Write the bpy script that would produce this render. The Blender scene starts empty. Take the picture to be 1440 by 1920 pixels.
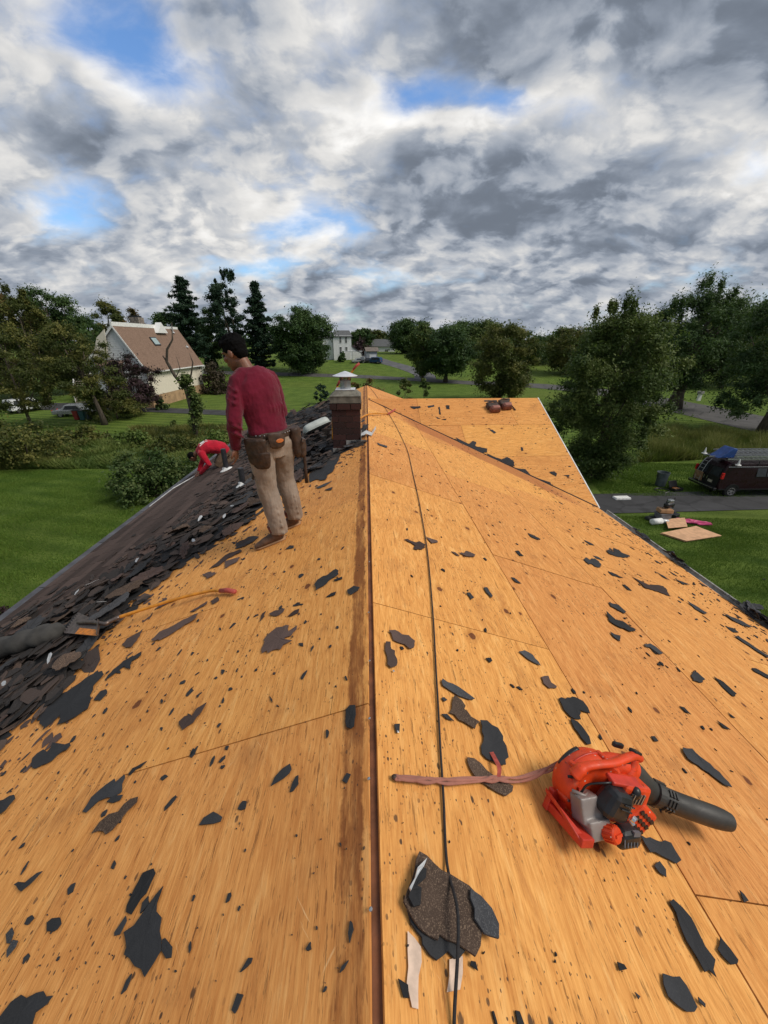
import bpy, math, random
import numpy as np
from mathutils import Vector, Matrix
from math import sin, cos, tan, pi, radians, atan, atan2, sqrt

random.seed(7); RNG = np.random.default_rng(7)
SC = bpy.context.scene; COL = SC.collection

# ------------------------------------------------------------------ camera, sky, sun, exposure
TH, PS, CAMZ = radians(24), radians(2.47), 8.7
cam_d = bpy.data.cameras.new('camera'); cam = bpy.data.objects.new('camera', cam_d); COL.objects.link(cam)
cam.location = (0, 0, CAMZ); cam.rotation_euler = (pi/2 - TH, 0, -PS)
cam_d.sensor_fit = 'HORIZONTAL'; cam_d.sensor_width = 36; cam_d.lens = 18; cam_d.clip_start = .05; cam_d.clip_end = 4000
SC.camera = cam
SC.view_settings.view_transform = 'Standard'; SC.view_settings.look = 'None'
SC.view_settings.gamma = 1; SC.view_settings.use_curve_mapping = False
SC.view_settings.exposure = 0.82
SKYK = .75
SC.render.engine = 'CYCLES'
SC.cycles.max_bounces = 6; SC.cycles.diffuse_bounces = 3; SC.cycles.transparent_max_bounces = 6
SUN_AZ, SUN_EL = radians(108), radians(48)      # azimuth from +Y towards +X
SUN_DIR = Vector((sin(SUN_AZ)*cos(SUN_EL), cos(SUN_AZ)*cos(SUN_EL), sin(SUN_EL)))
sun_d = bpy.data.lights.new('sun', 'SUN'); sun = bpy.data.objects.new('sun', sun_d); COL.objects.link(sun)
sun_d.energy = 1.5; sun_d.angle = radians(24); sun_d.color = (1, .93, .82)
sun.rotation_euler = SUN_DIR.to_track_quat('Z', 'Y').to_euler(); sun.location = (0, 0, 60)

# camera rays: pixels of the 1440 x 1920 photograph -> points on the real surfaces
R_ = Vector((cos(PS), -sin(PS), 0)); H_ = Vector((sin(PS), cos(PS), 0)); Z_ = Vector((0, 0, 1))
F_ = H_*cos(TH) - Z_*sin(TH); U_ = H_*sin(TH) + Z_*cos(TH); EYE = Vector((0, 0, CAMZ))
def ray(x, y): return F_ + R_*((x-720)/720) + U_*((960-y)/720)
def hit(x, y, n, c):
    d = ray(x, y); n = Vector(n); return EYE + d*((c - n.dot(EYE))/n.dot(d))
ZR, S_ = 7.28, .36                              # ridge height, slope of the main roof
XR, XL, Y0, Y1 = 4.68, -4.2, -3.0, 14.2          # eaves and gable ends
YW = 10.7; KV = (YW-6.97)/XR; SW = S_*XR/(YW-6.97)   # cross wing ridge, valley, its slope
def onR(x, y): return hit(x, y, (S_, 0, 1), ZR)
def onL(x, y): return hit(x, y, (-S_, 0, 1), ZR)
def onW(x, y): return hit(x, y, (0, -SW, 1), ZR-SW*YW)
def atY(x, y, Y):
    d = ray(x, y); return EYE + d*(Y/d.y)
def sstep(a, b, t):
    t = min(max((t-a)/(b-a), 0), 1); return t*t*(3-2*t)
def ground(x, y): return 4.6*sstep(84, 150, y - .12*abs(x))
def onG(x, y):
    d = ray(x, y); t = 5.0
    for _ in range(4000):
        p = EYE + d*t
        if p.z <= ground(p.x, p.y): break
        t *= 1.004
    return Vector((p.x, p.y, ground(p.x, p.y)))

# ------------------------------------------------------------------ node helpers
class N:
    def __init__(s, tree): s.t = tree; s.n = tree.nodes; s.l = tree.links
    def new(s, typ, **kw):
        n = s.n.new(typ)
        for k, v in kw.items(): setattr(n, k, v)
        return n
    def put(s, sock, v):
        if hasattr(v, 'is_linked') or hasattr(v, 'links'): s.l.new(v, sock)
        elif isinstance(v, (tuple, list)) and len(v) == 3 and sock.type == 'RGBA': sock.default_value = (*v, 1)
        else: sock.default_value = v
    def m(s, op, a, b=0.0, c=None, clamp=False):
        n = s.new('ShaderNodeMath', operation=op, use_clamp=clamp); s.put(n.inputs[0], a); s.put(n.inputs[1], b)
        if c is not None: s.put(n.inputs[2], c)
        return n.outputs[0]
    def vm(s, op, a, b=(0, 0, 0)):
        n = s.new('ShaderNodeVectorMath', operation=op); s.put(n.inputs[0], a)
        if op == 'SCALE': s.put(n.inputs[3], b)
        else: s.put(n.inputs[1], b)
        return n.outputs[1] if op in ('LENGTH', 'DISTANCE', 'DOT_PRODUCT') else n.outputs[0]
    def noise(s, v, scale, detail=4, rough=.55, dist=0):
        n = s.new('ShaderNodeTexNoise'); s.put(n.inputs['Vector'], v); n.inputs['Scale'].default_value = scale
        n.inputs['Detail'].default_value = detail; n.inputs['Roughness'].default_value = rough; n.inputs['Distortion'].default_value = dist
        return n.outputs['Fac']
    def vor(s, v, scale, feature='F1', rand=1, dim='3D'):
        n = s.new('ShaderNodeTexVoronoi', feature=feature, voronoi_dimensions=dim); s.put(n.inputs['Vector'], v); n.inputs['Scale'].default_value = scale
        n.inputs['Randomness'].default_value = rand; return n
    def step(s, v, a, b, lo=0.0, hi=1.0):
        n = s.new('ShaderNodeMapRange', interpolation_type='SMOOTHSTEP'); s.put(n.inputs[0], v); s.put(n.inputs[1], a); s.put(n.inputs[2], b)
        s.put(n.inputs[3], lo); s.put(n.inputs[4], hi); return n.outputs[0]
    def mix(s, f, a, b, blend='MIX'):
        n = s.new('ShaderNodeMix', data_type='RGBA', blend_type=blend); s.put(n.inputs[0], f); s.put(n.inputs[6], a); s.put(n.inputs[7], b); return n.outputs[2]
    def scale(s, v, xyz): return s.vm('MULTIPLY', v, xyz)
    def bump(s, h, strength=.4, dist=.005):
        n = s.new('ShaderNodeBump'); s.put(n.inputs['Height'], h); n.inputs['Strength'].default_value = strength; n.inputs['Distance'].default_value = dist
        return n.outputs[0]
def mat(name, rough=.6, metal=0.0, col=None):
    m = bpy.data.materials.new(name); m.use_nodes = True; g = N(m.node_tree); b = g.n['Principled BSDF']
    b.inputs['Roughness'].default_value = rough; b.inputs['Metallic'].default_value = metal
    if col: b.inputs['Base Color'].default_value = (*col, 1)
    return m, g, b
def objco(g): return g.new('ShaderNodeTexCoord').outputs['Object']
def worldco(g): return g.new('ShaderNodeNewGeometry').outputs['Position']
def objrand(g): return g.new('ShaderNodeObjectInfo').outputs['Random']
def plain(name, col, rough=.6, metal=0.0, var=.18, nscale=9, bump=.0, spec=None):
    """a plain coloured material with mottling, a little wear in the gloss and an optional fine relief"""
    m, g, b = mat(name, rough, metal); v = objco(g)
    n = g.noise(v, nscale, 5); f = g.step(n, .3, .7)
    dk = tuple(c*(1-var) for c in col); lt = tuple(min(1, c*(1+var)) for c in col)
    g.put(b.inputs['Base Color'], g.mix(f, dk, lt))
    g.put(b.inputs['Roughness'], g.step(g.noise(v, nscale*2.3, 3), .2, .8, max(rough-.12, .03), min(rough+.12, 1)))
    if bump: g.put(b.inputs['Normal'], g.bump(g.noise(v, nscale*12, 4), bump, .004))
    if spec is not None: b.inputs['Specular IOR Level'].default_value = spec
    return m

# ------------------------------------------------------------------ world: Nishita sky behind a procedural cloud deck
W = bpy.data.worlds.new('World'); SC.world = W; W.use_nodes = True
g = N(W.node_tree); bg = g.n['Background']; bg.inputs['Strength'].default_value = .1
sky = g.new('ShaderNodeTexSky', sky_type='NISHITA'); sky.sun_disc = False; sky.sun_elevation = SUN_EL; sky.sun_rotation = SUN_AZ
sky.air_density = 1.2; sky.dust_density = .6; sky.ozone_density = 2.0
d = g.new('ShaderNodeTexCoord').outputs['Generated']
sx = g.new('ShaderNodeSeparateXYZ'); g.put(sx.inputs[0], d)
dz = g.m('MAXIMUM', sx.outputs[2], 0.0)
DZ0 = .42
inv = g.m('DIVIDE', 1.0, g.m('ADD', dz, DZ0))
cx = g.new('ShaderNodeCombineXYZ'); g.put(cx.inputs[0], g.m('MULTIPLY', sx.outputs[0], inv)); g.put(cx.inputs[1], g.m('MULTIPLY', sx.outputs[1], g.m('MULTIPLY', inv, 1.25)))
P = cx.outputs[0]
def skyp(x, y):
    v = ray(x, y).normalized(); k = 1/(max(v.z, 0)+DZ0); return (v.x*k, v.y*k*1.25, 0)
warp = g.new('ShaderNodeTexNoise'); g.put(warp.inputs['Vector'], P); warp.inputs['Scale'].default_value = 3.0; warp.inputs['Detail'].default_value = 3
P2 = g.vm('ADD', P, g.vm('SCALE', g.vm('SUBTRACT', warp.outputs['Color'], (.5, .5, .5)), .16))
def blob(x, y, r, sxy=(1, 1)):
    c = skyp(x, y); q = g.scale(g.vm('SUBTRACT', P2, c), (1/(.55*r*sxy[0]), 1/(.55*r*sxy[1]), 1))
    return g.m('POWER', 2.718, g.m('MULTIPLY', g.m('POWER', g.vm('LENGTH', q), 2.0), -1.0))
SUNP = (.07, .035, 0)
def field(p): return g.m('ADD', g.m('MULTIPLY', g.noise(p, 1.9, 1.5, .45), .72), g.m('MULTIPLY', g.noise(p, 4.6, 3, .5), .28))
Q = g.vm('ADD', P2, (4.3, 1.7, .4)); D0 = field(Q); D1 = field(g.vm('ADD', Q, SUNP))
relief = g.m('SUBTRACT', D0, D1)
PB_ = g.vm('ADD', P2, (9, 2, 0)); puff = g.noise(PB_, 5.4, 6, .53); puff1 = g.noise(g.vm('ADD', PB_, (.04, .022, 0)), 5.4, 6, .53)
wisp = g.noise(g.vm('ADD', P2, (1, 7, 0)), 9, 6, .55)
holes = 0.0
for x, y, r, s2, k in ((280, 120, .19, (.8, 1.2), .32), (190, 45, .16, (1, 1), .24), (800, 180, .22, (1.4, .6), .40), (955, 200, .12, (1, 1), .26), (140, 395, .30, (1.3, .8), .38), (560, 425, .22, (1.4, .7), .34), (500, 492, .26, (1.3, .8), .34), (720, 512, .26, (1.3, .8), .34)):
    holes = g.m('ADD', holes, g.m('MULTIPLY', blob(x, y, r, s2), k))
thick = g.m('ADD', .56, g.m('SUBTRACT', g.m('ADD', g.m('MULTIPLY', g.m('SUBTRACT', D0, .5), .9), g.m('ADD', g.m('MULTIPLY', g.m('SUBTRACT', puff, .5), .55), g.m('MULTIPLY', g.m('SUBTRACT', wisp, .5), .48))), holes))
cover = g.step(thick, .06, .50)
lum = .30
for x, y, r, s2, k in ((1000, 70, .40, (1.6, .9), -.11), (1380, 140, .4, (1, 1), -.08), (1080, 420, .5, (1.8, .8), -.07), (820, 330, .42, (1.5, .6), -.03), (120, 260, .36, (1, .8), -.10), (380, 60, .30, (1, .8), -.06), (330, 300, .3, (1.2, .6), -.07), (700, 400, .4, (1.6, .6), -.06),
                    (1415, 335, .30, (.9, .9), .42), (1140, 215, .30, (1.1, .6), .30), (660, 110, .30, (.8, 1.3), .22), (800, 225, .26, (1.6, .5), .28), (290, 190, .2, (1, .8), .26), (60, 310, .4, (1, 1), .14), (450, 400, .45, (1.6, .8), .16), (650, 250, .22, (1, .8), .20), (60, 60, .24, (1, 1), .14), (430, 470, .6, (2, .7), .12), (940, 470, .3, (2, .6), .10)):
    lum = g.m('ADD', lum, g.m('MULTIPLY', blob(x, y, r, s2), k))
lum = g.m('ADD', lum, g.m('MULTIPLY', relief, 1.3))
lum = g.m('ADD', lum, g.m('MULTIPLY', g.m('SUBTRACT', puff, puff1), .72))
lum = g.m('ADD', lum, g.m('MULTIPLY', g.m('SUBTRACT', D0, .5), -.40))
lum = g.m('ADD', lum, g.m('MULTIPLY', g.m('SUBTRACT', wisp, .5), .12))
lump = g.m('ADD', puff, g.m('MULTIPLY', g.m('SUBTRACT', wisp, .5), .35)); lum = g.m('ADD', lum, g.m('MULTIPLY', g.m('SUBTRACT', g.step(lump, .45, .56), .5), .11))
rag = g.noise(g.vm('ADD', P2, (3, 5, 0)), 10.5, 5, .5); lum = g.m('ADD', lum, g.m('MULTIPLY', g.m('MULTIPLY', g.m('SUBTRACT', g.step(rag, .44, .58), .5), .09), g.step(sx.outputs[2], .34, .10)))
lum = g.m('ADD', lum, g.m('MULTIPLY', g.step(thick, .60, .22), .16))          # thin edges glow
hz = g.step(sx.outputs[2], .14, .0)
lum = g.m('ADD', g.m('MULTIPLY', lum, g.m('SUBTRACT', 1.0, g.m('MULTIPLY', hz, .45))), g.m('MULTIPLY', hz, .19))
lum = g.m('SMOOTH_MAX', g.m('MINIMUM', lum, .85), .16, .14)
tint = g.mix(g.step(lum, .14, .62), (.79, .925, 1.15), (1.0, .985, .96))
ccol = g.vm('SCALE', g.vm('SCALE', tint, lum), SKYK*10.0)
blue = g.vm('MULTIPLY', sky.outputs[0], (.62, .80, 1.02))
allc = g.mix(cover, blue, ccol)
allc = g.mix(g.step(sx.outputs[2], -.02, -.12), allc, (.5, .55, .4))
g.put(bg.inputs['Color'], allc)

# ------------------------------------------------------------------ mesh helpers
class MB:
    """collects faces; build() links them as ONE mesh object"""
    def __init__(s): s.v = []; s.f = []
    def add(s, vs, fs):
        o = len(s.v); s.v += [tuple(v) for v in vs]; s.f += [tuple(i+o for i in f) for f in fs]; return s
    def box(s, c, d, rot=None, taper=1.0):
        h = [x/2 for x in d]; vs = []
        for z in (-1, 1):
            k = taper if z > 0 else 1
            for x, y in ((-1, -1), (1, -1), (1, 1), (-1, 1)): vs.append(Vector((x*h[0]*k, y*h[1]*k, z*h[2])))
        if rot is not None: vs = [rot @ v for v in vs]
        vs = [v + Vector(c) for v in vs]
        return s.add(vs, [(3, 2, 1, 0), (4, 5, 6, 7), (0, 1, 5, 4), (1, 2, 6, 5), (2, 3, 7, 6), (3, 0, 4, 7)])
    def prism(s, poly, axis_vec, cap=True):
        n = len(poly); a = [Vector(p) for p in poly]; b = [p + Vector(axis_vec) for p in a]
        fs = [(i, (i+1) % n, n+(i+1) % n, n+i) for i in range(n)]
        if cap: fs += [tuple(range(n))[::-1], tuple(range(n, 2*n))]
        return s.add(a+b, fs)
    def tube(s, pts, r, n=8, cap=True, flat=None):
        pts = [Vector(p) for p in pts]; k = len(pts); rr = r if isinstance(r, (list, tuple)) else [r]*k
        T = [(pts[min(i+1, k-1)] - pts[max(i-1, 0)]).normalized() for i in range(k)]
        up = Vector((0, 0, 1)) if abs(T[0].z) < .9 else Vector((1, 0, 0))
        A = T[0].cross(up).normalized(); vs = []
        for i in range(k):
            A = (A - T[i]*A.dot(T[i])).normalized(); B = T[i].cross(A)
            for j in range(n):
                t = 2*pi*j/n; w = rr[i]; vs.append(pts[i] + A*cos(t)*w + B*sin(t)*w*(flat or 1))
        fs = [(i*n+j, i*n+(j+1) % n, (i+1)*n+(j+1) % n, (i+1)*n+j) for i in range(k-1) for j in range(n)]
        if cap: fs += [tuple(range(n))[::-1], tuple(range((k-1)*n, k*n))]
        return s.add(vs, fs)
    def loft(s, rings, side, n=16):
        """closed body through rings (centre, half width along SIDE, half depth); SIDE is a fixed vector"""
        k = len(rings); pts = [Vector(r[0]) for r in rings]; side = Vector(side); vs = []
        for i in range(k):
            T = (pts[min(i+1, k-1)] - pts[max(i-1, 0)]).normalized(); A = (side - T*side.dot(T)).normalized(); B = T.cross(A)
            for j in range(n):
                t = 2*pi*j/n; vs.append(pts[i] + A*cos(t)*rings[i][1] + B*sin(t)*rings[i][2])
        fs = [(i*n+j, i*n+(j+1) % n, (i+1)*n+(j+1) % n, (i+1)*n+j) for i in range(k-1) for j in range(n)]
        fs += [tuple(range(n))[::-1], tuple(range((k-1)*n, k*n))]
        return s.add(vs, fs)
    def ball(s, c, r, n=12, m=8, rot=None):
        r = r if isinstance(r, (tuple, list)) else (r, r, r); vs = []; c = Vector(c)
        for i in range(1, m):
            a = pi*i/m
            for j in range(n):
                v = Vector((r[0]*sin(a)*cos(2*pi*j/n), r[1]*sin(a)*sin(2*pi*j/n), r[2]*cos(a))); vs.append(c + (rot @ v if rot is not None else v))
        t = Vector((0, 0, r[2])); t = rot @ t if rot is not None else t
        vs += [c+t, c-t]; fs = []
        for i in range(m-2):
            for j in range(n): fs.append((i*n+j, (i+1)*n+j, (i+1)*n+(j+1) % n, i*n+(j+1) % n))
        T = (m-1)*n
        for j in range(n): fs.append((T, j, (j+1) % n)); fs.append((T+1, (m-2)*n+(j+1) % n, (m-2)*n+j))
        return s.add(vs, fs)
    def lathe(s, prof, n=24, M=None):
        """profile of (radius, z) turned round Z, then moved by matrix M"""
        k = len(prof); vs = [Vector((r*cos(2*pi*j/n), r*sin(2*pi*j/n), z)) for r, z in prof for j in range(n)]
        if M is not None: vs = [M @ v for v in vs]
        fs = [(i*n+j, i*n+(j+1) % n, (i+1)*n+(j+1) % n, (i+1)*n+j) for i in range(k-1) for j in range(n)]
        fs += [tuple(range(n))[::-1], tuple(range((k-1)*n, k*n))]
        return s.add(vs, fs)
    def build(s, name, m, parent=None, smooth=False, loc=None, rot=None, bevel=0):
        me = bpy.data.meshes.new(name); me.from_pydata([tuple(v) for v in s.v], [], s.f); me.update()
        return link(name, me, m, parent, smooth, loc, rot, bevel)
def link(name, me, m, parent=None, smooth=False, loc=None, rot=None, bevel=0):
    if m is not None and not me.materials: me.materials.append(m)
    if smooth: me.polygons.foreach_set('use_smooth', [True]*len(me.polygons))
    o = bpy.data.objects.new(name, me); COL.objects.link(o)
    if parent is not None: o.parent = parent
    if loc is not None: o.location = loc
    if rot is not None: o.rotation_euler = rot
    if bevel:
        b = o.modifiers.new('bevel', 'BEVEL'); b.width = bevel; b.segments = 2; b.limit_method = 'ANGLE'; b.angle_limit = radians(35)
    return o
def empty(name, loc=(0, 0, 0), rot=(0, 0, 0)):
    o = bpy.data.objects.new(name, None); COL.objects.link(o); o.location = loc; o.rotation_euler = rot; o.empty_display_size = .1; return o
def tag(o, label, cat, group=None, kind=None):
    o['label'] = label; o['category'] = cat
    if group: o['group'] = group
    if kind: o['kind'] = kind
    return o
def setkind(o, kind): o['kind'] = kind; return o
def remesh(o, vox, smooth=2, wrinkle=0, wsize=.12):
    m = o.modifiers.new('remesh', 'REMESH'); m.mode = 'VOXEL'; m.voxel_size = vox; m.use_smooth_shade = True
    if smooth:
        s = o.modifiers.new('smooth', 'SMOOTH'); s.iterations = smooth; s.factor = .5
    if wrinkle:
        t = bpy.data.textures.new('fold', 'CLOUDS'); t.noise_scale = wsize; t.noise_depth = 2
        dm = o.modifiers.new('folds', 'DISPLACE'); dm.texture = t; dm.strength = wrinkle; dm.mid_level = .5; dm.texture_coords = 'LOCAL'
    return o
def fast_mesh(name, verts, quads, tone=None):
    verts = np.asarray(verts, dtype=np.float32); quads = np.asarray(quads, dtype=np.int32); n, k = quads.shape
    me = bpy.data.meshes.new(name); me.vertices.add(len(verts)); me.vertices.foreach_set('co', verts.ravel())
    me.loops.add(n*k); me.loops.foreach_set('vertex_index', quads.ravel())
    me.polygons.add(n); me.polygons.foreach_set('loop_start', np.arange(0, n*k, k, dtype=np.int32)); me.polygons.foreach_set('loop_total', np.full(n, k, dtype=np.int32))
    if tone is not None:
        a = me.attributes.new('tone', 'FLOAT', 'POINT'); a.data.foreach_set('value', np.asarray(tone, dtype=np.float32))
    me.update(calc_edges=True); return me
def copy_tree(o, parent=None):
    c = o.copy(); COL.objects.link(c)
    if parent is not None: c.parent = parent
    for ch in list(o.children): copy_tree(ch, c)
    return c

# ------------------------------------------------------------------ materials
def wood_deck():
    m, g, b = mat('weathered_plywood', .72)
    rnd = objrand(g); off = g.new('ShaderNodeCombineXYZ'); g.put(off.inputs[0], g.m('MULTIPLY', rnd, 37.0)); g.put(off.inputs[1], g.m('MULTIPLY', rnd, 91.0)); g.put(off.inputs[2], 0.0)
    v = g.vm('ADD', objco(g), off.outputs[0]); w = worldco(g)
    bend = g.m('MULTIPLY', g.noise(g.scale(v, (1.3, 2.2, 1)), 1.0, 2), .55)
    sv = g.new('ShaderNodeSeparateXYZ'); g.put(sv.inputs[0], v)
    yy = g.m('ADD', sv.outputs[1], bend)
    rings = g.m('SINE', g.m('ADD', g.m('MULTIPLY', yy, 95.0), g.m('MULTIPLY', g.noise(v, 1.7, 3), 9.0)))
    rings2 = g.m('SINE', g.m('ADD', g.m('MULTIPLY', yy, 231.0), g.m('MULTIPLY', g.noise(v, 3, 3), 6.0)))
    streak = g.noise(g.scale(v, (3.4, 21, 1)), 1.0, 6, .68, .9)
    fibre = g.noise(g.scale(v, (9, 150, 1)), 1.0, 4, .62)
    crack = g.noise(g.scale(v, (5.5, 62, 1)), 1.0, 5, .68)
    fuzz = g.noise(g.scale(v, (28, 80, 1)), 1.0, 3, .6)
    big = g.noise(w, .8, 4, .6); mid = g.noise(w, 3.2, 5, .62)
    t = g.m('ADD', g.m('ADD', g.m('MULTIPLY', streak, .62), .14), g.m('ADD', g.m('MULTIPLY', rings, .04), g.m('ADD', g.m('MULTIPLY', rings2, .035), g.m('MULTIPLY', g.m('SUBTRACT', fibre, .5), .75))))
    c = g.mix(g.step(t, .16, .76), (.59, .228, .056), (.88, .424, .128))
    c = g.mix(g.m('MULTIPLY', g.step(streak, .54, .74), .5), c, (.88, .53, .21))
    c = g.mix(g.m('MULTIPLY', g.step(fuzz, .6, .8), .30), c, (.82, .50, .19))
    hue = g.new('ShaderNodeHueSaturation'); g.put(hue.inputs['Color'], c); g.put(hue.inputs['Value'], g.m('ADD', .88, g.m('MULTIPLY', rnd, .20))); g.put(hue.inputs['Hue'], g.m('ADD', .495, g.m('MULTIPLY', rnd, .012))); hue.inputs['Saturation'].default_value = 1.0
    c = hue.outputs[0]
    c = g.mix(g.m('MULTIPLY', g.step(big, .48, .74), .30), c, (.40, .155, .045))            # old damp stains
    c = g.mix(g.m('MULTIPLY', g.step(mid, .57, .78), .38), c, (.30, .12, .04))
    c = g.mix(g.m('MULTIPLY', g.step(crack, .60, .67), .62), c, (.14, .05, .016))            # surface checks along the grain
    dash = g.noise(g.scale(v, (16, 120, 1)), 1.0, 3, .6)
    c = g.mix(g.m('MULTIPLY', g.m('MULTIPLY', g.step(dash, .60, .66), g.step(mid, .36, .56)), .60), c, (.15, .055, .018))
    stn = g.noise(g.scale(v, (3.0, 4.4, 1)), 1.0, 6, .70, .8)
    c = g.mix(g.m('MULTIPLY', g.step(stn, .55, .72), .42), c, (.36, .135, .04))
    rot = g.new('ShaderNodeVectorRotate', rotation_type='Z_AXIS'); g.put(rot.inputs['Vector'], w); rot.inputs['Angle'].default_value = .9
    scr = g.noise(g.scale(rot.outputs[0], (7, 120, 1)), 1.0, 2, .6); rot2 = g.new('ShaderNodeVectorRotate', rotation_type='Z_AXIS'); g.put(rot2.inputs['Vector'], w); rot2.inputs['Angle'].default_value = 2.2
    scr2 = g.noise(g.scale(rot2.outputs[0], (9, 110, 1)), 1.0, 2, .6)
    c = g.mix(g.m('MULTIPLY', g.m('MULTIPLY', g.step(g.m('MAXIMUM', scr, scr2), .70, .76), g.step(mid, .45, .62)), .42), c, (.93, .66, .34))
    # wear along the ridge board line and near the valley
    sw = g.new('ShaderNodeSeparateXYZ'); g.put(sw.inputs[0], w)
    ax = g.m('ADD', sw.outputs[0], g.m('MULTIPLY', g.m('SUBTRACT', g.noise(w, 6, 5, .7), .5), .06))
    band = g.m('MULTIPLY', g.step(ax, -.118, -.10), g.step(ax, -.030, -.042))
    c = g.mix(g.m('MULTIPLY', band, g.step(g.noise(g.scale(w, (16, 3.2, 1)), 1.0, 5, .7), .30, .58, .22, .85)), c, (.185, .055, .016))
    dv = g.m('SUBTRACT', g.m('SUBTRACT', YW, g.m('MULTIPLY', sw.outputs[0], KV)), sw.outputs[1])
    dvn = g.m('ADD', dv, g.m('MULTIPLY', g.m('SUBTRACT', g.noise(w, 1.6, 3), .5), .5))
    vz = g.m('MULTIPLY', g.m('MULTIPLY', g.step(dvn, 1.15, .95), g.step(dv, -.02, .06)), g.m('MULTIPLY', g.step(sw.outputs[0], .6, 1.2), g.step(sw.outputs[0], 4.4, 3.6)))
    c = g.mix(g.m('MULTIPLY', vz, .72), c, (.36, .12, .045))
    # knots
    kv = g.vor(g.scale(v, (2.9, 3.9, 1)), 1.0, dim='2D'); kc = g.new('ShaderNodeSeparateColor'); g.put(kc.inputs[0], kv.outputs['Color'])
    kd = g.m('ADD', kv.outputs['Distance'], g.m('MULTIPLY', g.m('SUBTRACT', g.noise(v, 34, 3, .6), .5), .10))
    has = g.m('GREATER_THAN', kc.outputs[0], .82); ksz = g.m('ADD', .035, g.m('MULTIPLY', kc.outputs[1], .065))
    core = g.m('MULTIPLY', has, g.step(kd, ksz, g.m('MULTIPLY', ksz, .8)))
    halo = g.m('MULTIPLY', has, g.step(kd, g.m('MULTIPLY', ksz, 2.6), g.m('MULTIPLY', ksz, .9)))
    c = g.mix(g.m('MULTIPLY', halo, .35), c, (.33, .12, .03)); c = g.mix(g.m('MULTIPLY', core, .9), c, g.mix(g.step(g.m('SINE', g.m('MULTIPLY', kd, 420.0)), -.5, .6), (.075, .022, .012), (.20, .065, .026)))
    # tar specks and nail holes
    dirt = 0.0
    for sc, hasT, rad, cl in ((13, .90, .10, .42), (30, .86, .13, .44), (62, .82, .16, .46)):
        sp = g.vor(g.scale(v, (.75, 1.25, 1)), sc, dim='2D'); cc = g.new('ShaderNodeSeparateColor'); g.put(cc.inputs[0], sp.outputs['Color'])
        pres = g.m('MULTIPLY', g.m('GREATER_THAN', cc.outputs[0], hasT), g.step(g.noise(w, 2.1, 4, .65), cl, cl+.16))
        rr = g.m('MULTIPLY', rad, g.m('ADD', .5, cc.outputs[1]))
        dirt = g.m('MAXIMUM', dirt, g.m('MULTIPLY', pres, g.step(g.m('ADD', sp.outputs['Distance'], g.m('MULTIPLY', g.m('SUBTRACT', fibre, .5), .25)), g.m('MULTIPLY', rr, 1.15), g.m('MULTIPLY', rr, .75))))
    c = g.mix(g.m('MULTIPLY', dirt, .88), c, (.035, .026, .022))
    # pale scuffs
    sc = g.noise(g.scale(w, (9, 60, 1)), 1.0, 3, .7)
    g.put(b.inputs['Base Color'], c)
    hgt = g.m('SUBTRACT', g.m('ADD', g.m('MULTIPLY', streak, .7), g.m('ADD', g.m('MULTIPLY', fibre, .5), g.m('MULTIPLY', fuzz, .3))), g.m('ADD', g.m('MULTIPLY', g.step(crack, .58, .66), .9), g.m('MULTIPLY', core, .8)))
    g.put(b.inputs['Normal'], g.bump(hgt, .55, .004)); b.inputs['Specular IOR Level'].default_value = .2
    return m
M_DECK = wood_deck()
def shingle_mat(name, base, fleck, rough=.95, amt=.5, dust=None):
    m, g, b = mat(name, rough); v = objco(g); rnd = objrand(g)
    gr = g.noise(v, 260, 2, .7); n = g.noise(v, 7, 5)
    c = g.mix(g.m('MULTIPLY', g.step(gr, .5, .68), amt), base, fleck)
    c = g.mix(g.m('MULTIPLY', g.step(n, .42, .75), .4), c, dust or tuple(x*1.7 for x in base))
    hs = g.new('ShaderNodeHueSaturation'); g.put(hs.inputs['Color'], c); g.put(hs.inputs['Value'], g.m('ADD', .62, g.m('MULTIPLY', rnd, .85)))
    g.put(b.inputs['Base Color'], hs.outputs[0]); g.put(b.inputs['Normal'], g.bump(gr, .5, .003)); b.inputs['Specular IOR Level'].default_value = .25
    return m
M_FELT = shingle_mat('asphalt_underside', (.030, .031, .034), (.052, .052, .055), .9, .4)
M_GRAN = shingle_mat('brown_granules', (.060, .040, .030), (.24, .17, .12), .95, .75)
M_GREY = shingle_mat('grey_granules', (.042, .043, .047), (.12, .12, .125), .95, .6)
M_DUST = shingle_mat('dusty_brown_shingle', (.072, .048, .042), (.13, .09, .075), .95, .5)
M_OLDROOF = shingle_mat('worn_brown_shingle', (.060, .041, .035), (.11, .078, .066), .95, .5, (.078, .056, .049))
M_PALE = plain('pale_metal_scrap', (.52, .53, .54), .45, .3)
M_WHITE = plain('white_paint', (.78, .78, .76), .5)
M_BLACK = plain('black_plastic', (.014, .014, .016), .38, 0, .3, 20)
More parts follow.
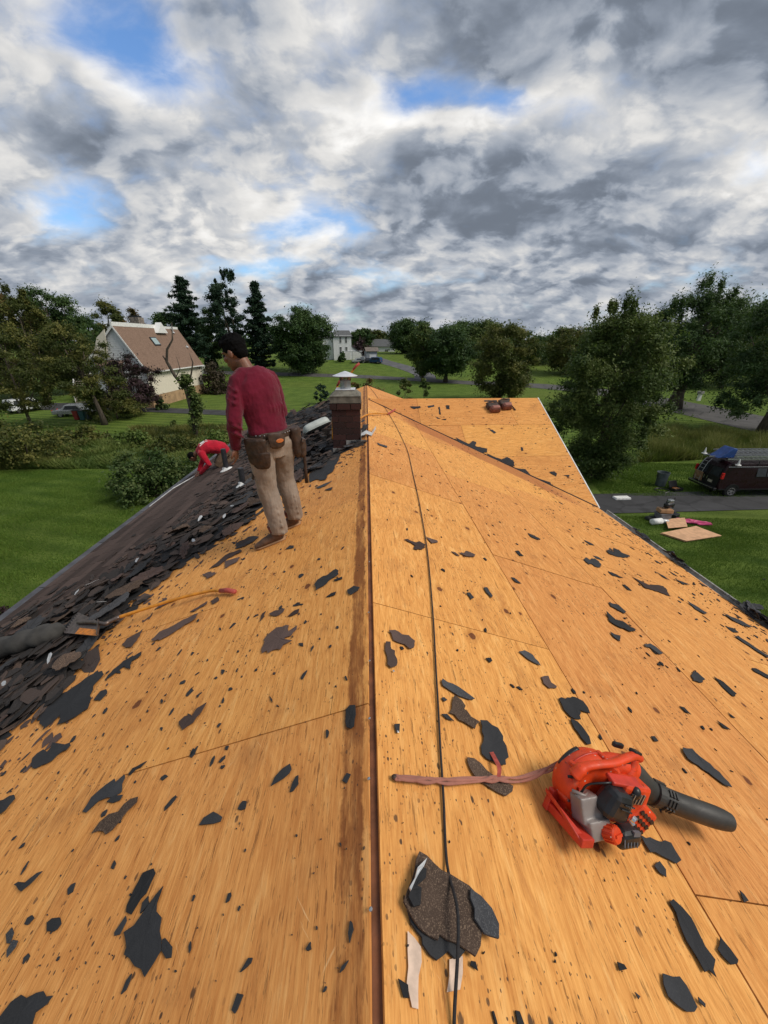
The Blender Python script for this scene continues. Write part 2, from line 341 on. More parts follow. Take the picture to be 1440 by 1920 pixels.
def scuffed(name, col, rough):
    m, g, b = mat(name, rough); v = objco(g); n = g.noise(v, 11, 5); c = g.mix(g.step(n, .3, .7), tuple(x*.8 for x in col), tuple(x*1.1 for x in col))
    du = g.noise(v, 34, 5, .7); c = g.mix(g.m('MULTIPLY', g.step(du, .54, .72), .40), c, (.34, .15, .085))
    ch = g.vor(v, 52); cc = g.new('ShaderNodeSeparateColor'); g.put(cc.inputs[0], ch.outputs['Color']); c = g.mix(g.m('MULTIPLY', g.m('GREATER_THAN', cc.outputs[0], .90), g.step(ch.outputs['Distance'], .22, .14)), c, (.62, .50, .44))
    dk = g.noise(g.scale(v, (30, 30, 90)), 1.0, 3, .6); c = g.mix(g.m('MULTIPLY', g.step(dk, .66, .74), .6), c, (.05, .012, .008))
    g.put(b.inputs['Base Color'], c); g.put(b.inputs['Roughness'], g.step(du, .3, .7, rough-.06, rough+.25)); g.put(b.inputs['Normal'], g.bump(g.noise(v, 160, 3), .25, .002)); return m
M_RED = scuffed('orange_red_plastic', (.74, .060, .010), .40)
M_REDDK = plain('dull_red_plastic', (.55, .040, .020), .42, 0, .2, 14)
M_TUBE = plain('dark_tube_plastic', (.040, .037, .034), .50, 0, .25, 9, .15)
M_TANK = plain('milky_fuel_tank', (.25, .215, .20), .38, 0, .14, 10)
M_STEEL = plain('bright_steel', (.55, .55, .55), .28, .9)
M_RUST = plain('worn_steel', (.16, .125, .11), .5, .7, .3, 30)
M_YEL = plain('orange_fibreglass', (.60, .235, .022), .42, 0, .22, 20)
M_GRIP = plain('red_rubber_grip', (.42, .07, .055), .7, 0, .15, 30)
M_ORPAINT = plain('orange_paint_worn', (.62, .20, .02), .5, 0, .3, 40)
M_LEATHER = plain('brown_leather', (.052, .028, .018), .62, 0, .4, 18, .3)
M_LEATHR = plain('red_brown_leather', (.17, .052, .032), .55, 0, .4, 14, .3)
M_SKIN = plain('brown_skin', (.20, .085, .05), .5, 0, .15, 22, .1)
M_HAIR = plain('black_hair', (.004, .0038, .004), .85, 0, .4, 60, .6, .08)
M_CONC = plain('old_concrete', (.16, .15, .125), .9, 0, .35, 12, .5)
M_LEAD = plain('lead_flashing', (.33, .32, .30), .55, .2, .35, 10)
M_SIDING = plain('cream_siding', (.74, .68, .56), .7, 0, .05, 3)
M_GSIDING = plain('pale_grey_siding', (.64, .66, .67), .7, 0, .06, 3)
M_WSIDING = plain('white_siding', (.80, .81, .82), .65, 0, .05, 3)
M_TAN = plain('tan_foundation', (.40, .26, .145), .85, 0, .2, 1.2)
M_GLASS = plain('dark_window_glass', (.03, .035, .04), .08, 0, .2, 3)
M_SKYL = plain('pale_skylight_glass', (.34, .43, .43), .1, 0, .1, 3)
M_ROPE = plain('black_rope', (.018, .017, .019), .7, 0, .4, 120, .6)
M_RUB = plain('tyre_rubber', (.016, .016, .017), .8)
M_ALU = plain('dull_aluminium', (.42, .43, .44), .38, .8, .2, 12)

def fabric(name, col, dirt=None, rough=.9):
    m, g, b = mat(name, rough); v = objco(g)
    fold = g.noise(g.scale(v, (7, 7, 1.6)), 1.0, 3, .5, .8); n = g.noise(v, 6, 5)
    c = g.mix(g.step(n, .3, .75), tuple(x*.82 for x in col), tuple(x*1.15 for x in col))
    if dirt: c = g.mix(g.m('MULTIPLY', g.step(g.noise(g.scale(v, (1, 1, .8)), 4.5, 4), .46, .70), .55), c, dirt)
    g.put(b.inputs['Base Color'], c)
    g.put(b.inputs['Normal'], g.bump(g.m('ADD', fold, g.m('MULTIPLY', g.noise(v, 300, 2), .06)), .9, .03))
    b.inputs['Specular IOR Level'].default_value = .15; b.inputs['Sheen Weight'].default_value = .15
    return m
M_MAROON = fabric('maroon_jersey', (.135, .008, .024))
M_REDSH = fabric('red_jersey', (.44, .012, .030))
M_KHAKI = fabric('khaki_canvas', (.30, .235, .185), (.18, .11, .06))
M_BROWNP = fabric('brown_canvas', (.13, .085, .055))
M_BOOT = plain('brown_boot_leather', (.105, .055, .032), .7, 0, .35, 25, .3)
M_SOCK = fabric('rust_sock', (.16, .045, .03))
M_STRAP = fabric('faded_pink_strap', (.36, .15, .11))

def leafmat(name, cols, thru=.35):
    m = bpy.data.materials.new(name); m.use_nodes = True; g = N(m.node_tree); g.n.remove(g.n['Principled BSDF'])
    at = g.new('ShaderNodeAttribute', attribute_name='tone').outputs['Fac']; v = objco(g)
    t = g.m('ADD', g.m('MULTIPLY', at, .75), g.m('MULTIPLY', g.noise(v, .55, 3), .5))
    r = g.new('ShaderNodeValToRGB'); g.put(r.inputs[0], t); e = r.color_ramp.elements
    e[0].position = .22; e[0].color = (*cols[0], 1); e[1].position = .95; e[1].color = (*cols[-1], 1)
    for i, c in enumerate(cols[1:-1]): k = e.new(.22 + .73*(i+1)/(len(cols)-1)); k.color = (*c, 1)
    d1 = g.new('ShaderNodeBsdfPrincipled'); g.put(d1.inputs['Base Color'], r.outputs[0]); d1.inputs['Roughness'].default_value = .6; d1.inputs['Specular IOR Level'].default_value = .25
    tr = g.new('ShaderNodeBsdfTranslucent'); g.put(tr.inputs['Color'], g.mix(.5, r.outputs[0], (.10, .16, .02), 'MIX'))
    mx = g.new('ShaderNodeMixShader'); mx.inputs[0].default_value = thru; g.l.new(d1.outputs[0], mx.inputs[1]); g.l.new(tr.outputs[0], mx.inputs[2])
    g.l.new(mx.outputs[0], g.n['Material Output'].inputs['Surface']); return m
L_DARK = leafmat('dark_maple_leaf', [(0.0194, 0.0426, 0.0155), (0.0387, 0.0814, 0.0232), (0.0871, 0.1452, 0.0426)], .25)
L_MID = leafmat('mid_green_leaf', [(0.0310, 0.0581, 0.0155), (0.0659, 0.1085, 0.0271), (0.1550, 0.1899, 0.0542)], .3)
L_OLIVE = leafmat('olive_leaf', [(0.0349, 0.0504, 0.0136), (0.0814, 0.1008, 0.0252), (0.1899, 0.1783, 0.0465)], .3)
L_AUT = leafmat('turning_leaf', [(0.0341, 0.0403, 0.0124), (0.0853, 0.0744, 0.0217), (0.1860, 0.0961, 0.0279)], .3)
L_PINE = leafmat('blue_green_needle', [(0.0093, 0.0248, 0.0139), (0.0186, 0.0465, 0.0248), (0.0434, 0.0806, 0.0434)], .12)
L_PURP = leafmat('purple_leaf', [(.016, .010, .012), (.038, .020, .024), (.085, .050, .058)], .2)
L_BROWN = leafmat('brown_shrub_leaf', [(.022, .018, .012), (.045, .034, .022), (.075, .058, .036)], .2)
L_BUSH = leafmat('bright_shrub_leaf', [(0.0248, 0.0527, 0.0139), (0.0589, 0.1023, 0.0279), (0.1473, 0.1860, 0.0651)], .3)
L_GRASS = leafmat('meadow_grass_blade', [(0.0697, 0.1023, 0.0186), (0.1318, 0.1628, 0.0341), (0.2480, 0.2402, 0.0775)], .3)
L_WEED = leafmat('weed_leaf', [(0.0542, 0.0969, 0.0194), (0.1066, 0.1648, 0.0349), (0.1938, 0.2325, 0.0620)], .3)
def bark():
    m, g, b = mat('grey_brown_bark', .95); v = objco(g)
    n = g.noise(g.scale(v, (9, 9, 1.6)), 1.0, 5, .65)
    g.put(b.inputs['Base Color'], g.mix(g.step(n, .3, .7), (.035, .027, .020), (.115, .092, .07))); g.put(b.inputs['Normal'], g.bump(n, .8, .04)); return m
M_BARK = bark()
L_LAWN = leafmat('lawn_blade', [(.055, .115, .012), (.085, .165, .020), (.14, .22, .035)], .3)

def lawnmat():
    m, g, b = mat('lawn', .95); w = worldco(g)
    big = g.noise(w, .045, 4, .55); mid = g.noise(w, .5, 5, .6); fine = g.noise(w, 7, 4, .7); blade = g.noise(g.scale(w, (1, 1, 1)), 42, 3, .75)
    st = g.m('SINE', g.m('MULTIPLY', g.vm('DOT_PRODUCT', w, (.25, .97, 0)), 4.6))
    t = g.m('ADD', g.m('MULTIPLY', mid, .5), g.m('ADD', g.m('MULTIPLY', fine, .35), g.m('ADD', g.m('MULTIPLY', blade, .35), g.m('MULTIPLY', st, .075))))
    c = g.mix(g.step(t, .34, .9), (.036, .078, .009), (.165, .235, .042))
    c = g.mix(g.m('MULTIPLY', g.step(big, .45, .68), .35), c, (.15, .17, .034))
    c = g.mix(g.m('MULTIPLY', g.step(g.noise(w, .22, 5, .6), .62, .78), .35), c, (.12, .105, .045))
    g.put(b.inputs['Base Color'], c); g.put(b.inputs['Normal'], g.bump(g.m('ADD', fine, blade), .9, .06)); b.inputs['Specular IOR Level'].default_value = .15
    return m
M_LAWN = lawnmat()
def asphalt(name, col, crack=True):
    m, g, b = mat(name, .9); w = worldco(g)
    n = g.noise(w, .6, 5, .6); f = g.noise(w, 30, 3, .7); bands = g.noise(g.scale(w, (.15, 1.6, 1)), 1.0, 3)
    c = g.mix(g.step(n, .3, .72), tuple(x*.72 for x in col), tuple(x*1.25 for x in col))
    c = g.mix(g.m('MULTIPLY', g.step(f, .55, .75), .35), c, tuple(x*1.9 for x in col)); c = g.mix(g.m('MULTIPLY', g.step(bands, .55, .65), .35), c, tuple(x*.6 for x in col))
    if crack:
        vv = g.vor(w, .35, 'DISTANCE_TO_EDGE'); c = g.mix(g.m('MULTIPLY', g.step(g.m('ADD', vv.outputs['Distance'], g.m('MULTIPLY', g.m('SUBTRACT', g.noise(w, 3, 4), .5), .12)), .03, .005), .6), c, (.012, .012, .013))
    g.put(b.inputs['Base Color'], c); g.put(b.inputs['Normal'], g.bump(f, .4, .01)); return m
M_ASPH = asphalt('driveway_asphalt', (.040, .040, .043)); M_ROAD = asphalt('road_asphalt', (.085, .082, .080)); M_PATH = asphalt('pale_drive', (.105, .105, .11), False)
M_SOIL = plain('bare_soil', (.10, .07, .045), .95, 0, .4, 2)
#@@SETTING

# ------------------------------------------------------------------ the setting: lawn, roads, drives
def axis(fine, step, far, growth=1.35):
    a = list(np.arange(fine[0], fine[1]+.01, step)); s = step; p = a[-1]
    while p < far[1]: s *= growth; p += s; a.append(p)
    s = step; p = a[0]
    while p > far[0]: s *= growth; p -= s; a.insert(0, p)
    return np.array(a)
gx, gy = axis((-100, 110), 2.5, (-1500, 1500)), axis((-10, 175), 2.5, (-400, 2200))
gv = [(x, y, ground(x, y)) for y in gy for x in gx]; nx = len(gx)
gq = [(j*nx+i, j*nx+i+1, (j+1)*nx+i+1, (j+1)*nx+i) for j in range(len(gy)-1) for i in range(nx-1)]
setkind(link('lawn_ground', fast_mesh('lawn_ground', gv, gq), M_LAWN, smooth=True), 'structure')
def smooth_line(pts, n=10):
    P_ = [Vector(p) for p in pts]; P_ = [P_[0]*2-P_[1]] + P_ + [P_[-1]*2-P_[-2]]; out = []
    for i in range(1, len(P_)-2):
        a, b, c, d_ = P_[i-1:i+3]
        for k in range(n):
            t = k/n; out.append(.5*((2*b) + (c-a)*t + (2*a-5*b+4*c-d_)*t*t + (3*b-a-3*c+d_)*t**3))
    out.append(P_[-2]); return out
def strip(name, pts, w, m, lift=.03, n=10, kind='structure'):
    L = smooth_line([(p[0], p[1], 0) for p in pts], n); vs = []; k = len(L); ws = w if callable(w) else (lambda t: w)
    nc = 5
    for i, p in enumerate(L):
        T = (L[min(i+1, k-1)] - L[max(i-1, 0)]).normalized(); s = Vector((T.y, -T.x, 0)); ww = ws(i/(k-1))
        for j in range(nc):
            q = p + s*ww*(j/(nc-1)-.5); q.z = ground(q.x, q.y) + lift + .02*(1-abs(j-2)/2)*0; vs.append(q)
    fs = [(i*nc+j, i*nc+j+1, (i+1)*nc+j+1, (i+1)*nc+j) for i in range(k-1) for j in range(nc-1)]
    return setkind(MB().add(vs, fs).build(name, m), kind)
strip('driveway', [(4.9, 20.6), (12, 20.2), (20, 20.3), (30, 20.6), (40, 21.0), (46, 21.2)], 2.9, M_ASPH, .034)
strip('road', [(46, -60), (45.5, 0), (45, 35), (45.5, 56), (44, 72), (36, 84), (22, 91), (8, 97), (-12, 103), (-38, 109), (-75, 116), (-140, 124)], lambda t: 9.2 - 4.6*sstep(.45, .62, t), M_ROAD, .038, 14)
strip('side_drive', [(-2, 49.5), (-12, 51.0), (-20, 53), (-29, 55.5), (-35, 57.5), (-42, 59), (-56, 60)], lambda t: 3.4 + 3.0*sstep(.55, .85, t), M_ASPH, .034)
strip('side_drive_apron', [(-34, 57), (-37.5, 64), (-38.5, 70)], 7.0, M_ASPH, .042)
strip('far_drive', [(14, 96), (14.5, 104), (11, 114), (5.5, 124), (1.5, 133), (-4, 137), (-12, 138)], lambda t: 5.2 + 1.5*sstep(.5, 1, t), M_PATH, .046)

# ------------------------------------------------------------------ the house whose roof is being stripped
house = tag(empty('house', (0, 5, 0)), 'two-storey house with its roof stripped down to orange plywood', 'house'); HO = Vector((0, 5, 0))
def rel(vs): return [Vector(v) - HO for v in vs]
class Plane:
    def __init__(s, O, u, w): s.O, s.u, s.w = Vector(O), Vector(u), Vector(w); s.n = s.u.cross(s.w); s.n = s.n if s.n.z > 0 else -s.n
    def at(s, a, b, h=0): return s.O + s.u*a + s.w*b + s.n*h
    def to(s, p): p = Vector(p) - s.O; return p.dot(s.u), p.dot(s.w)
ca, sa = cos(atan(S_)), sin(atan(S_)); cb, sb = cos(atan(SW)), sin(atan(SW))
PR = Plane((0, 0, ZR), (0, 1, 0), (ca, 0, -sa)); PL = Plane((0, 0, ZR), (0, 1, 0), (-ca, 0, -sa))
PW = Plane((0, YW, ZR), (1, 0, 0), (0, -cb, -sb)); PB = Plane((0, YW, ZR), (1, 0, 0), (0, cb, -sb))
def clip(poly, a, b, c):           # keep a*x + b*y <= c
    out = []
    for i in range(len(poly)):
        p, q = poly[i], poly[(i+1) % len(poly)]; fp, fq = a*p[0]+b*p[1]-c, a*q[0]+b*q[1]-c
        if fp <= 0: out.append(p)
        if fp*fq < 0: t = fp/(fp-fq); out.append((p[0]+(q[0]-p[0])*t, p[1]+(q[1]-p[1])*t))
    return out
def area(p): return abs(sum(p[i][0]*p[(i+1) % len(p)][1] - p[(i+1) % len(p)][0]*p[i][1] for i in range(len(p))))/2
def sheets(PLN, a0, a1, b0, b1, cuts, off, first=1.22, name='plywood_sheet'):
    rows = [b0]; rows.append(b0+first)
    while rows[-1] < b1-.05: rows.append(min(rows[-1]+1.22, b1))
    for r in range(len(rows)-1):
        x = a0 - off[r % len(off)]
        while x < a1:
            base = [(max(x, a0)+.003, rows[r]+.003), (min(x+2.44, a1)-.003, rows[r]+.003), (min(x+2.44, a1)-.003, rows[r+1]-.003), (max(x, a0)+.003, rows[r+1]-.003)]
            x += 2.44
            if base[1][0]-base[0][0] < .02: continue
            for cs in cuts:
                p = base
                for c in cs: p = clip(p, *c) if len(p) > 2 else []
                if len(p) < 3 or area(p) < .004: continue
                cx_, cy_ = sum(q[0] for q in p)/len(p), sum(q[1] for q in p)/len(p)
                dz_ = random.uniform(-.004, .0); tx, ty = random.uniform(-.0008, .0008), random.uniform(-.0012, .0012)
                top = [(q[0]-cx_, q[1]-cy_, dz_ + (q[0]-cx_)*tx + (q[1]-cy_)*ty) for q in p]
                mb = MB(); n = len(top)
                mb.add(top + [(q[0], q[1], q[2]-.0125) for q in top], [tuple(range(n)), tuple(range(2*n-1, n-1, -1))] + [((i+1) % n, i, n+i, n+(i+1) % n) for i in range(n)])
                o = mb.build(name, M_DECK, house)
                mw = Matrix((PLN.u, PLN.w, PLN.n)).transposed().to_4x4(); mw.translation = PLN.at(cx_, cy_) - HO; o.matrix_local = mw
LR, LL = XR/ca, -XL/ca
big = [[(1, 0, 99)]]
near = [(1, KV*ca, YW)]; far = [(-1, KV*ca, -YW)]       # a + b*ca*KV <= YW ; a - b*ca*KV >= YW
sheets(PR, Y0, Y1, .016, LR, [near, far], (0, 1.22, .6, 1.8), 1.22)
sheets(PL, Y0, Y1, .016, LL, big, (.7, 1.9, .2, 1.4), 1.22)
sheets(PW, 0, XR, .006, (YW-6.97)/cb, [[(-1, -cb/KV, 0), (-1, cb/KV, 0)]], (1.1, .1, 1.7), 1.22)
sheets(PB, 0, XR, .006, 3.73/cb, [[(-1, cb/KV, 0)]], (1.1, .1, 1.7), 1.22)
M_BOARD = plain('dark_ridge_board', (.17, .062, .026), .8, 0, .4, 9, .3)
MB().box((0, (Y0+Y1)/2-5, ZR-.034), (.09, Y1-Y0-.05, .012)).box((0, (Y0+Y1)/2-5, ZR-.16), (.035, Y1-Y0-.1, .22)).build('ridge_board', M_BOARD, house)
# walls under the roof
M_HW = plain('house_siding', (.50, .48, .44), .7, 0, .06, 2)
xa, xb = XL+.45, XR-.4; zt = lambda x: ZR - S_*abs(x) - .12
mb = MB(); prof = [(xa, 0), (xb, 0), (xb, zt(xb)), (0, zt(0)), (xa, zt(xa))]
mb.prism([(x, Y0+.25-5, z) for x, z in prof], (0, Y1-Y0-.5, 0)); mb.build('wall', M_HW, house)
# valley tar strip, rake trims, gutters
MB().tube([Vector((x, YW-KV*x+.01, ZR-S_*x+.006))-HO for x in np.linspace(.05, XR-.02, 24)], [random.uniform(.008, .022) for _ in range(24)], 5).build('valley_tar_strip', M_FELT, house)
MB().tube([Vector((x, YW+KV*x, ZR-S_*x+.006))-HO for x in np.linspace(.05, XR-.02, 24)], [random.uniform(.01, .03) for _ in range(24)], 5).build('valley_tar_strip', M_FELT, house)
mb = MB(); a, b_ = PW.at(XR+.012, 0, -.03), PW.at(XR+.012, 3.73/cb, -.03)
mb.prism(rel([a+Vector((-.01, 0, .035)), a+Vector((.012, 0, .035)), a+Vector((.012, 0, -.12)), a+Vector((-.01, 0, -.12))]), b_-a); mb.build('rake_trim', M_WHITE, house)
a, b_ = PB.at(XR+.012, 0, -.03), PB.at(XR+.012, 3.73/cb, -.03)
MB().prism(rel([a+Vector((-.01, 0, .035)), a+Vector((.012, 0, .035)), a+Vector((.012, 0, -.12)), a+Vector((-.01, 0, -.12))]), b_-a).build('rake_trim', M_WHITE, house)
gz = zt(XR)+.02
def gutter(x, s, y0, y1, m, z):
    mb = MB(); pr = [(0, 0), (0, -.11), (s*.085, -.11), (s*.12, -.03), (s*.12, .012), (s*.10, .012), (s*.10, -.02), (s*.07, -.09), (s*.012, -.09), (s*.012, 0)]
    mb.prism(rel([(x+p[0], y0, z+p[1]) for p in pr]), (0, y1-y0, 0)); return mb.build('gutter', m, house)
gutter(XR+.02, 1, Y0, 6.9, M_LEAD, ZR-S_*XR-.02)
M_GUT = plain('grey_gutter_guard', (.085, .085, .095), .55, .2, .35, 4)
gutter(XL-.02, -1, Y0, Y1, M_GUT, ZR+S_*XL-.02)
for k in range(14):                                              # guard panels snapped over the left gutter
    y = Y0+.05+k*1.22
    mb = MB(); z = ZR+S_*XL-.002; mb.box((XL-.075-0, y+.6-5, z-.002), (.135, 1.205, .005), Matrix.Rotation(radians(-6), 3, 'Y')); mb.build('gutter_guard', M_GUT, house)
# old shingle courses still lying on the lower left slope
Xw_pts = [(-3, -2.5), (0, -2.4), (1.59, -2.19), (2.17, -2.03), (2.54, -2.24), (2.8, -2.1), (3.2, -2.04), (3.68, -1.73), (3.9, -1.45), (5.03, -.99), (5.54, -.47), (5.97, .03), (6.9, .05), (7.4, -.18), (8, -.5), (14.3, -.62)]
Xf_pts = [(-3, -3.2), (2.0, -3.3), (2.84, -3.42), (3.5, -3.72), (3.77, -3.3), (3.9, -3.05), (4.7, -2.6), (5.86, -2.14), (7, -2.0), (8, -2.2), (9.2, -3), (11, -4.1), (14.3, -4.2)]
interp = lambda pts, y: float(np.interp(y, [p[0] for p in pts], [p[1] for p in pts]))
Xw = lambda y: interp(Xw_pts, y); Xf = lambda y: interp(Xf_pts, y)
course = .142; me_shingle = None
def strip_mesh():
    mb = MB()
    for k in range(3):
        x0, x1 = -.457+k*.3047+.004, -.457+(k+1)*.3047-.004
        mb.add([(x0, 0, .004), (x1, 0, .004), (x1, .17, .0165), (x0, .17, .0165), (x0, 0, -.002), (x1, 0, -.002), (x1, .17, .011), (x0, .17, .011)], [(0, 1, 2, 3), (3, 2, 6, 7), (0, 3, 7, 4), (1, 5, 6, 2), (4, 5, 1, 0)])
    me = bpy.data.meshes.new('shingle'); me.from_pydata(mb.v, [], mb.f); me.materials.append(M_OLDROOF); return me
me_shingle = strip_mesh()
MWL = Matrix((PL.u, PL.w, PL.n)).transposed().to_4x4()
n_sh = 0
for r in range(15):
    b_ = LL + .012 - .17 - r*course
    y = Y0 + (r % 3)*.305 + .457
    while y < Y1-.4:
        X = -(b_+.08)*ca
        if X < Xf(y)+.32 and n_sh < 295 and y > .6:
            mw = MWL.copy(); mw.translation = PL.at(y+random.uniform(-.006, .006), b_+random.uniform(-.006, .006), .004) - HO
            o = link('shingle', me_shingle, None, house); o.matrix_local = mw @ Matrix.Rotation(random.uniform(-.006, .006), 4, 'Z'); n_sh += 1
        y += .914
def ragged(mb, PLN, outer, inner, h, y0, y1, n, jag):
    vs = []
    for i in range(n+1):
        y = y0 + (y1-y0)*i/n
        for k, X in enumerate((outer(y), inner(y)+random.uniform(-jag, jag))): vs.append(PLN.at(y, abs(min(X, -.001))/ca, h) - HO)
    mb.add(vs, [(2*i, 2*i+1, 2*i+3, 2*i+2) for i in range(n)])
mb = MB(); ragged(mb, PL, lambda y: XL+.02, lambda y: min(Xw(y)-.12, -.004), .0035, Y0, Y1, 300, .07); mb.build('felt_underlay', M_FELT, house)

# chimney: part of the house, every brick a sub-part
cx0, cx1, cy0, cy1 = -.540, -.115, 6.02, 6.45; cxm, cym = (cx0+cx1)/2, (cy0+cy1)/2
zb = ZR - S_*.6 - .17
M_MORT = plain('mortar', (.14, .105, .09), .95, 0, .3, 30, .4)
def brickmat():
    m, g, b = mat('dark_red_brick', .9); v = objco(g); r = objrand(g); n = g.noise(v, 22, 5)
    c = g.mix(r, (.028, .0105, .009), (.062, .021, .017)); c = g.mix(g.m('MULTIPLY', g.step(n, .5, .75), .55), c, (.035, .018, .016))
    g.put(b.inputs['Base Color'], c); g.put(b.inputs['Normal'], g.bump(g.noise(v, 90, 4), .6, .004)); return m
M_BRICK = brickmat()
bh, gap, nrow = .083, .011, 9
ztop = zb + .10 + nrow*(bh+gap)
chim = MB().box((cxm, cym-5, (zb+ztop)/2), (cx1-cx0-.022, cy1-cy0-.022, ztop-zb)).build('chimney', M_MORT, house)
bm_cache = {}
def brick(c, L, axis_x):
    key = (round(L, 3), axis_x)
    if key not in bm_cache:
        me = bpy.data.meshes.new('brick'); b_ = MB().box((0, 0, 0), (L, .04, bh) if axis_x else (.04, L, bh)); me.from_pydata(b_.v, [], b_.f); me.materials.append(M_BRICK); bm_cache[key] = me
    o = link('brick', bm_cache[key], None, chim); o.location = Vector(c) - HO; o.rotation_euler = (random.uniform(-.01, .01), random.uniform(-.01, .01), random.uniform(-.012, .012))
for r in range(nrow):
    z = zb + .10 + r*(bh+gap) + bh/2; ex = .022 if r == nrow-1 else 0
    L = .2; offs = 0 if r % 2 else -.105
    for (c0, c1, ax, fixed) in ((cx0-ex, cx1+ex, True, cy0-ex), (cx0-ex, cx1+ex, True, cy1+ex), (cy0-ex, cy1+ex, False, cx0-ex), (cy0-ex, cy1+ex, False, cx1+ex)):
        x = c0 + offs
        while x < c1-.02:
            a, e = max(x, c0), min(x+L, c1)
            if e-a > .03:
                pos = ((a+e)/2, fixed, z) if ax else (fixed, (a+e)/2, z)
                s = .016 if (fixed in (cy1+ex, cx1+ex)) else -.016
                pos = (pos[0], pos[1]-s, pos[2]) if ax else (pos[0]-s, pos[1], pos[2])
                brick(pos, round(e-a-(.0 if ax else .08 if (a == c0 or e == c1) else 0)*0, 3), ax)
            x += L+gap
zc = ztop
MB().box((cxm, cym-5, zc+.05), (cx1-cx0+.045, cy1-cy0+.045, .10)).prism([(cxm+sx_*(cx1-cx0+.045)/2*k, cym-5+sy_*(cy1-cy0+.045)/2*k, 0) for sx_, sy_, k in ()] or [(cxm-.225, cym-5-.24, zc+.1001), (cxm+.225, cym-5-.24, zc+.1001), (cxm+.225, cym-5+.24, zc+.1001), (cxm-.225, cym-5+.24, zc+.1001)], (0, 0, .001)).add(
    [(cxm-.230, cym-5-.248, zc+.101), (cxm+.230, cym-5-.248, zc+.101), (cxm+.230, cym-5+.248, zc+.101), (cxm-.230, cym-5+.248, zc+.101), (cxm-.15, cym-5-.15, zc+.17), (cxm+.15, cym-5-.15, zc+.17), (cxm+.15, cym-5+.15, zc+.17), (cxm-.15, cym-5+.15, zc+.17)],
    [(0, 1, 5, 4), (1, 2, 6, 5), (2, 3, 7, 6), (3, 0, 4, 7), (4, 5, 6, 7)]).build('chimney_crown', M_CONC, chim)
zf = zc+.17
M_FLUE = plain('galvanised_flue', (.36, .37, .39), .42, .55, .25, 9); M_CAP = plain('white_cap_metal', (.66, .68, .72), .4, .25, .08, 8)
MB().box((cxm, cym-5, zf+.012), (.30, .30, .012)).build('flue_base_plate', M_CAP, chim, bevel=.003)
MB().lathe([(.082, zf+.018), (.082, zf+.135), (.085, zf+.138), (.075, zf+.142)], 28, Matrix.Translation((cxm, cym-5, 0))).build('flue_pipe', M_FLUE, chim)
mb = MB()
for k in range(22):
    a = 2*pi*k/22; p = (cxm+.085*cos(a), cym-5+.085*sin(a)); mb.tube([(*p, zf+.135), (*p, zf+.205)], .0045, 5)
mb.build('flue_mesh_bars', plain('brown_bars', (.14, .10, .07), .6), chim)
MB().lathe([(.188, zf+.20), (.192, zf+.206), (.09, zf+.245), (.012, zf+.272), (.002, zf+.273)], 32, Matrix.Translation((cxm, cym-5, 0))).build('flue_cap', M_CAP, chim)
mb = MB(); mb.box((cx0+.11, cy0-.012-5, zb+.10), (.25, .006, .30), Matrix.Rotation(.02, 3, 'Y')); mb.box((cx0+.36, cy0-.016-5, zb+.20), (.31, .006, .36), Matrix.Rotation(-.02, 3, 'Y')); mb.box((cx1+.012, cym-5, zb+.29), (.006, .5, .30)); mb.build('step_flashing', M_LEAD, chim)
#@@PILE

# ------------------------------------------------------------------ torn shingles: traced scraps, the long heap, crumbs
def piece_mesh(poly, thick=.004, curl=0.0, cd=0.0, wav=.0, name='torn_shingle'):
    """flat piece with a ragged outline: top and bottom fans round the middle, a thin edge, slightly curled along direction cd"""
    n = len(poly); cx_ = sum(p[0] for p in poly)/n; cy_ = sum(p[1] for p in poly)/n
    q = [(p[0]-cx_, p[1]-cy_) for p in poly]; q2 = [(x*.5, y*.5) for x, y in q]
    z = lambda x, y: curl*(x*cos(cd)+y*sin(cd))**2 + random.uniform(0, wav)
    top = [(x, y, thick+z(x, y)) for x, y in q]; mid = [(x, y, thick+z(x, y)) for x, y in q2]; ctr = (0, 0, thick)
    bot = [(x, y, zz-thick) for x, y, zz in top]; bc = (0, 0, 0)
    v = top+mid+[ctr]+bot+[bc]; f = []
    for i in range(n):
        j = (i+1) % n; f += [(i, j, n+j, n+i), (n+i, n+j, 2*n), (2*n+1+j, 2*n+1+i, 3*n+1), (j, i, 2*n+1+i, 2*n+1+j)]
    return v, f, (cx_, cy_)
def ragged_outline(pts, rough):
    out = []; n = len(pts)
    for i in range(n):
        a, b = Vector((*pts[i], 0)), Vector((*pts[(i+1) % n], 0)); L = (b-a).length; k = max(1, min(5, int(L/.022)))
        nrm = Vector((b.y-a.y, a.x-b.x, 0)).normalized() if L > 0 else Vector()
        for t in range(k):
            p = a.lerp(b, t/k) + (nrm*random.uniform(-rough, rough) if t else Vector()); out.append((p.x, p.y))
    return out
def place(PLN, me, m, a, b, h, ang=0, tilt=(0, 0), scale=(1, 1, 1), name='torn_shingle'):
    o = link(name, me, m) if not me.materials or me.materials[0] == m else None
    if o is None:
        o = bpy.data.objects.new(name, me); COL.objects.link(o); o.material_slots[0].link = 'OBJECT'; o.material_slots[0].material = m
    mw = Matrix((PLN.u, PLN.w, PLN.n)).transposed().to_4x4(); mw.translation = PLN.at(a, b, h)
    o.matrix_world = mw @ Matrix.Rotation(ang, 4, 'Z') @ Matrix.Rotation(tilt[0], 4, 'X') @ Matrix.Rotation(tilt[1], 4, 'Y') @ Matrix.Diagonal((*scale, 1)); return o
ON = {'R': (onR, PR), 'L': (onL, PL), 'W': (onW, PW)}
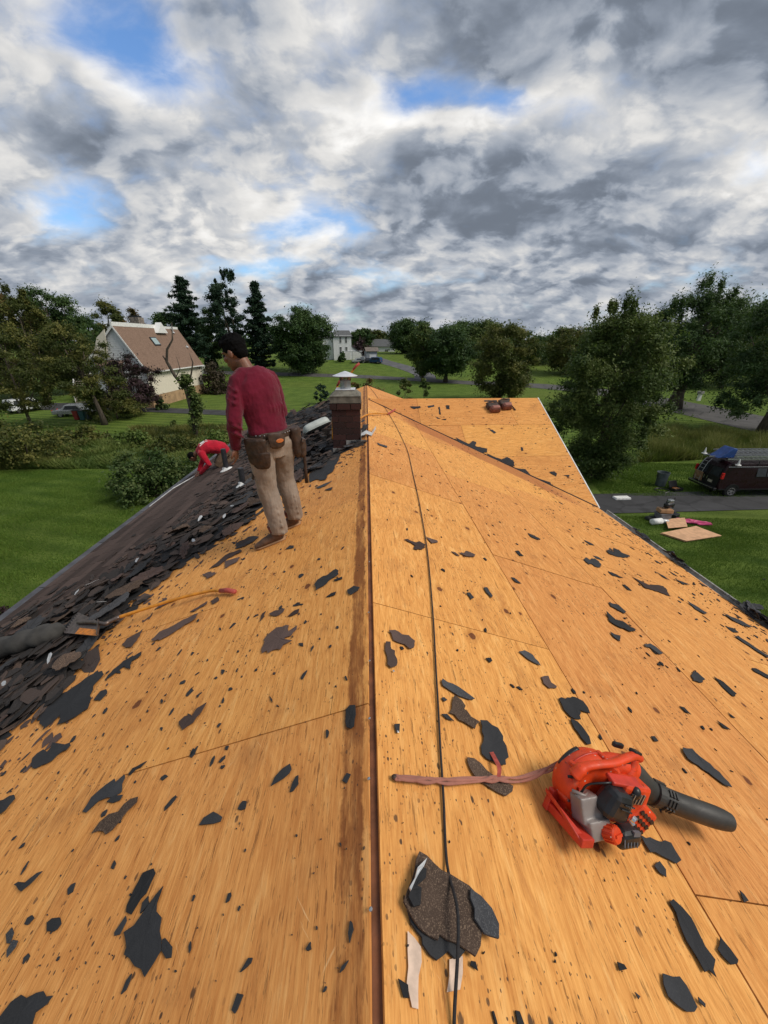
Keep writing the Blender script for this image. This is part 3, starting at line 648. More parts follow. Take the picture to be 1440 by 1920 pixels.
# zoomed crop -> photograph: (x offset, y offset, magnification)
CROP = {'A': (0, 1400, 3), 'B': (480, 1400, 3), 'C': (960, 1500, 3), 'D': (700, 1000, 3.789), 'E': (1060, 900, 3.789), 'F': (440, 1000, 4.8), 'H': (0, 1000, 3), 'I': (520, 720, 7.2), 'K': (960, 1360, 3), 'V': (740, 720, 3.6), 'Q': (600, 660, 8), 'S': (0, 0, 1)}
MT = {'f': M_FELT, 'b': M_GRAN, 'd': M_DUST, 'g': M_GREY}
SCRAPS = [   # plane, crop, material, outline, label ('' = one of the small chips of its patch)
 ('L', 'A', 'f', [(925,790),(890,850),(885,930),(915,965),(905,1040),(915,1090),(912,1150),(820,1300),(765,1240),(735,1195),(705,1175),(718,1130),(705,1050),(760,1010),(820,930),(880,840)], 'large kite-shaped charcoal shingle piece, biggest scrap on the near left slope'),
 ('L', 'A', 'f', [(918,1092),(935,1080),(975,1130),(970,1190),(940,1195),(915,1152)], 'small jagged charcoal flake touching the right edge of the large kite-shaped scrap'),
 ('L', 'A', 'f', [(870,690),(880,715),(855,770),(830,830),(800,860),(745,950),(715,935),(720,900),(760,810),(810,715)], 'long charcoal shingle strip with a pale tip, just above the large kite-shaped scrap'),
 ('L', 'A', 'f', [(715,955),(718,985),(680,1060),(650,1068),(650,1050)], 'narrow charcoal sliver lying in the sheet joint left of the large kite-shaped scrap'),
 ('L', 'A', 'f', [(-60,1560),(0,1535),(70,1440),(130,1400),(215,1390),(305,1405),(270,1455),(210,1500),(190,1570),(100,1640),(-40,1640)], 'rounded charcoal shingle piece cut by the bottom left corner of the photo'),
 ('L', 'A', 'f', [(1205,370),(1255,400),(1245,425),(1175,440),(1125,445),(1150,405)], 'small charcoal half-moon scrap alone on bare wood, left of the ridge gap'),
 ('L', 'A', 'f', [(705,160),(690,260),(610,290),(560,310),(490,375),(470,370),(520,290),(600,220),(650,185),(655,205)], 'torn charcoal scrap with spiky top, upper one of a pair on the left slope'),
 ('L', 'A', 'f', [(640,280),(695,275),(680,305),(640,320),(605,315)], ''),
 ('L', 'A', 'b', [(785,290),(780,320),(720,370),(640,470),(600,500),(560,480),(525,495),(570,430),(620,385),(670,370),(740,300)], 'long scrap with a brown granule lump at its lower end, left slope'),
 ('L', 'A', 'f', [(405,0),(380,25),(330,50),(300,80),(265,100),(190,125),(185,90),(215,45),(250,20),(240,55),(290,10),(300,-20),(400,-15)], 'forked charcoal scrap lying below the edge of the torn shingle heap'),
 ('L', 'A', 'f', [(-20,325),(0,310),(85,275),(90,295),(40,360),(-15,400)], 'blunt charcoal scrap touching the left edge of the photo'),
 ('L', 'A', 'f', [(85,780),(110,765),(150,770),(215,715),(245,705),(185,770),(125,820)], 'tadpole-shaped charcoal scrap with a thin tail near the left edge'),
 ('L', 'A', 'f', [(270,995),(300,970),(345,965),(352,1000),(330,1030),(310,1043),(270,1042)], 'small roundish charcoal scrap on the near left slope'),
 ('L', 'A', 'g', [(40,1060),(75,1020),(85,1050),(65,1110),(45,1110)], ''),
 ('L', 'A', 'g', [(45,1150),(80,1090),(108,1095),(95,1130),(45,1190)], ''),
 ('L', 'A', 'f', [(830,85),(795,120),(770,130),(735,165),(725,160),(750,125)], ''),
 ('L', 'B', 'f', [(195,100),(203,130),(190,155),(130,200),(88,225),(110,175),(150,130)], 'leaf-shaped charcoal scrap on the left slope, close to the reddish ridge band'),
 ('R', 'B', 'f', [(795,1310),(850,1345),(855,1420),(825,1415)], 'small triangular charcoal chip beside the pale tape strip at the bottom'),
 ('R', 'B', 'f', [(1205,1210),(1230,1215),(1243,1265),(1200,1235)], ''),
 ('R', 'B', 'b', [(1185,65),(1260,100),(1330,165),(1360,190),(1440,230),(1435,260),(1400,285),(1360,265),(1280,215),(1220,165),(1185,90)], 'long pointed granule scrap lying under the pink strap of the blower'),
 ('R', 'S', 'f', [(898,1354),(911,1354),(932,1367),(942,1382),(948,1400),(950,1412),(946,1437),(922,1430),(902,1415),(905,1392)], 'broad charcoal shingle piece just above the end of the pink strap'),
 ('R', 'C', 'f', [(715,200),(800,230),(885,250),(910,290),(945,345),(920,362),(880,340),(835,320),(770,300),(740,250)], 'ragged charcoal scrap directly below the blower housing'),
 ('R', 'C', 'f', [(795,375),(825,348),(860,395),(862,437),(825,415)], 'small charcoal chip just below the ragged scrap under the blower'),
 ('R', 'C', 'f', [(880,580),(900,562),(950,610),(1000,670),(1030,730),(1080,830),(1135,905),(1125,960),(1140,1000),(1100,960),(1075,975),(1030,890),(975,800),(930,690)], 'long dagger-like charcoal shingle strip near the lower right corner'),
 ('R', 'C', 'f', [(1165,775),(1220,840),(1265,905),(1260,925),(1225,930),(1180,885),(1150,845)], 'oval charcoal scrap right of the long dagger-like strip'),
 ('R', 'C', 'f', [(840,980),(900,1000),(935,997),(975,1050),(1005,1110),(1035,1170),(1020,1195),(975,1195),(925,1160),(870,1110),(845,1040)], 'shield-shaped charcoal piece at the bottom below the long dagger-like strip'),
 ('R', 'C', 'f', [(1275,512),(1300,535),(1325,570),(1300,580)], ''),
 ('R', 'C', 'f', [(585,915),(625,930),(640,955),(600,965)], ''),
 ('R', 'C', 'f', [(1040,1112),(1080,1150),(1080,1170),(1045,1140)], ''),
 ('R', 'C', 'g', [(685,1085),(715,1110),(705,1125)], ''),
 ('R', 'K', 'f', [(955,130),(1010,135),(1030,160),(1110,220),(1160,270),(1230,355),(1190,340),(1100,270),(985,195),(955,150)], 'spear-shaped charcoal scrap lying above the blower tube'),
 ('R', 'D', 'g', [(487,1040),(560,1075),(640,1125),(715,1185),(680,1188),(600,1160),(545,1125),(490,1090)], 'folded lens-shaped grey scrap right of the black rope'),
 ('R', 'D', 'b', [(570,1160),(620,1190),(650,1235),(630,1245),(690,1310),(750,1345),(715,1398),(640,1350),(535,1280),(555,1215)], 'brown granule shingle piece right of the rope, below the lens-shaped scrap'),
 ('R', 'D', 'f', [(480,1290),(520,1290),(570,1340),(520,1325)], ''),
 ('R', 'D', 'f', [(480,1175),(500,1170),(522,1190),(500,1200)], ''),
 ('R', 'S', 'f', [(1047,1311),(1062,1309),(1078,1309),(1092,1316),(1101,1328),(1105,1339),(1086,1333),(1088,1350),(1076,1349),(1068,1345),(1056,1332)], 'charcoal scrap with a bite out of its corner, uphill of the blower'),
 ('R', 'E', 'f', [(30,1700),(80,1720),(130,1780),(165,1830),(178,1880),(150,1885),(110,1840),(60,1770)], 'tapering charcoal scrap hanging below the bitten scrap uphill of the blower'),
 ('R', 'D', 'd', [(1190,1025),(1240,1018),(1260,1065),(1300,1090),(1295,1105),(1245,1105),(1205,1070)], 'small L-shaped brown scrap in the middle of the right slope'),
 ('R', 'D', 'g', [(1030,845),(1070,835),(1130,870),(1185,945),(1140,925),(1090,895)], 'crumpled grey scrap with a brown fold in the middle of the right slope'),
 ('R', 'D', 'd', [(85,778),(118,780),(125,830),(150,840),(165,900),(160,950),(120,965),(95,940)], 'tall grey-brown shingle tab with a nail, right beside the ridge gap'),
 ('R', 'D', 'd', [(105,700),(150,695),(200,725),(250,730),(293,770),(280,825),(250,828),(220,795),(170,780),(140,765)], 'curved brown scrap just above the tall tab beside the ridge gap'),
 ('R', 'D', 'f', [(145,1362),(185,1360),(182,1420),(160,1422)], 'tiny charcoal tab with a white nail head between ridge and rope'),
 ('R', 'D', 'd', [(370,28),(450,55),(458,68),(415,75)], 'brown triangular chip touching the right side of the rope'),
 ('R', 'D', 'd', [(218,48),(240,45),(300,70),(325,60),(370,85),(365,108),(310,122),(285,115),(300,92)], 'brown arrow-shaped scrap left of the rope, half way up the roof'),
 ('R', 'D', 'd', [(600,143),(650,140),(660,128),(722,155),(715,172),(660,168)], 'brown flat scrap with a notch, right of the rope half way up'),
 ('R', 'D', 'd', [(550,132),(580,138),(612,165),(590,160)], ''),
 ('R', 'D', 'g', [(780,390),(805,388),(845,450),(835,465),(800,425)], ''),
 ('R', 'D', 'g', [(660,425),(685,425),(713,460),(690,475)], ''),
 ('R', 'D', 'f', [(1005,130),(1030,128),(1065,165),(1040,165)], ''),
 ('R', 'D', 'f', [(975,315),(1000,320),(1050,360),(1010,350)], ''),
 ('R', 'D', 'f', [(795,892),(830,888),(842,910),(825,923)], ''),
 ('R', 'D', 'f', [(1095,0),(1130,15),(1185,45),(1170,50),(1120,30)], ''),
 ('R', 'E', 'f', [(125,570),(150,555),(170,570),(205,560),(250,600),(245,625),(210,620),(185,600),(165,605)], 'puzzle-shaped charcoal scrap on the far right slope'),
 ('R', 'E', 'f', [(195,540),(230,548),(270,575),(220,560)], ''),
 ('R', 'E', 'f', [(285,505),(310,500),(350,525),(340,485),(380,500),(400,520),(455,545),(440,555),(380,550),(310,530)], 'branching charcoal scrap high on the far right slope'),
 ('R', 'E', 'f', [(300,650),(330,660),(410,700),(380,695),(330,680)], ''),
 ('R', 'E', 'd', [(470,690),(530,720),(580,745),(640,750),(690,760),(720,790),(745,830),(690,810),(620,785),(560,770),(510,720)], 'longest brown-grey scrap on the right slope, near the eave'),
 ('R', 'E', 'f', [(400,745),(420,745),(470,790),(440,785)], ''),
 ('R', 'E', 'f', [(645,655),(690,680),(740,715),(690,690)], ''),
 ('R', 'E', 'f', [(775,705),(830,725),(880,750),(820,735)], ''),
 ('R', 'E', 'f', [(305,870),(340,885),(375,890),(430,940),(415,952),(360,920),(320,900)], 'charcoal scrap just above the hooked scrap on the right slope'),
 ('R', 'E', 'f', [(285,940),(320,980),(370,1000),(410,1010),(455,1045),(500,1065),(495,1082),(440,1075),(370,1045),(315,1010)], 'long hooked charcoal scrap lying at the end of a sheet joint, right slope'),
 ('R', 'E', 'f', [(315,1082),(345,1100),(390,1110),(385,1150),(340,1120)], 'small forked charcoal scrap below the hooked scrap on the right slope'),
 ('R', 'E', 'g', [(555,1170),(600,1165),(640,1190),(690,1235),(665,1242),(625,1215),(595,1190),(570,1190)], 'comma-shaped curled grey scrap on the open right slope'),
 ('R', 'E', 'f', [(895,1385),(910,1365),(935,1375),(990,1420),(965,1445),(905,1430)], 'broken charcoal ring of scrap right of centre on the right slope'),
 ('R', 'E', 'f', [(1050,1400),(1120,1440),(1160,1475),(1212,1525),(1185,1540),(1130,1490)], 'charcoal wedge widening downhill near the right edge'),
 ('R', 'E', 'f', [(1322,1340),(1350,1342),(1440,1390),(1490,1420),(1490,1440),(1440,1415),(1340,1365)], 'rounded charcoal bar running out of the photo at the right edge'),
 ('R', 'E', 'f', [(1185,1105),(1240,1125),(1300,1160),(1440,1255),(1430,1268),(1300,1180)], 'very long thin charcoal strip close to the right eave'),
 ('R', 'E', 'f', [(805,1610),(840,1620),(890,1670),(850,1650)], ''),
 ('R', 'E', 'f', [(1072,1712),(1110,1735),(1170,1778),(1120,1765)], ''),
 ('R', 'E', 'f', [(1150,1655),(1205,1695),(1180,1690)], ''),
 ('R', 'E', 'f', [(860,865),(920,895),(960,920),(1010,950),(980,955),(920,920)], ''),
 ('R', 'E', 'f', [(1150,1045),(1190,1055),(1230,1085),(1200,1085)], ''),
 ('R', 'E', 'f', [(1110,945),(1180,975),(1250,1005),(1330,1055),(1260,1035),(1190,1005)], ''),
 ('R', 'E', 'f', [(605,1825),(630,1825),(658,1860),(630,1862)], ''),
 ('R', 'E', 'f', [(130,430),(180,450),(205,468),(170,462)], ''),
 ('R', 'E', 'f', [(205,345),(235,345),(258,362)], ''),
 ('L', 'F', 'f', [(915,330),(940,345),(940,375),(880,410),(800,480),(735,520),(722,470),(770,410),(860,365)], 'thick charcoal wedge left of the ridge, below the standing man'),
 ('L', 'F', 'f', [(890,425),(970,395),(970,415),(910,435)], ''),
 ('L', 'F', 'g', [(1015,515),(1075,480),(1128,490),(1110,520),(1050,560),(1020,545)], 'small oval grey scrap right of the charcoal wedge, near the ridge'),
 ('L', 'F', 'f', [(825,580),(870,545),(915,530),(905,560),(860,575)], ''),
 ('L', 'F', 'd', [(265,965),(300,920),(380,855),(490,835),(490,890),(565,835),(560,870),(510,930),(455,945),(450,965),(520,970),(440,1010),(415,1055),(340,1060),(305,1085),(290,1060),(250,1085)], 'spiky-edged brown-grey shingle piece in the middle of the left slope'),
 ('L', 'F', 'd', [(315,730),(370,700),(455,685),(440,715),(380,750),(330,745)], 'small flat scrap just above the spiky-edged piece'),
 ('L', 'F', 'd', [(480,755),(540,700),(585,685),(575,720),(520,748)], ''),
 ('L', 'F', 'd', [(230,800),(250,730),(285,705),(265,760)], ''),
 ('L', 'F', 'f', [(1005,1600),(1040,1560),(1090,1555),(1085,1680),(1080,1745),(1050,1768),(1010,1750)], 'grey tongue-shaped shingle tab with a nail, left beside the ridge'),
 ('L', 'F', 'f', [(460,150),(500,112),(535,115),(530,135)], "small charcoal chip below the standing man's boot"),
 ('L', 'F', 'f', [(5,145),(20,90),(75,70),(130,35),(220,35),(150,90),(60,130)], "charcoal scrap left of the standing man's front boot"),
 ('L', 'H', 'd', [(1010,1065),(1040,1035),(1085,1030),(1110,990),(1165,955),(1150,985),(1090,1070),(1030,1110)], 'brown club-shaped scrap in the middle of the near left slope'),
 ('L', 'H', 'd', [(855,605),(920,550),(1060,480),(1120,455),(1110,480),(1000,545),(900,605)], 'long straight brown strip lying below the shovel handle'),
 ('L', 'H', 'd', [(690,630),(730,590),(805,545),(790,580),(740,650),(720,645)], 'squarish brown-grey scrap just right of the shovel blade'),
 ('L', 'H', 'd', [(870,435),(910,395),(1015,355),(1000,375),(920,410)], 'ragged brown scrap just above the shovel handle'),
 ('L', 'H', 'f', [(595,830),(640,770),(700,720),(800,670),(795,690),(745,720),(735,770),(700,750),(650,790)], 'long charcoal shingle piece reaching out of the heap below the shovel blade'),
 ('L', 'H', 'f', [(530,940),(570,890),(600,880),(605,905),(565,945)], 'small charcoal chip below the long piece that reaches out of the heap'),
 ('L', 'H', 'f', [(215,1045),(300,940),(440,860),(560,780),(590,800),(530,860),(500,990),(430,1040),(330,1085),(350,1020),(250,1110),(240,1080)], 'largest charcoal slab at the lower edge of the heap, near the left edge'),
 ('L', 'H', 'd', [(1140,235),(1180,220),(1225,225),(1170,260)], ''),
 ('L', 'H', 'd', [(1265,200),(1270,160),(1350,135),(1340,160)], ''),
 ('L', 'H', 'd', [(1180,205),(1270,125),(1350,95),(1365,105),(1290,140),(1240,180)], 'brown scrap at the heap edge, above the red shovel grip'),
 ('L', 'H', 'd', [(1070,445),(1170,385),(1165,400),(1100,440)], ''),
 ('L', 'H', 'd', [(1185,385),(1225,360),(1235,380),(1200,402)], ''),
 ('L', 'H', 'd', [(1330,85),(1345,50),(1440,20),(1440,40),(1380,75)], ''),
 ('L', 'I', 'g', [(430,1235),(560,1050),(700,1000),(830,975),(835,1030),(780,1110),(760,1180),(690,1225),(660,1300),(580,1310),(530,1290),(440,1330)], 'broad flat grey shingle sheet below the chimney, right of the standing man'),
 ('L', 'I', 'g', [(510,1410),(600,1370),(745,1310),(670,1370),(560,1415)], 'pointed grey scrap just below the broad flat sheet under the chimney'),
 ('L', 'I', 'g', [(640,1440),(690,1415),(750,1400),(735,1435)], ''),
 ('R', 'Q', 'g', [(855,1370),(1000,1415),(1005,1445),(870,1395)], 'small grey rectangle right of the ridge, below the chimney'),
 ('W', 'V', 'f', [(100,155),(170,150),(175,162),(130,170)], 'grey chip at the left end of the cross wing, nearest its ridge'),
 ('W', 'V', 'f', [(222,150),(265,142),(268,152),(228,162)], ''),
 ('W', 'V', 'f', [(295,158),(305,156),(312,208),(300,205)], ''),
 ('W', 'V', 'f', [(345,145),(368,145),(372,170),(350,170)], ''),
 ('W', 'V', 'f', [(275,220),(310,235),(290,235)], ''),
 ('W', 'V', 'f', [(315,240),(350,235),(345,245)], ''),
 ('W', 'V', 'f', [(640,310),(660,310),(685,330),(670,335)], ''),
 ('W', 'V', 'f', [(1040,595),(1075,590),(1095,605),(1090,625),(1065,612)], 'largest loose charcoal scrap low on the cross wing, off the valley'),
 ('W', 'V', 'f', [(850,430),(862,428),(870,450),(855,455)], ''),
 ('W', 'V', 'f', [(1140,618),(1180,615),(1175,628)], ''),
 ('W', 'V', 'f', [(410,365),(450,400),(500,405),(530,385),(550,395),(545,420),(600,445),(625,440),(625,465),(570,465),(500,430),(430,395)], 'ragged charcoal shingle left along the valley, upper clump on the cross wing'),
 ('W', 'V', 'f', [(620,475),(660,490),(720,510),(760,495),(800,520),(810,560),(760,550),(700,525),(640,500)], 'ragged charcoal shingle along the valley, middle clump on the cross wing'),
 ('W', 'V', 'f', [(805,570),(880,575),(870,600),(960,645),(1050,665),(1060,690),(1000,680),(900,625),(830,590)], 'ragged charcoal shingle along the valley, lowest clump on the cross wing'),
]
def chip_label(pl, cx_, cy_, mk):
    col = {'f': 'charcoal', 'd': 'brown', 'g': 'grey', 'b': 'brown granule'}[mk]
    if pl == 'W': return CHIP['W'] + (', near its ridge' if cy_ < 1.6 else ', mid slope')
    if pl == 'L': spots = (((0.45, 1.0), 'at the bottom left of the photo'), ((1.0, .9), 'near the forked scrap at the heap edge'), ((2.0, .6), 'around the spiky brown-grey piece'), ((2.4, 1.6), 'around the shovel shaft'), ((2.6, .3), 'around the thick charcoal wedge'), ((3.6, 1.3), 'left of the standing man'), ((5.2, .9), 'below the chimney'))
    else: spots = (((.5, .3), 'around the brown granule stack'), ((.75, 1.3), 'around the blower tube'), ((.45, 1.0), 'below the blower'), ((1.6, .35), 'beside the rope above the strap'), ((1.9, 2.4), 'uphill of the blower'), ((2.6, 1.0), 'mid slope'), ((3.2, 3.0), 'between hooked scrap and right eave'), ((4.5, 1.0), 'right of the rope half way up'), ((5, 3), 'near the valley foot'))
    w_ = min(spots, key=lambda q: (q[0][0]-cx_)**2+(q[0][1]-cy_)**2)[1]
    return f"small {col} shingle chip {'left' if pl == 'L' else 'right'} of the ridge {w_}"
CHIP = {'L': 'small dark shingle chip on the bare plywood left of the ridge', 'R': 'small dark shingle chip on the bare plywood right of the ridge', 'W': 'small dark shingle chip on the orange plywood of the cross wing'}
n_torn = 0
for pl, crop, mk, pts, lab in SCRAPS:
    ox, oy, mg = CROP[crop]; f_, PLN = ON[pl]
    uv = [PLN.to(f_(ox+x/mg, oy+y/mg)) for x, y in pts]
    size = max(max(p[0] for p in uv)-min(p[0] for p in uv), max(p[1] for p in uv)-min(p[1] for p in uv))
    out = ragged_outline(uv, min(.011, size*.045))
    v, f, c = piece_mesh(out, .0032, random.uniform(.0, .14)/max(size, .15), random.uniform(0, pi), .0025 if size > .1 else .0005)
    me = bpy.data.meshes.new('torn_shingle'); me.from_pydata(v, [], f); me.materials.append(MT[mk])
    o = place(PLN, me, MT[mk], c[0], c[1], .0035)
    tag(o, lab or chip_label(pl, c[0], c[1], mk), 'torn shingle', 'torn shingle scraps on the bare roof deck'); n_torn += 1
# the layered brown stack at the bottom of the photo
def stack_piece(pts, h, m, label, curl=.12, cd=0, tilt=0):
    ox, oy, mg = CROP['B']; uv = ragged_outline([PR.to(onR(ox+x/mg, oy+y/mg)) for x, y in pts], .005)
    v, f, c = piece_mesh(uv, .007, curl, cd, .004); me = bpy.data.meshes.new('torn_shingle'); me.from_pydata(v, [], f); me.materials.append(m)
    o = place(PR, me, m, c[0], c[1], h, 0, (tilt, 0)); return tag(o, label, 'torn shingle', 'torn shingle scraps on the bare roof deck')
stack_piece([(865,1000),(900,1050),(925,1080),(930,1120),(970,1180),(1010,1210),(1050,1180),(1070,1160),(1110,1200),(1140,1195),(1165,1160),(1200,1050),(1000,800),(860,800),(840,900)], .003, M_FELT, 'dark lower shingle layer under the brown granule stack beneath the rope')
stack_piece([(905,610),(985,675),(1075,740),(1180,805),(1240,870),(1290,950),(1250,1060),(1245,1140),(1215,1200),(1160,1160),(1060,1110),(1015,1075),(1005,1110),(950,1080),(900,1040),(865,990),(815,890),(840,820),(880,700)], .014, M_GRAN, 'large brown granule shingle stack beneath the black rope at the bottom', .10, .6)
stack_piece([(1180,830),(1240,870),(1300,940),(1335,1030),(1335,1110),(1290,1095),(1255,1080),(1200,1000)], .026, M_GREY, 'grey granule flap on the right side of the brown shingle stack', .2, .3)
stack_piece([(880,700),(935,720),(930,770),(890,780),(850,840),(905,830),(900,920),(860,935),(835,880)], .027, M_FELT, 'charcoal tar patch on the left side of the brown shingle stack', .1)
stack_piece([(835,830),(880,720),(932,668),(915,712),(868,790),(842,850)], .034, M_PALE, 'pale curled film edge standing up along the left of the brown stack', .6)
for pts, lab in (([(850,1040),(925,1130),(910,1480),(875,1470),(845,1330),(850,1150)], 'long pale release tape strip left of the rope below the brown stack'), ([(1085,1200),(1160,1180),(1145,1370),(1070,1385)], 'short pale release tape strip under the rope below the brown stack')):
    uv = ragged_outline([PR.to(onR(480+x/3, 1400+y/3)) for x, y in pts], .004); v, f, c = piece_mesh(uv, .0012, 0, 0, .0008)
    me = bpy.data.meshes.new('release_tape'); me.from_pydata(v, [], f)
    o = place(PR, me, plain('pale_pink_tape', (.64, .47, .36), .5, 0, .2, 20), c[0], c[1], .0025, name='release_tape'); tag(o, lab, 'tape strip', 'release tape strips')
# long heap of torn shingles down the left slope
def rand_piece(L, Wd, n=9):
    pts = []
    for k in range(n):
        a = 2*pi*k/n + random.uniform(-.2, .2); r = random.uniform(.72, 1.12)
        sq = 1/max(abs(cos(a)), abs(sin(a)))**.65
        pts.append((L/2*r*cos(a)*sq, Wd/2*r*sin(a)*sq))
    return pts
BASE = []
for k in range(26):
    L, Wd = random.uniform(.20, .42), random.uniform(.09, .2)
    v, f, c = piece_mesh(ragged_outline(rand_piece(L, Wd), .014), .0045, random.uniform(-.5, 1.3), random.uniform(0, pi), .012)
    me = bpy.data.meshes.new('torn_shingle'); me.from_pydata(v, [], f); me.materials.append(M_FELT); BASE.append(me)
PILE = 150
ZONES = ((1.9, 'below the felt roll'), (2.7, 'around the shovel blade'), (3.6, 'just above the shovel blade'), (4.6, 'between shovel and standing man'), (5.6, 'beside the legs of the standing man'), (6.6, 'left of the chimney foot'), (8.5, 'around the pale vent cover'), (10.5, 'behind the chimney'), (99, 'at the far gable end'))
MATN = {M_FELT.name: 'charcoal', M_DUST.name: 'dusty brown', M_GREY.name: 'grey granule', M_GRAN.name: 'brown granule'}
mats_p = [M_FELT]*3 + [M_DUST]*5 + [M_GREY]*2 + [M_GRAN]*3  # brown share covers real dusty pieces plus light flare put into the colour
def heap_spot(t):
    y = 1.1 + 12.6*t; a, b = abs(min(Xw(y)+.02, -.02)), abs(max(Xf(y), XL+.08)); return y, a, b
for k in range(PILE):
    y, a, b = heap_spot((k/PILE)**1.35); s = random.random(); X = a + (b-a)*(s**.85)
    if y < 7 and y > 5.9 and X < .75: X = .65 + random.random()*.6
    hill = .5 + .5*sin(pi*min(max((X-a)/(b-a+.01), 0), 1)); h = .015 + hill*random.uniform(.02, .10 if y < 7 else .19)
    big_ = 1.0 if y < 5 else 1.25
    mm = random.choice(mats_p); o = place(PL, random.choice(BASE), mm, y, X/ca, h, random.gauss(.12, .75), (random.gauss(0, .16), random.gauss(0, .14)), (big_*random.uniform(.75, 1.2), big_*random.uniform(.75, 1.25), 1))
    tag(o, f"{MATN[mm.name]} torn shingle in the {'upper' if s < .5 else 'lower'} heap {next(l for q, l in ZONES if y < q)}", 'torn shingle', 'heap of torn shingles on the left slope')
mb = MB()
for k in range(2300):
    y, a, b = heap_spot(random.random()**1.25); t = random.random(); X = a + (b-a+.06)*t
    if 5.98 < y < 6.6 and X < .62: continue
    v, f, c = piece_mesh(rand_piece(random.uniform(.06, .34), random.uniform(.04, .15), 6), .004, random.uniform(-.3, .6), random.uniform(0, pi), .004)
    h = .006 + (sin(pi*min(max(t, 0), 1)))*random.uniform(0, .075 if y < 7 else .16)
    Mx = Matrix.Rotation(random.gauss(.1, .7), 4, 'Z') @ Matrix.Rotation(random.gauss(0, .12), 4, 'X') @ Matrix.Rotation(random.gauss(0, .12), 4, 'Y'); v = [Mx @ Vector(p) for p in v]
    mb.add([PL.at(y+p.x, X/ca+p.y, h+p.z) for p in v], f)
for k in range(420):
    y = random.uniform(1.2, 13); X = abs(Xf(y)) + abs(random.gauss(0, .38)); 
    if X > abs(XL)-.05: continue
    v, f, c = piece_mesh(ragged_outline(rand_piece(random.uniform(.05, .28), random.uniform(.03, .12), 6), .01), .004, random.uniform(-.3, .9), random.uniform(0, pi), .006)
    Mx = Matrix.Rotation(random.gauss(.1, .5), 4, 'Z') @ Matrix.Rotation(random.gauss(0, .08), 4, 'X'); v = [Mx @ Vector(p) for p in v]; mb.add([PL.at(y+p.x, X/ca+p.y, .021+p.z) for p in v], f)
def rubble_mat():
    m, g, b = mat('torn_shingle_rubble', .95); r = g.new('ShaderNodeNewGeometry').outputs['Random Per Island']; v = worldco(g)
    ramp = g.new('ShaderNodeValToRGB'); g.put(ramp.inputs[0], r); e = ramp.color_ramp.elements; e[0].color = (.022, .020, .020, 1); e[1].color = (.11, .075, .060, 1); k = e.new(.45); k.color = (.040, .034, .032, 1); k = e.new(.8); k.color = (.066, .047, .040, 1)
    g.put(b.inputs['Base Color'], g.mix(g.m('MULTIPLY', g.step(g.noise(v, 180, 2), .5, .7), .4), ramp.outputs[0], (.11, .095, .085))); g.put(b.inputs['Normal'], g.bump(g.noise(v, 200, 2), .4, .003)); b.inputs['Specular IOR Level'].default_value = .25; return m
M_RUBBLE = rubble_mat()
setkind(mb.build('shingle_rubble', M_RUBBLE), 'stuff')
# pale metal scraps in the heap
for k, (x, y, L) in enumerate(((705, 1020, 0), (560, 858, .18), (572, 868, .10), (607, 858, .10), (640, 838, .11), (540, 842, .16), (548, 815, .15), (535, 815, .12), (528, 832, .2), (186, 1111, .16), (160, 1128, .08), (270, 1068, .09), (375, 1032, .11), (431, 985, .1), (385, 988, .1), (445, 965, .09), (116, 1256, .09), (33, 1305, .09), (208, 1150, .1), (100, 1060, 0))):
    if not L: continue
    p = PL.to(onL(x, y)); v, f, c = piece_mesh(rand_piece(L, L*.35, 7), .002, random.uniform(.5, 2), random.uniform(0, pi), .006); me = bpy.data.meshes.new('metal_scrap'); me.from_pydata(v, [], f); me.materials.append(M_PALE)
    o = place(PL, me, M_PALE, p[0], p[1], .13, random.uniform(-.6, .9), (random.gauss(0, .3), random.gauss(0, .3)), name='metal_scrap'); tag(o, 'small bright metal flashing scrap lying among the torn shingles', 'metal scrap', 'bright scraps in the shingle heap')
# crumbs over the whole deck
def crumbs(name, PLN, n, amin, amax, bmin, bmax, keep, m, smin, smax, h=.0015):
    mb = MB()
    while n > 0:
        a, b = random.uniform(amin, amax), random.uniform(bmin, bmax)
        if not keep(a, b): continue
        n -= 1; s = smin + (smax-smin)*random.random()**5; k = random.randint(4, 7); e = random.uniform(.16, .8); r = random.gauss(0, .55); pts = []
        for i in range(k):
            t = 2*pi*i/k + random.uniform(-.35, .35); q_ = random.uniform(.55, 1.25); x, y = s*q_*cos(t), s*e*q_*sin(t); pts.append((a+x*cos(r)-y*sin(r), b+x*sin(r)+y*cos(r)))
        vs = [PLN.at(*p, h+.003) for p in pts] + [PLN.at(*p, h-.002) for p in pts]
        mb.add(vs, [tuple(range(k))] + [((i+1) % k, i, k+i, k+(i+1) % k) for i in range(k)])
    return setkind(mb.build(name, m), 'stuff')
patch = lambda a, b, s=1.7, t=.0: sin(a*s*1.3+b*2.1+3*sin(b*1.7))+sin(b*s*2.3-a*.9)+sin(a*3.7+1.1)*.6 > random.uniform(-2.2, 1.6)+t
inR = lambda a, b: a < YW-KV*b*ca-.02 and patch(a, b)
crumbs('shingle_crumbs', PR, 1500, .15, 10.5, .03, LR-.02, inR, M_FELT, .0016, .030)
crumbs('shingle_crumbs', PR, 420, 1.5, 7.5, 3.2, LR-.02, lambda a, b: inR(a, b) and random.random() < (b-3.0)/1.9, M_FELT, .006, .055)
crumbs('shingle_crumbs', PL, 1100, .1, 6.3, .03, 2.3, lambda a, b: b < -Xw(a)/ca+.05 and patch(a, b), M_FELT, .0016, .030)
crumbs('shingle_crumbs', PL, 260, .8, 6.0, .2, 2.4, lambda a, b: -Xw(a)/ca-.45 < b < -Xw(a)/ca+.05, M_DUST, .008, .06)
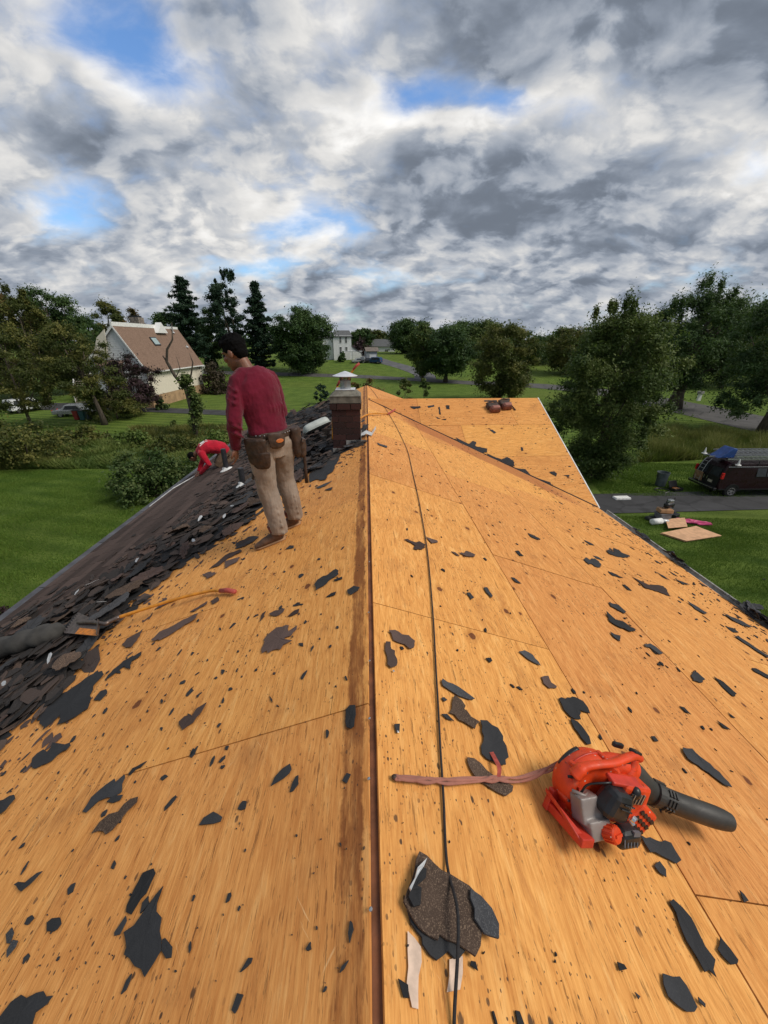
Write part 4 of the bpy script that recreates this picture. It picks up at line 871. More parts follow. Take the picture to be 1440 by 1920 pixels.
crumbs('shingle_crumbs', PW, 330, 0, XR, .1, 4, lambda a, b: (YW-b*cb)+KV*a > YW+.03 and patch(a, b), M_FELT, .006, .03)
# shingle clumps caught on the right gutter
k = 0
for x0, y0, x1, y1, n, wh_ in ((1172, 990, 1192, 1005, 4, 'farthest small clump'), (1228, 1034, 1262, 1060, 9, 'middle clump'), (1352, 1122, 1436, 1190, 17, 'nearest long clump')):
    for i in range(n):
        t = (i+.5)/n; p = PR.to(onR(x0+(x1-x0)*t, y0+(y1-y0)*t))
        mm = random.choice([M_FELT, M_GREY, M_FELT]); o = place(PR, random.choice(BASE), mm, p[0]+random.uniform(-.06, .06), LR+random.uniform(-.02, .10), .02+random.uniform(0, .05), random.gauss(0, .6), (random.gauss(-.1, .25), random.gauss(0, .2)), (.62, .7, 1))
        tag(o, f'{MATN[mm.name]} torn shingle hanging over the right gutter, {wh_}', 'torn shingle', 'torn shingles caught on the right gutter')
#@@OBJECTS

# ------------------------------------------------------------------ trees and plants
def leaf_faces(C, Rd, per, size, rng, flat=.35, droop=0.0, long=1.5, tvar=.35, tri=False):
    """leaf-sized diamonds scattered in clumps: C (n,3) clump centres, Rd (n,) or (n,3) radii"""
    C = np.asarray(C, float); n = len(C); Rd = np.asarray(Rd, float)
    if Rd.ndim == 1: Rd = np.stack([Rd, Rd, Rd*.75], 1)
    ctone = rng.uniform(0, 1, n)
    idx = np.repeat(np.arange(n), per); m = len(idx)
    dirs = rng.normal(size=(m, 3)); dirs /= np.linalg.norm(dirs, axis=1, keepdims=True)
    rad = np.minimum(np.abs(rng.normal(0, .62, (m, 1)))+.12, 1.75)
    pos = C[idx] + dirs*rad*Rd[idx]
    nrm = dirs*.8 + rng.normal(size=(m, 3))*.8 + np.array([0, 0, flat*2]); nrm /= np.linalg.norm(nrm, axis=1, keepdims=True)
    t = rng.normal(size=(m, 3)); t -= nrm*np.sum(t*nrm, 1, keepdims=True); t /= np.linalg.norm(t, axis=1, keepdims=True)
    if droop: t = t + np.array([0, 0, -droop]); t /= np.linalg.norm(t, axis=1, keepdims=True)
    b = np.cross(nrm, t); s = size*rng.uniform(.6, 1.35, (m, 1))
    v0, v2 = pos - t*s*long/2, pos + t*s*long/2; v1, v3 = pos + b*s/2 + nrm*s*.12, pos - b*s/2 + nrm*s*.12
    k = 3 if tri else 4
    V = (np.stack([v0 - b*s*.35, v0 + b*s*.45, v2], 1) if tri else np.stack([v0, v1, v2, v3], 1)).reshape(-1, 3); Q = np.arange(m*k).reshape(-1, k)
    tone = np.clip(.5 + (ctone[idx]-.5)*tvar*2 + rng.normal(0, .11, m) + (dirs[:, 2]*.06), 0, 1)
    return V, Q, np.repeat(tone, k)
def crown_points(n, h0, h1, rx, rng, shape='round', lobes=5):
    ph = rng.uniform(0, 2*pi, 6); out = []
    while len(out) < n:
        u = rng.uniform(0, 1); a = rng.uniform(0, 2*pi)
        prof = {'round': sqrt(max(0, 1-(2*u-1)**2)), 'oval': sqrt(max(0, 1-(2*u**1.25-1)**2)), 'cone': (1-u)**.75*.95+.05, 'wide': min(1, 1.25*sqrt(max(0, 1-(1.55*u-.62)**2))), 'vase': sqrt(max(0, 1-(2*u**.7-1)**2))*(.7+.4*u)}[shape]
        lob = 1 + .20*sin(lobes*a+ph[0]+3*u) + .13*sin(3*a+ph[1]-6*u) + .10*sin(9*u+ph[2])
        r = rx*prof*lob*(rng.uniform(.12, 1)**.42)
        if rng.uniform() < .25+.75*prof: out.append((r*cos(a), r*sin(a), h0+(h1-h0)*u))
    return np.array(out)
def trunk_mb(h, r, targets, lean=(0, 0), fork=.32, rng=None, nlimb=9, limb_r=.38):
    mb = MB(); top = Vector((lean[0], lean[1], h)); pts = []; k = 7
    for i in range(k):
        t = i/(k-1); pts.append(Vector((lean[0]*t**1.6 + .04*h*sin(5*t+1)*t*.5, lean[1]*t**1.6, h*t)))
    rr = [r*(1.55 if i == 0 else 1.08-.86*(i/(k-1))) for i in range(k)]; mb.tube(pts, rr, 9)
    if len(targets):
        sel = rng.choice(len(targets), min(nlimb, len(targets)), replace=False)
        for q in sel:
            T = Vector(targets[q]); t0 = rng.uniform(fork, .85); b = Vector((lean[0]*t0**1.6, lean[1]*t0**1.6, h*t0)); T = b.lerp(T, .9)
            mid = b.lerp(T, .5) + Vector((0, 0, -.08*(T-b).length + .12*(T-b).length)); r0 = r*limb_r*(1.1-t0*.7)
            mb.tube([b, b.lerp(mid, .5)+Vector((0, 0, .02*h)), mid, T], [r0, r0*.8, r0*.6, r0*.2], 6)
    return mb
def tree(name, label, cat, base, h, w, leaf, leafm, n_clump=90, per=120, crown0=.22, shape='round', r=None, seed=1, group=None, lean=(0, 0), clump=.16, nlimb=9, flat=.35, yscale=1.0, sprig=0, tri=True):
    rng = np.random.default_rng(seed); o = tag(empty(name, base), label, cat, group); o.rotation_euler.z = 0
    C = crown_points(n_clump, h*crown0, h*.95, w/2*.86, rng, shape); C[:, 0] += lean[0]*(C[:, 2]/h); C[:, 1] = C[:, 1]*yscale + lean[1]*(C[:, 2]/h)
    Rd = w*clump*rng.uniform(.5, 1.2, (n_clump, 1))*rng.uniform(.7, 1.3, (n_clump, 3))*np.array([1, 1, .72])
    if sprig:
        S = crown_points(sprig, h*.70, h*1.05, w/2*.62, rng, shape); C = np.vstack([C, S]); Rd = np.vstack([Rd, w*rng.uniform(.6, 1.4, (sprig, 1))*np.array([[.03, .03, .075]])])
    V, Q, T = leaf_faces(C, Rd, int(per*2.3) if tri else per, leaf, rng, flat, tri=tri)
    link('crown', fast_mesh('crown', V, Q, T), leafm, o)
    trunk_mb(h*.80, r or h*.022, C, lean, max(crown0*.9, .1), rng, nlimb).build('trunk', M_BARK, o, smooth=True)
    return o
def conifer(name, label, base, h, w, leaf, leafm, seed=1, crown0=.12, whorl=.045, group=None, ragged=.25, up=.1, cat='tree', per=46, lean=(0, 0)):
    rng = np.random.default_rng(seed); o = tag(empty(name, base), label, cat, group); C, Rd = [], []; mb = MB()
    mb.tube([(0, 0, 0), (lean[0]*.4, lean[1]*.4, h*.5), (lean[0], lean[1], h*.98)], [h*.020, h*.014, h*.003], 8)
    z = h*crown0
    while z < h*.985:
        u = (z/h-crown0)/(1-crown0); L = w/2*((1-u)**.75)*(.55+.9*min(u*4, 1)*.5)*1.0 + .1
        for k in range(int(5+4*(1-u))):
            a = rng.uniform(0, 2*pi); l = L*rng.uniform(1-ragged*1.6, 1+ragged*.6); c0 = Vector((lean[0]*z/h, lean[1]*z/h, z)); tip = c0 + Vector((cos(a)*l, sin(a)*l, l*up*rng.uniform(-1.2, 1.6)))
            mb.tube([c0, tip], [h*.0035*(1-u*.6), h*.0008], 4)
            ns = max(2, int(l/(w*.075)))
            for s in range(ns):
                t = (s+.8)/ns; p = c0.lerp(tip, t); C.append(p[:]); q = w*.065*(1.25-.6*t); Rd.append((q, q, q*.45))
        z += h*whorl*rng.uniform(.7, 1.3)*(1-.45*u)
    V, Q, T = leaf_faces(C, np.array(Rd), int(per*1.5), leaf, rng, .5, .12, 2.6, tri=True); link('crown', fast_mesh('crown', V, Q, T), leafm, o)
    mb.build('trunk', M_BARK, o, smooth=True); return o
def bush(name, label, base, w, h, leaf, leafm, seed=1, n=26, per=90, group=None, depth=None, cat='shrub', stems=7, flat=.3, spread=.22):
    rng = np.random.default_rng(seed); o = tag(empty(name, base), label, cat, group); C = []
    while len(C) < n:
        p = rng.uniform(-1, 1, 3); p[2] = abs(p[2])
        if np.linalg.norm(p) < 1 + .12*sin(5*atan2(p[1], p[0])): C.append((p[0]*w/2*.8, p[1]*(depth or w)/2*.8, p[2]*h*.86))
    C = np.array(C); V, Q, T = leaf_faces(C, min(w, h*1.3)*spread*rng.uniform(.6, 1.2, n), per, leaf, rng, flat); link('foliage', fast_mesh('foliage', V, Q, T), leafm, o)
    mb = MB()
    for q in rng.choice(n, min(stems, n), replace=False): mb.tube([(C[q][0]*.12, C[q][1]*.12, -.05), (C[q][0]*.5, C[q][1]*.5, C[q][2]*.6), C[q]], [h*.018+.006, h*.012+.004, .004], 5)
    mb.build('stem', M_BARK, o); return o
def spot(px, py, dist_y=None):
    return onG(px, py) if dist_y is None else (lambda p: Vector((p.x, p.y, ground(p.x, p.y))))(atY(px, py, dist_y))
def top_h(base, py):               # height a plant at BASE needs to reach photo row PY
    lo, hi = 0.0, 90.0
    for _ in range(40):
        m = (lo+hi)/2; p = Vector((base.x, base.y, base.z+m)) - EYE
        y = 960 - 720*p.dot(U_)/p.dot(F_)
        if y > py: lo = m
        else: hi = m
    return lo
def px_w(base, w): return w*(Vector(base)-EYE).dot(F_)/720
def T(px, py, top, wpx, name, label, leaf, lm, Y=None, cat='tree', **k):
    b = spot(px, py, Y); d_ = (b-EYE).dot(F_); return tree(name, label, cat, b, top_h(b, top), px_w(b, wpx), max(leaf*.78, d_*.0034), lm, **k)
def CF(px, py, top, wpx, name, label, leaf, lm, Y=None, **k):
    b = spot(px, py, Y); d_ = (b-EYE).dot(F_); return conifer(name, label, b, top_h(b, top), px_w(b, wpx), max(leaf, d_*.0028), lm, **k)
# right side
T(1112, 893, 572, 200, 'leafy_tree', 'tall bushy tree standing right behind the cross wing roof', .14, L_MID, n_clump=190, per=230, crown0=.02, shape='oval', seed=3, clump=.105, sprig=26, nlimb=12)
T(1262, 766, 540, 205, 'spreading_tree', 'wide dark tree with a forked trunk beside the road', .22, L_DARK, n_clump=150, per=210, crown0=.20, shape='vase', seed=5, clump=.10, r=.75, sprig=14, nlimb=14, lean=(1.5, 0))
T(1432, 813, 520, 200, 'broadleaf_tree', 'dark broad tree at the right edge of the photo with low sweeping branches', .20, L_DARK, n_clump=120, per=200, crown0=.12, shape='wide', seed=8, clump=.11, r=.5, nlimb=12)
T(1345, 745, 572, 150, 'broadleaf_tree', 'brownish green tree across the road between the two dark trees', .25, L_OLIVE, Y=78, n_clump=90, per=170, crown0=.16, shape='round', seed=9, clump=.13)
T(1400, 745, 560, 140, 'broadleaf_tree', 'dark green tree across the road behind the right edge tree', .25, L_DARK, Y=84, n_clump=80, per=150, crown0=.12, shape='round', seed=10, clump=.14)
T(1200, 740, 600, 120, 'broadleaf_tree', 'dull green tree across the road behind the bushy tree', .25, L_OLIVE, Y=86, n_clump=70, per=150, crown0=.14, shape='oval', seed=11, clump=.14)
# centre
T(935, 755, 603, 120, 'broadleaf_tree', 'olive tinged tree just above the ridge of the cross wing', .22, L_OLIVE, Y=62, n_clump=120, per=190, crown0=.05, shape='round', seed=12, clump=.115, nlimb=10)
T(835, 717, 607, 112, 'maple_tree', 'dark maple with a visible trunk on the lawn right of the far drive', .25, L_DARK, n_clump=110, per=180, crown0=.20, shape='round', seed=13, clump=.12, r=.4)
T(792, 716, 603, 62, 'broadleaf_tree', 'yellow green tree close left of the dark maple by the far drive', .25, L_MID, n_clump=70, per=150, crown0=.14, shape='oval', seed=14, clump=.14)
T(770, 690, 596, 90, 'broadleaf_tree', 'tall dark tree behind the far drive, left part of the clump', .35, L_DARK, Y=150, n_clump=90, per=150, crown0=.1, shape='round', seed=15, clump=.14)
T(868, 690, 604, 85, 'broadleaf_tree', 'grey green tree behind the dark maple', .35, L_DARK, Y=140, n_clump=80, per=150, crown0=.1, shape='round', seed=16, clump=.14)
T(905, 690, 601, 80, 'broadleaf_tree', 'mid green tree top behind the olive tinged tree', .35, L_MID, Y=135, n_clump=80, per=150, crown0=.1, shape='round', seed=17, clump=.14)
T(1000, 690, 632, 80, 'broadleaf_tree', 'low dark tree between the olive tree and the bushy tree', .35, L_DARK, Y=125, n_clump=70, per=150, crown0=.05, shape='round', seed=18, clump=.15)
T(1060, 700, 612, 90, 'broadleaf_tree', 'yellow green tree top left behind the bushy tree', .3, L_OLIVE, Y=105, n_clump=70, per=150, crown0=.05, shape='round', seed=19, clump=.15)
T(680, 672, 617, 42, 'broadleaf_tree', 'round dark tree right behind the white house', .4, L_DARK, Y=175, n_clump=60, per=120, crown0=.08, shape='round', seed=20, clump=.15)
T(707, 676, 619, 46, 'broadleaf_tree', 'small greyish tree in the gap left of the tall clump', .4, L_OLIVE, Y=185, n_clump=60, per=120, crown0=.08, shape='round', seed=21, clump=.15)
T(573, 701, 574, 112, 'maple_tree', 'big round dark maple on the lawn left of the white house', .25, L_DARK, n_clump=150, per=190, crown0=.10, shape='round', seed=22, clump=.11, r=.42, nlimb=10)
CF(497, 700, 528, 82, 'spruce_tree', 'dark feathery conifer close left of the big round maple', .2, L_PINE, Y=112, seed=23, ragged=.4, crown0=.06)
T(447, 700, 515, 66, 'poplar_tree', 'tall airy blue green tree behind the standing man', .25, L_PINE, Y=112, n_clump=90, per=110, crown0=.12, shape='oval', seed=24, clump=.12, sprig=14, lean=(-2, 0))
CF(368, 690, 514, 92, 'pine_tree', 'tall dark pine with layered branches behind the house with the brown roof', .2, L_PINE, Y=104, seed=25, ragged=.55, crown0=.22, whorl=.042, up=.12)
CF(398, 693, 661, 24, 'spruce_tree', 'small young spruce right of the house with the brown roof', .15, L_PINE, seed=26, crown0=.05)
T(405, 690, 576, 52, 'broadleaf_tree', 'dark tree just right of the tall pine', .3, L_DARK, Y=118, n_clump=60, per=130, crown0=.1, shape='oval', seed=27, clump=.14)
T(325, 690, 585, 60, 'broadleaf_tree', 'dark tree behind the chimney of the house with the brown roof', .3, L_DARK, Y=125, n_clump=60, per=130, crown0=.1, shape='round', seed=28, clump=.14)
T(268, 690, 574, 62, 'oak_tree', 'oak with reddish tips behind the house with the brown roof', .3, L_AUT, Y=118, n_clump=60, per=130, crown0=.1, shape='round', seed=29, clump=.14)
T(228, 690, 562, 64, 'broadleaf_tree', 'loose green tree behind the left end of the brown roof', .3, L_OLIVE, Y=112, n_clump=60, per=120, crown0=.1, shape='round', seed=30, clump=.13)
# left side
T(148, 770, 532, 118, 'broadleaf_tree', 'tall full green tree left of the house with the brown roof', .25, L_DARK, Y=74, n_clump=120, per=190, crown0=.06, shape='oval', seed=31, clump=.12)
T(40, 770, 520, 150, 'oak_tree', 'tall oak with rusty top in the left corner', .25, L_AUT, Y=70, n_clump=120, per=190, crown0=.08, shape='round', seed=32, clump=.115, sprig=10)
T(-70, 800, 540, 160, 'broadleaf_tree', 'green tree cut by the left edge of the photo', .25, L_OLIVE, Y=62, n_clump=90, per=170, crown0=.05, shape='round', seed=33, clump=.13)
T(98, 770, 548, 90, 'bare_topped_tree', 'thin tree with sparse top between the rusty oak and the full green tree', .2, L_OLIVE, Y=66, n_clump=70, per=110, crown0=.10, shape='oval', seed=34, clump=.11, sprig=16)
T(70, 830, 600, 150, 'leaning_tree', 'olive tree with open branches in front of the far hill, left', .16, L_OLIVE, Y=43, n_clump=90, per=120, crown0=.18, shape='round', seed=35, clump=.095, r=.16, nlimb=14)
T(197, 797, 600, 122, 'leaning_tree', 'leaning grey green tree with a bare lower trunk beside the side drive', .16, L_OLIVE, n_clump=90, per=140, crown0=.26, shape='round', seed=36, clump=.105, r=.24, nlimb=12, lean=(-2.0, 0))
T(250, 772, 662, 100, 'purple_leaf_tree', 'purple leaved tree in front of the house gable', .18, L_PURP, Y=53, n_clump=70, per=130, crown0=.14, shape='wide', seed=37, clump=.12, r=.15)
T(225, 800, 730, 90, 'small_tree', 'low grey green tree right of the leaning trunk', .15, L_OLIVE, Y=49, n_clump=45, per=100, crown0=.15, shape='wide', seed=38, clump=.13, r=.09)
# distant tree line
rngd = np.random.default_rng(77); Cd, Rdd = [], []
for x in np.linspace(-520, 620, 230):
    y = 330 + rngd.uniform(-20, 90) - abs(x)*.12; hh = rngd.uniform(7, 15) + (4 if x > 40 else 0)
    for k in range(4): Cd.append((x+rngd.uniform(-4, 4), y+rngd.uniform(-8, 8), 4.0+hh*rngd.uniform(.1, .8))); Rdd.append(rngd.uniform(3.0, 5.5))
V, Q, Tn = leaf_faces(np.array(Cd), np.array(Rdd), 70, 1.5, rngd, .3); setkind(link('distant_woods', fast_mesh('distant_woods', V, Q, Tn), L_DARK), 'stuff')
for i, (px, py, top, wpx, Y, lm, lab) in enumerate(((1150, 700, 600, 120, 118, L_DARK, 'dark tree far across the road, left of the spreading tree'), (1290, 720, 585, 120, 112, L_DARK, 'dark tree far behind the forked spreading tree'), (1480, 730, 540, 150, 92, L_OLIVE, 'olive tree across the road at the right edge'), (-150, 800, 520, 200, 70, L_DARK, 'dark tree beyond the left edge beside the rusty oak'), (190, 720, 590, 70, 100, L_DARK, 'dark tree between the full green tree and the brown roof'))):
    T(px, py, top, wpx, 'broadleaf_tree', lab, .3, lm, Y=Y, n_clump=70, per=130, crown0=.06, shape='round', seed=50+i, clump=.14)
# dead snag wrapped in ivy
b = spot(372, 842, 38); sn = tag(empty('ivy_snag', b), 'dead forked snag wrapped in ivy behind the kneeling man', 'tree'); u_ = px_w(b, 1)
mb = MB(); mb.tube([(0, 0, -.3), (.1, 0, 2.2), (.0, 0, 4.2), (-.15, 0, 5.0)], [.26, .22, .20, .14], 8)
mb.tube([(-.05, 0, 4.6), (-.8, 0, 5.8), (-1.25, 0, 7.0), (-1.0, 0, 8.0), (-.35, 0, 8.8), (-.1, 0, 10.2)], [.16, .14, .12, .10, .07, .02], 6)
mb.tube([(-1.25, 0, 7.0), (-1.5, 0, 7.5)], [.09, .05], 5); mb.tube([(.1, 0, 4.8), (.7, 0, 5.9), (1.05, 0, 6.9), (.9, 0, 7.7)], [.1, .08, .06, .02], 5); mb.tube([(-.7, 0, 5.7), (-.2, 0, 6.4), (-.3, 0, 7.4)], [.05, .04, .015], 5)
mb.build('trunk', M_BARK, sn, smooth=True); rg = np.random.default_rng(4)
Ci = [(rg.normal(0, .16)+.1+.45*max(0, sin((z-1.5)*.9)), rg.normal(0, .2), z) for z in rg.uniform(.6, 5.8, 60)]; V, Q, Tn = leaf_faces(Ci, np.full(60, .42), 60, .16, rg); link('ivy', fast_mesh('ivy', V, Q, Tn), L_MID, sn)
# shrubs and thickets
def BU(px, py, wpx, top, name, label, lm, leaf=.12, Y=None, **k):
    b = spot(px, py, Y); d_ = (b-EYE).dot(F_); return bush(name, label, b, px_w(b, wpx), top_h(b, top), max(leaf, d_*.0042), lm, **k)
BU(55, 868, 200, 775, 'bush', 'big dark bush mass at the left edge above the lawn', L_OLIVE, seed=60, n=60, per=150)
BU(-60, 880, 200, 790, 'bush', 'dark bush cut by the left edge of the photo', L_DARK, seed=61, n=45, per=130)
BU(285, 950, 170, 838, 'leafy_shrub', 'big leafy bright shrub growing up against the left eave', L_BUSH, .11, Y=22.5, seed=62, n=80, per=130, spread=.15)
BU(362, 905, 110, 850, 'leafy_shrub', 'leafy shrub behind the kneeling man', L_BUSH, .11, Y=24, seed=63, n=45, per=110, spread=.17)
BU(405, 738, 62, 672, 'purple_shrub', 'brownish purple shrub right of the house with the brown roof', L_BROWN, seed=64, n=36, per=110)
BU(304, 768, 22, 735, 'shrub', 'small yellow green shrub at the foundation of the brown roofed house', L_BUSH, seed=65, n=14, per=60)
BU(327, 800, 14, 786, 'shrub', 'tiny round shrub by the side drive', L_MID, seed=66, n=9, per=50)
BU(150, 835, 130, 795, 'thicket', 'low tangled thicket behind the lawn, left of the middle', L_OLIVE, seed=67, n=40, per=110, depth=5)
BU(330, 850, 120, 805, 'thicket', 'tangled thicket left of the ivy snag', L_OLIVE, seed=68, n=40, per=110, depth=5)
BU(250, 842, 110, 805, 'thicket', 'green thicket between the lawn and the side drive', L_WEED, seed=69, n=36, per=110, depth=5)
BU(420, 850, 80, 800, 'thicket', 'weedy thicket right of the ivy snag', L_WEED, seed=70, n=30, per=100, depth=5)
q = onG(-2, 1172); bush('purple_shrub', 'dark purple shrub on the lawn peeping past the left gutter', q, 1.0, .9, .07, L_PURP, 71, 22, 110)
for i, (x, y, t, w_, lab) in enumerate(((602, 756, 722, 34, 'dark upright young tree just left of the chimney'), (795, 742, 708, 22, 'small sapling on the lawn right of the far roof end'), (700, 750, 706, 46, 'reddish tipped shrub behind the far roof end, right beside the flue'), (760, 752, 708, 40, 'olive shrub behind the far gable'), (660, 742, 705, 40, 'reddish shrub half hidden by the flue cap'))):
    b = spot(x, y, 60 if i in (0, 1) else 46); tree('sapling', lab, 'sapling', b, top_h(b, t), px_w(b, w_), .2, [L_PINE, L_MID, L_AUT, L_OLIVE, L_AUT][i], n_clump=16, per=46, crown0=.2, shape='oval', r=.05, seed=90+i, clump=.13, nlimb=8, group='young trees by the far gable')
# meadow and weeds: nobody could count the blades
def meadow(name, poly, n, hmin, hmax, wid, m, seed, lean=.35):
    rng = np.random.default_rng(seed); poly = [onG(*p) for p in poly]; xs = [p.x for p in poly]; ys = [p.y for p in poly]; pts = []
    while len(pts) < n:
        X = rng.uniform(min(xs), max(xs), 4000); Yv = rng.uniform(min(ys), max(ys), 4000); ins = np.zeros(4000, bool); j = len(poly)-1
        for i in range(len(poly)):
            a, c = poly[i], poly[j]; cond = ((a.y > Yv) != (c.y > Yv)) & (X < (c.x-a.x)*(Yv-a.y)/(c.y-a.y+1e-9)+a.x); ins ^= cond; j = i
        den = .5+.5*np.sin(X*.9+2*np.sin(Yv*.7))*np.sin(Yv*.8+1); ins &= rng.uniform(0, 1, 4000) < .35+.65*den
        pts += list(zip(X[ins], Yv[ins]))
    P_ = np.array(pts[:n]); z = np.array([ground(*p) for p in P_]); cl = .5+.5*np.sin(P_[:, 0]*1.3+np.sin(P_[:, 1]*1.1)*2); h = rng.uniform(hmin, hmax, n)*(.55+.6*cl); a = rng.uniform(0, 2*pi, n); w_ = wid*rng.uniform(.6, 1.4, n)
    ax, ay = np.cos(a), np.sin(a); lx, ly = rng.normal(0, lean, n)*h, rng.normal(0, lean, n)*h; b = np.stack([P_[:, 0], P_[:, 1], z], 1)
    V = np.stack([b+np.stack([-ax*w_, -ay*w_, 0*z-.03], 1), b+np.stack([ax*w_, ay*w_, 0*z-.03], 1), b+np.stack([lx, ly, h], 1)], 1).reshape(-1, 3)
    setkind(link(name, fast_mesh(name, V, np.arange(3*n).reshape(-1, 3), np.repeat(np.clip(cl*.6+rng.normal(.2, .2, n), 0, 1), 3)), m), 'stuff')
meadow('meadow_grass', [(1195, 868), (1225, 812), (1330, 815), (1460, 830), (1480, 872), (1330, 862)], 42000, .5, 1.3, .035, L_GRASS, 5)
meadow('meadow_weeds', [(-30, 880), (-30, 840), (120, 835), (240, 838), (420, 832), (450, 870), (330, 880), (180, 880)], 60000, .25, .75, .05, L_WEED, 6, .6)
meadow('meadow_weeds', [(240, 830), (250, 806), (440, 800), (440, 835)], 16000, .25, .7, .05, L_OLIVE, 7, .6)
meadow('dry_weeds', [(-20, 882), (-20, 862), (90, 850), (110, 878)], 6000, .3, .9, .03, L_GRASS, 8, .4)
meadow('lawn_tufts', [(1100, 1060), (1120, 967), (1620, 979), (1900, 1500), (1460, 1500)], 150000, .04, .11, .012, L_LAWN, 9, .5)
meadow('lawn_tufts', [(-20, 1300), (-20, 884), (200, 881), (340, 890), (340, 960)], 120000, .04, .12, .013, L_LAWN, 10, .5)
meadow('lawn_tufts', [(1090, 880), (1160, 868), (1470, 872), (1470, 934), (1130, 930)], 60000, .04, .14, .02, L_LAWN, 11, .5)
#@@BUILDINGS

# ------------------------------------------------------------------ neighbouring houses
def siding(mb, x0, x1, y, z0, z1, step=.14):            # lapped boards on a wall facing -Y (local frame)
    z = z0
    while z < z1-.02:
        t = min(z+step, z1); mb.add([(x0, y-.022, z), (x1, y-.022, z), (x1, y-.004, t), (x0, y-.004, t)], [(0, 1, 2, 3)]); mb.add([(x0, y, z), (x1, y, z), (x1, y-.022, z), (x0, y-.022, z)], [(0, 1, 2, 3)]); z = t
def win(parent, c, w, h, axis, m_fr=None, name='window', depth=.05, glass=None):
    """window on a wall whose outward normal is AXIS ('-y','+x',...): frame with pane as sub-part"""
    n = {'-y': Vector((0, -1, 0)), '+x': Vector((1, 0, 0)), '-x': Vector((-1, 0, 0))}[axis]; s = Vector((-n.y, n.x, 0)); c = Vector(c); mb = MB()
    R3 = Matrix((s, -n, Vector((0, 0, 1)))).transposed()
    for dx, dz, ww, hh in ((0, h/2, w+.1, .07), (0, -h/2, w+.14, .07), (-w/2, 0, .07, h-.07), (w/2, 0, .07, h-.07), (0, 0, .04, h-.07), (0, .02, w-.07, .035)):
        mb.box(c + s*dx + Vector((0, 0, dz)) + n*depth*.5, (ww, depth + (.012 if hh < .1 and ww > .2 else 0), hh), R3)
    f = mb.build(name, m_fr or M_WHITE, parent); MB().box(c + n*.012, (w-.05, .02, h-.05), R3).build('pane', glass or M_GLASS, f); return f
def shingle_roof(name, col, hi):
    m, g, b = mat(name, .92); v = objco(g); s = g.new('ShaderNodeSeparateXYZ'); g.put(s.inputs[0], v)
    n = g.noise(v, 1.2, 4); row = g.m('FRACT', g.m('MULTIPLY', s.outputs[2], 5.2)); br = g.new('ShaderNodeTexBrick'); g.put(br.inputs['Vector'], g.vm('MULTIPLY', v, (1, 1, 1)))
    f = g.noise(g.scale(v, (4, 4, 9)), 1.0, 3, .8)
    c = g.mix(g.step(f, .3, .7), col, hi); c = g.mix(g.m('MULTIPLY', g.step(n, .5, .75), .3), c, tuple(x*.6 for x in col)); c = g.mix(g.m('MULTIPLY', g.step(row, .14, .02), .45), c, tuple(x*.45 for x in col))
    g.put(b.inputs['Base Color'], c); return m
M_BROOF = shingle_roof('brown_asphalt_shingles', (.17, .105, .074), (.26, .17, .122)); M_GROOF = shingle_roof('grey_asphalt_shingles', (.085, .09, .095), (.14, .145, .15))
# house with the brown roof: local x = along the long wall (away from the camera), local -y faces our roof
A_, B_ = onG(290, 765), onG(385, 737)
ang = atan2(B_.y-A_.y, B_.x-A_.x); LN = (B_-A_).length
bh_ = tag(empty('brown_roofed_house', A_, (0, 0, ang)), 'cream sided house with a steep brown shingle roof and skylight', 'house')
Lh, Dh, Wz, Rz, Rd_ = LN, 7.4, 5.15, 10.6, 2.9      # length, depth, wall top, ridge height, ridge distance behind the wall
mb = MB(); mb.box((Lh/2, Dh/2, Wz/2+.8), (Lh-.04, Dh-.04, Wz-1.6)); siding(mb, 0, Lh, 0, 1.62, Wz, .16); mb.build('wall', M_SIDING, bh_)
MB().box((Lh/2, Dh/2, .3), (Lh+.04, Dh+.04, 2.6)).build('foundation', M_TAN, bh_)
mb = MB()                                                # gable end towards the camera (local -x)
gp = [(0, 0, Wz), (0, Rd_, Rz-.1), (0, Dh, Wz+1.2), (0, Dh, 1.6), (0, 0, 1.6)]
mb.prism([(p[0]-.02, p[1], p[2]) for p in gp], (.10, 0, 0)); 
for k in range(34):
    z = 1.65+k*.28; y0 = max(0, (z-Wz)/(Rz-Wz)*Rd_) + .05; y1 = Dh - max(0, (z-Wz-1.2)/(Rz-Wz-1.2)*(Dh-Rd_)) - .05
    if y1-y0 > .2: mb.add([(-.05, y0, z), (-.05, y1, z), (-.025, y1, z+.27), (-.025, y0, z+.27), (-.02, y0, z), (-.02, y1, z)], [(1, 0, 3, 2), (0, 1, 5, 4)])
mb.build('gable_wall', M_GSIDING, bh_)
th_ = .16
def slope_slab(p0, p1, x0, x1, th): return [(x0, *p0), (x1, *p0), (x1, *p1), (x0, *p1)], th
mb = MB(); e0 = (-.45, Wz-.36); q = [(1.0, *e0), (Lh+.3, *e0), (Lh+.3, Rd_, Rz), (1.0+.35, Rd_, Rz)]; q = [(-.3, *e0), (Lh+.3, *e0), (Lh+.3, Rd_, Rz), (-.3, Rd_, Rz)]
mb.prism(q, (0, .0, -th_)); mb.prism([(-.3, Rd_, Rz), (Lh+.3, Rd_, Rz), (Lh+.3, Dh+.4, Wz+.75), (-.3, Dh+.4, Wz+.75)], (0, 0, -th_)); rf = mb.build('roof', M_BROOF, bh_)
mb = MB()
mb.prism([(-.36, e0[0], e0[1]+.03), (-.36, Rd_, Rz+.03), (-.36, Rd_, Rz-.30), (-.36, e0[0], e0[1]-.28)], (.07, 0, 0)); mb.prism([(-.36, Rd_, Rz+.03), (-.36, Dh+.4, Wz+.78), (-.36, Dh+.4, Wz+.45), (-.36, Rd_, Rz-.30)], (.07, 0, 0))
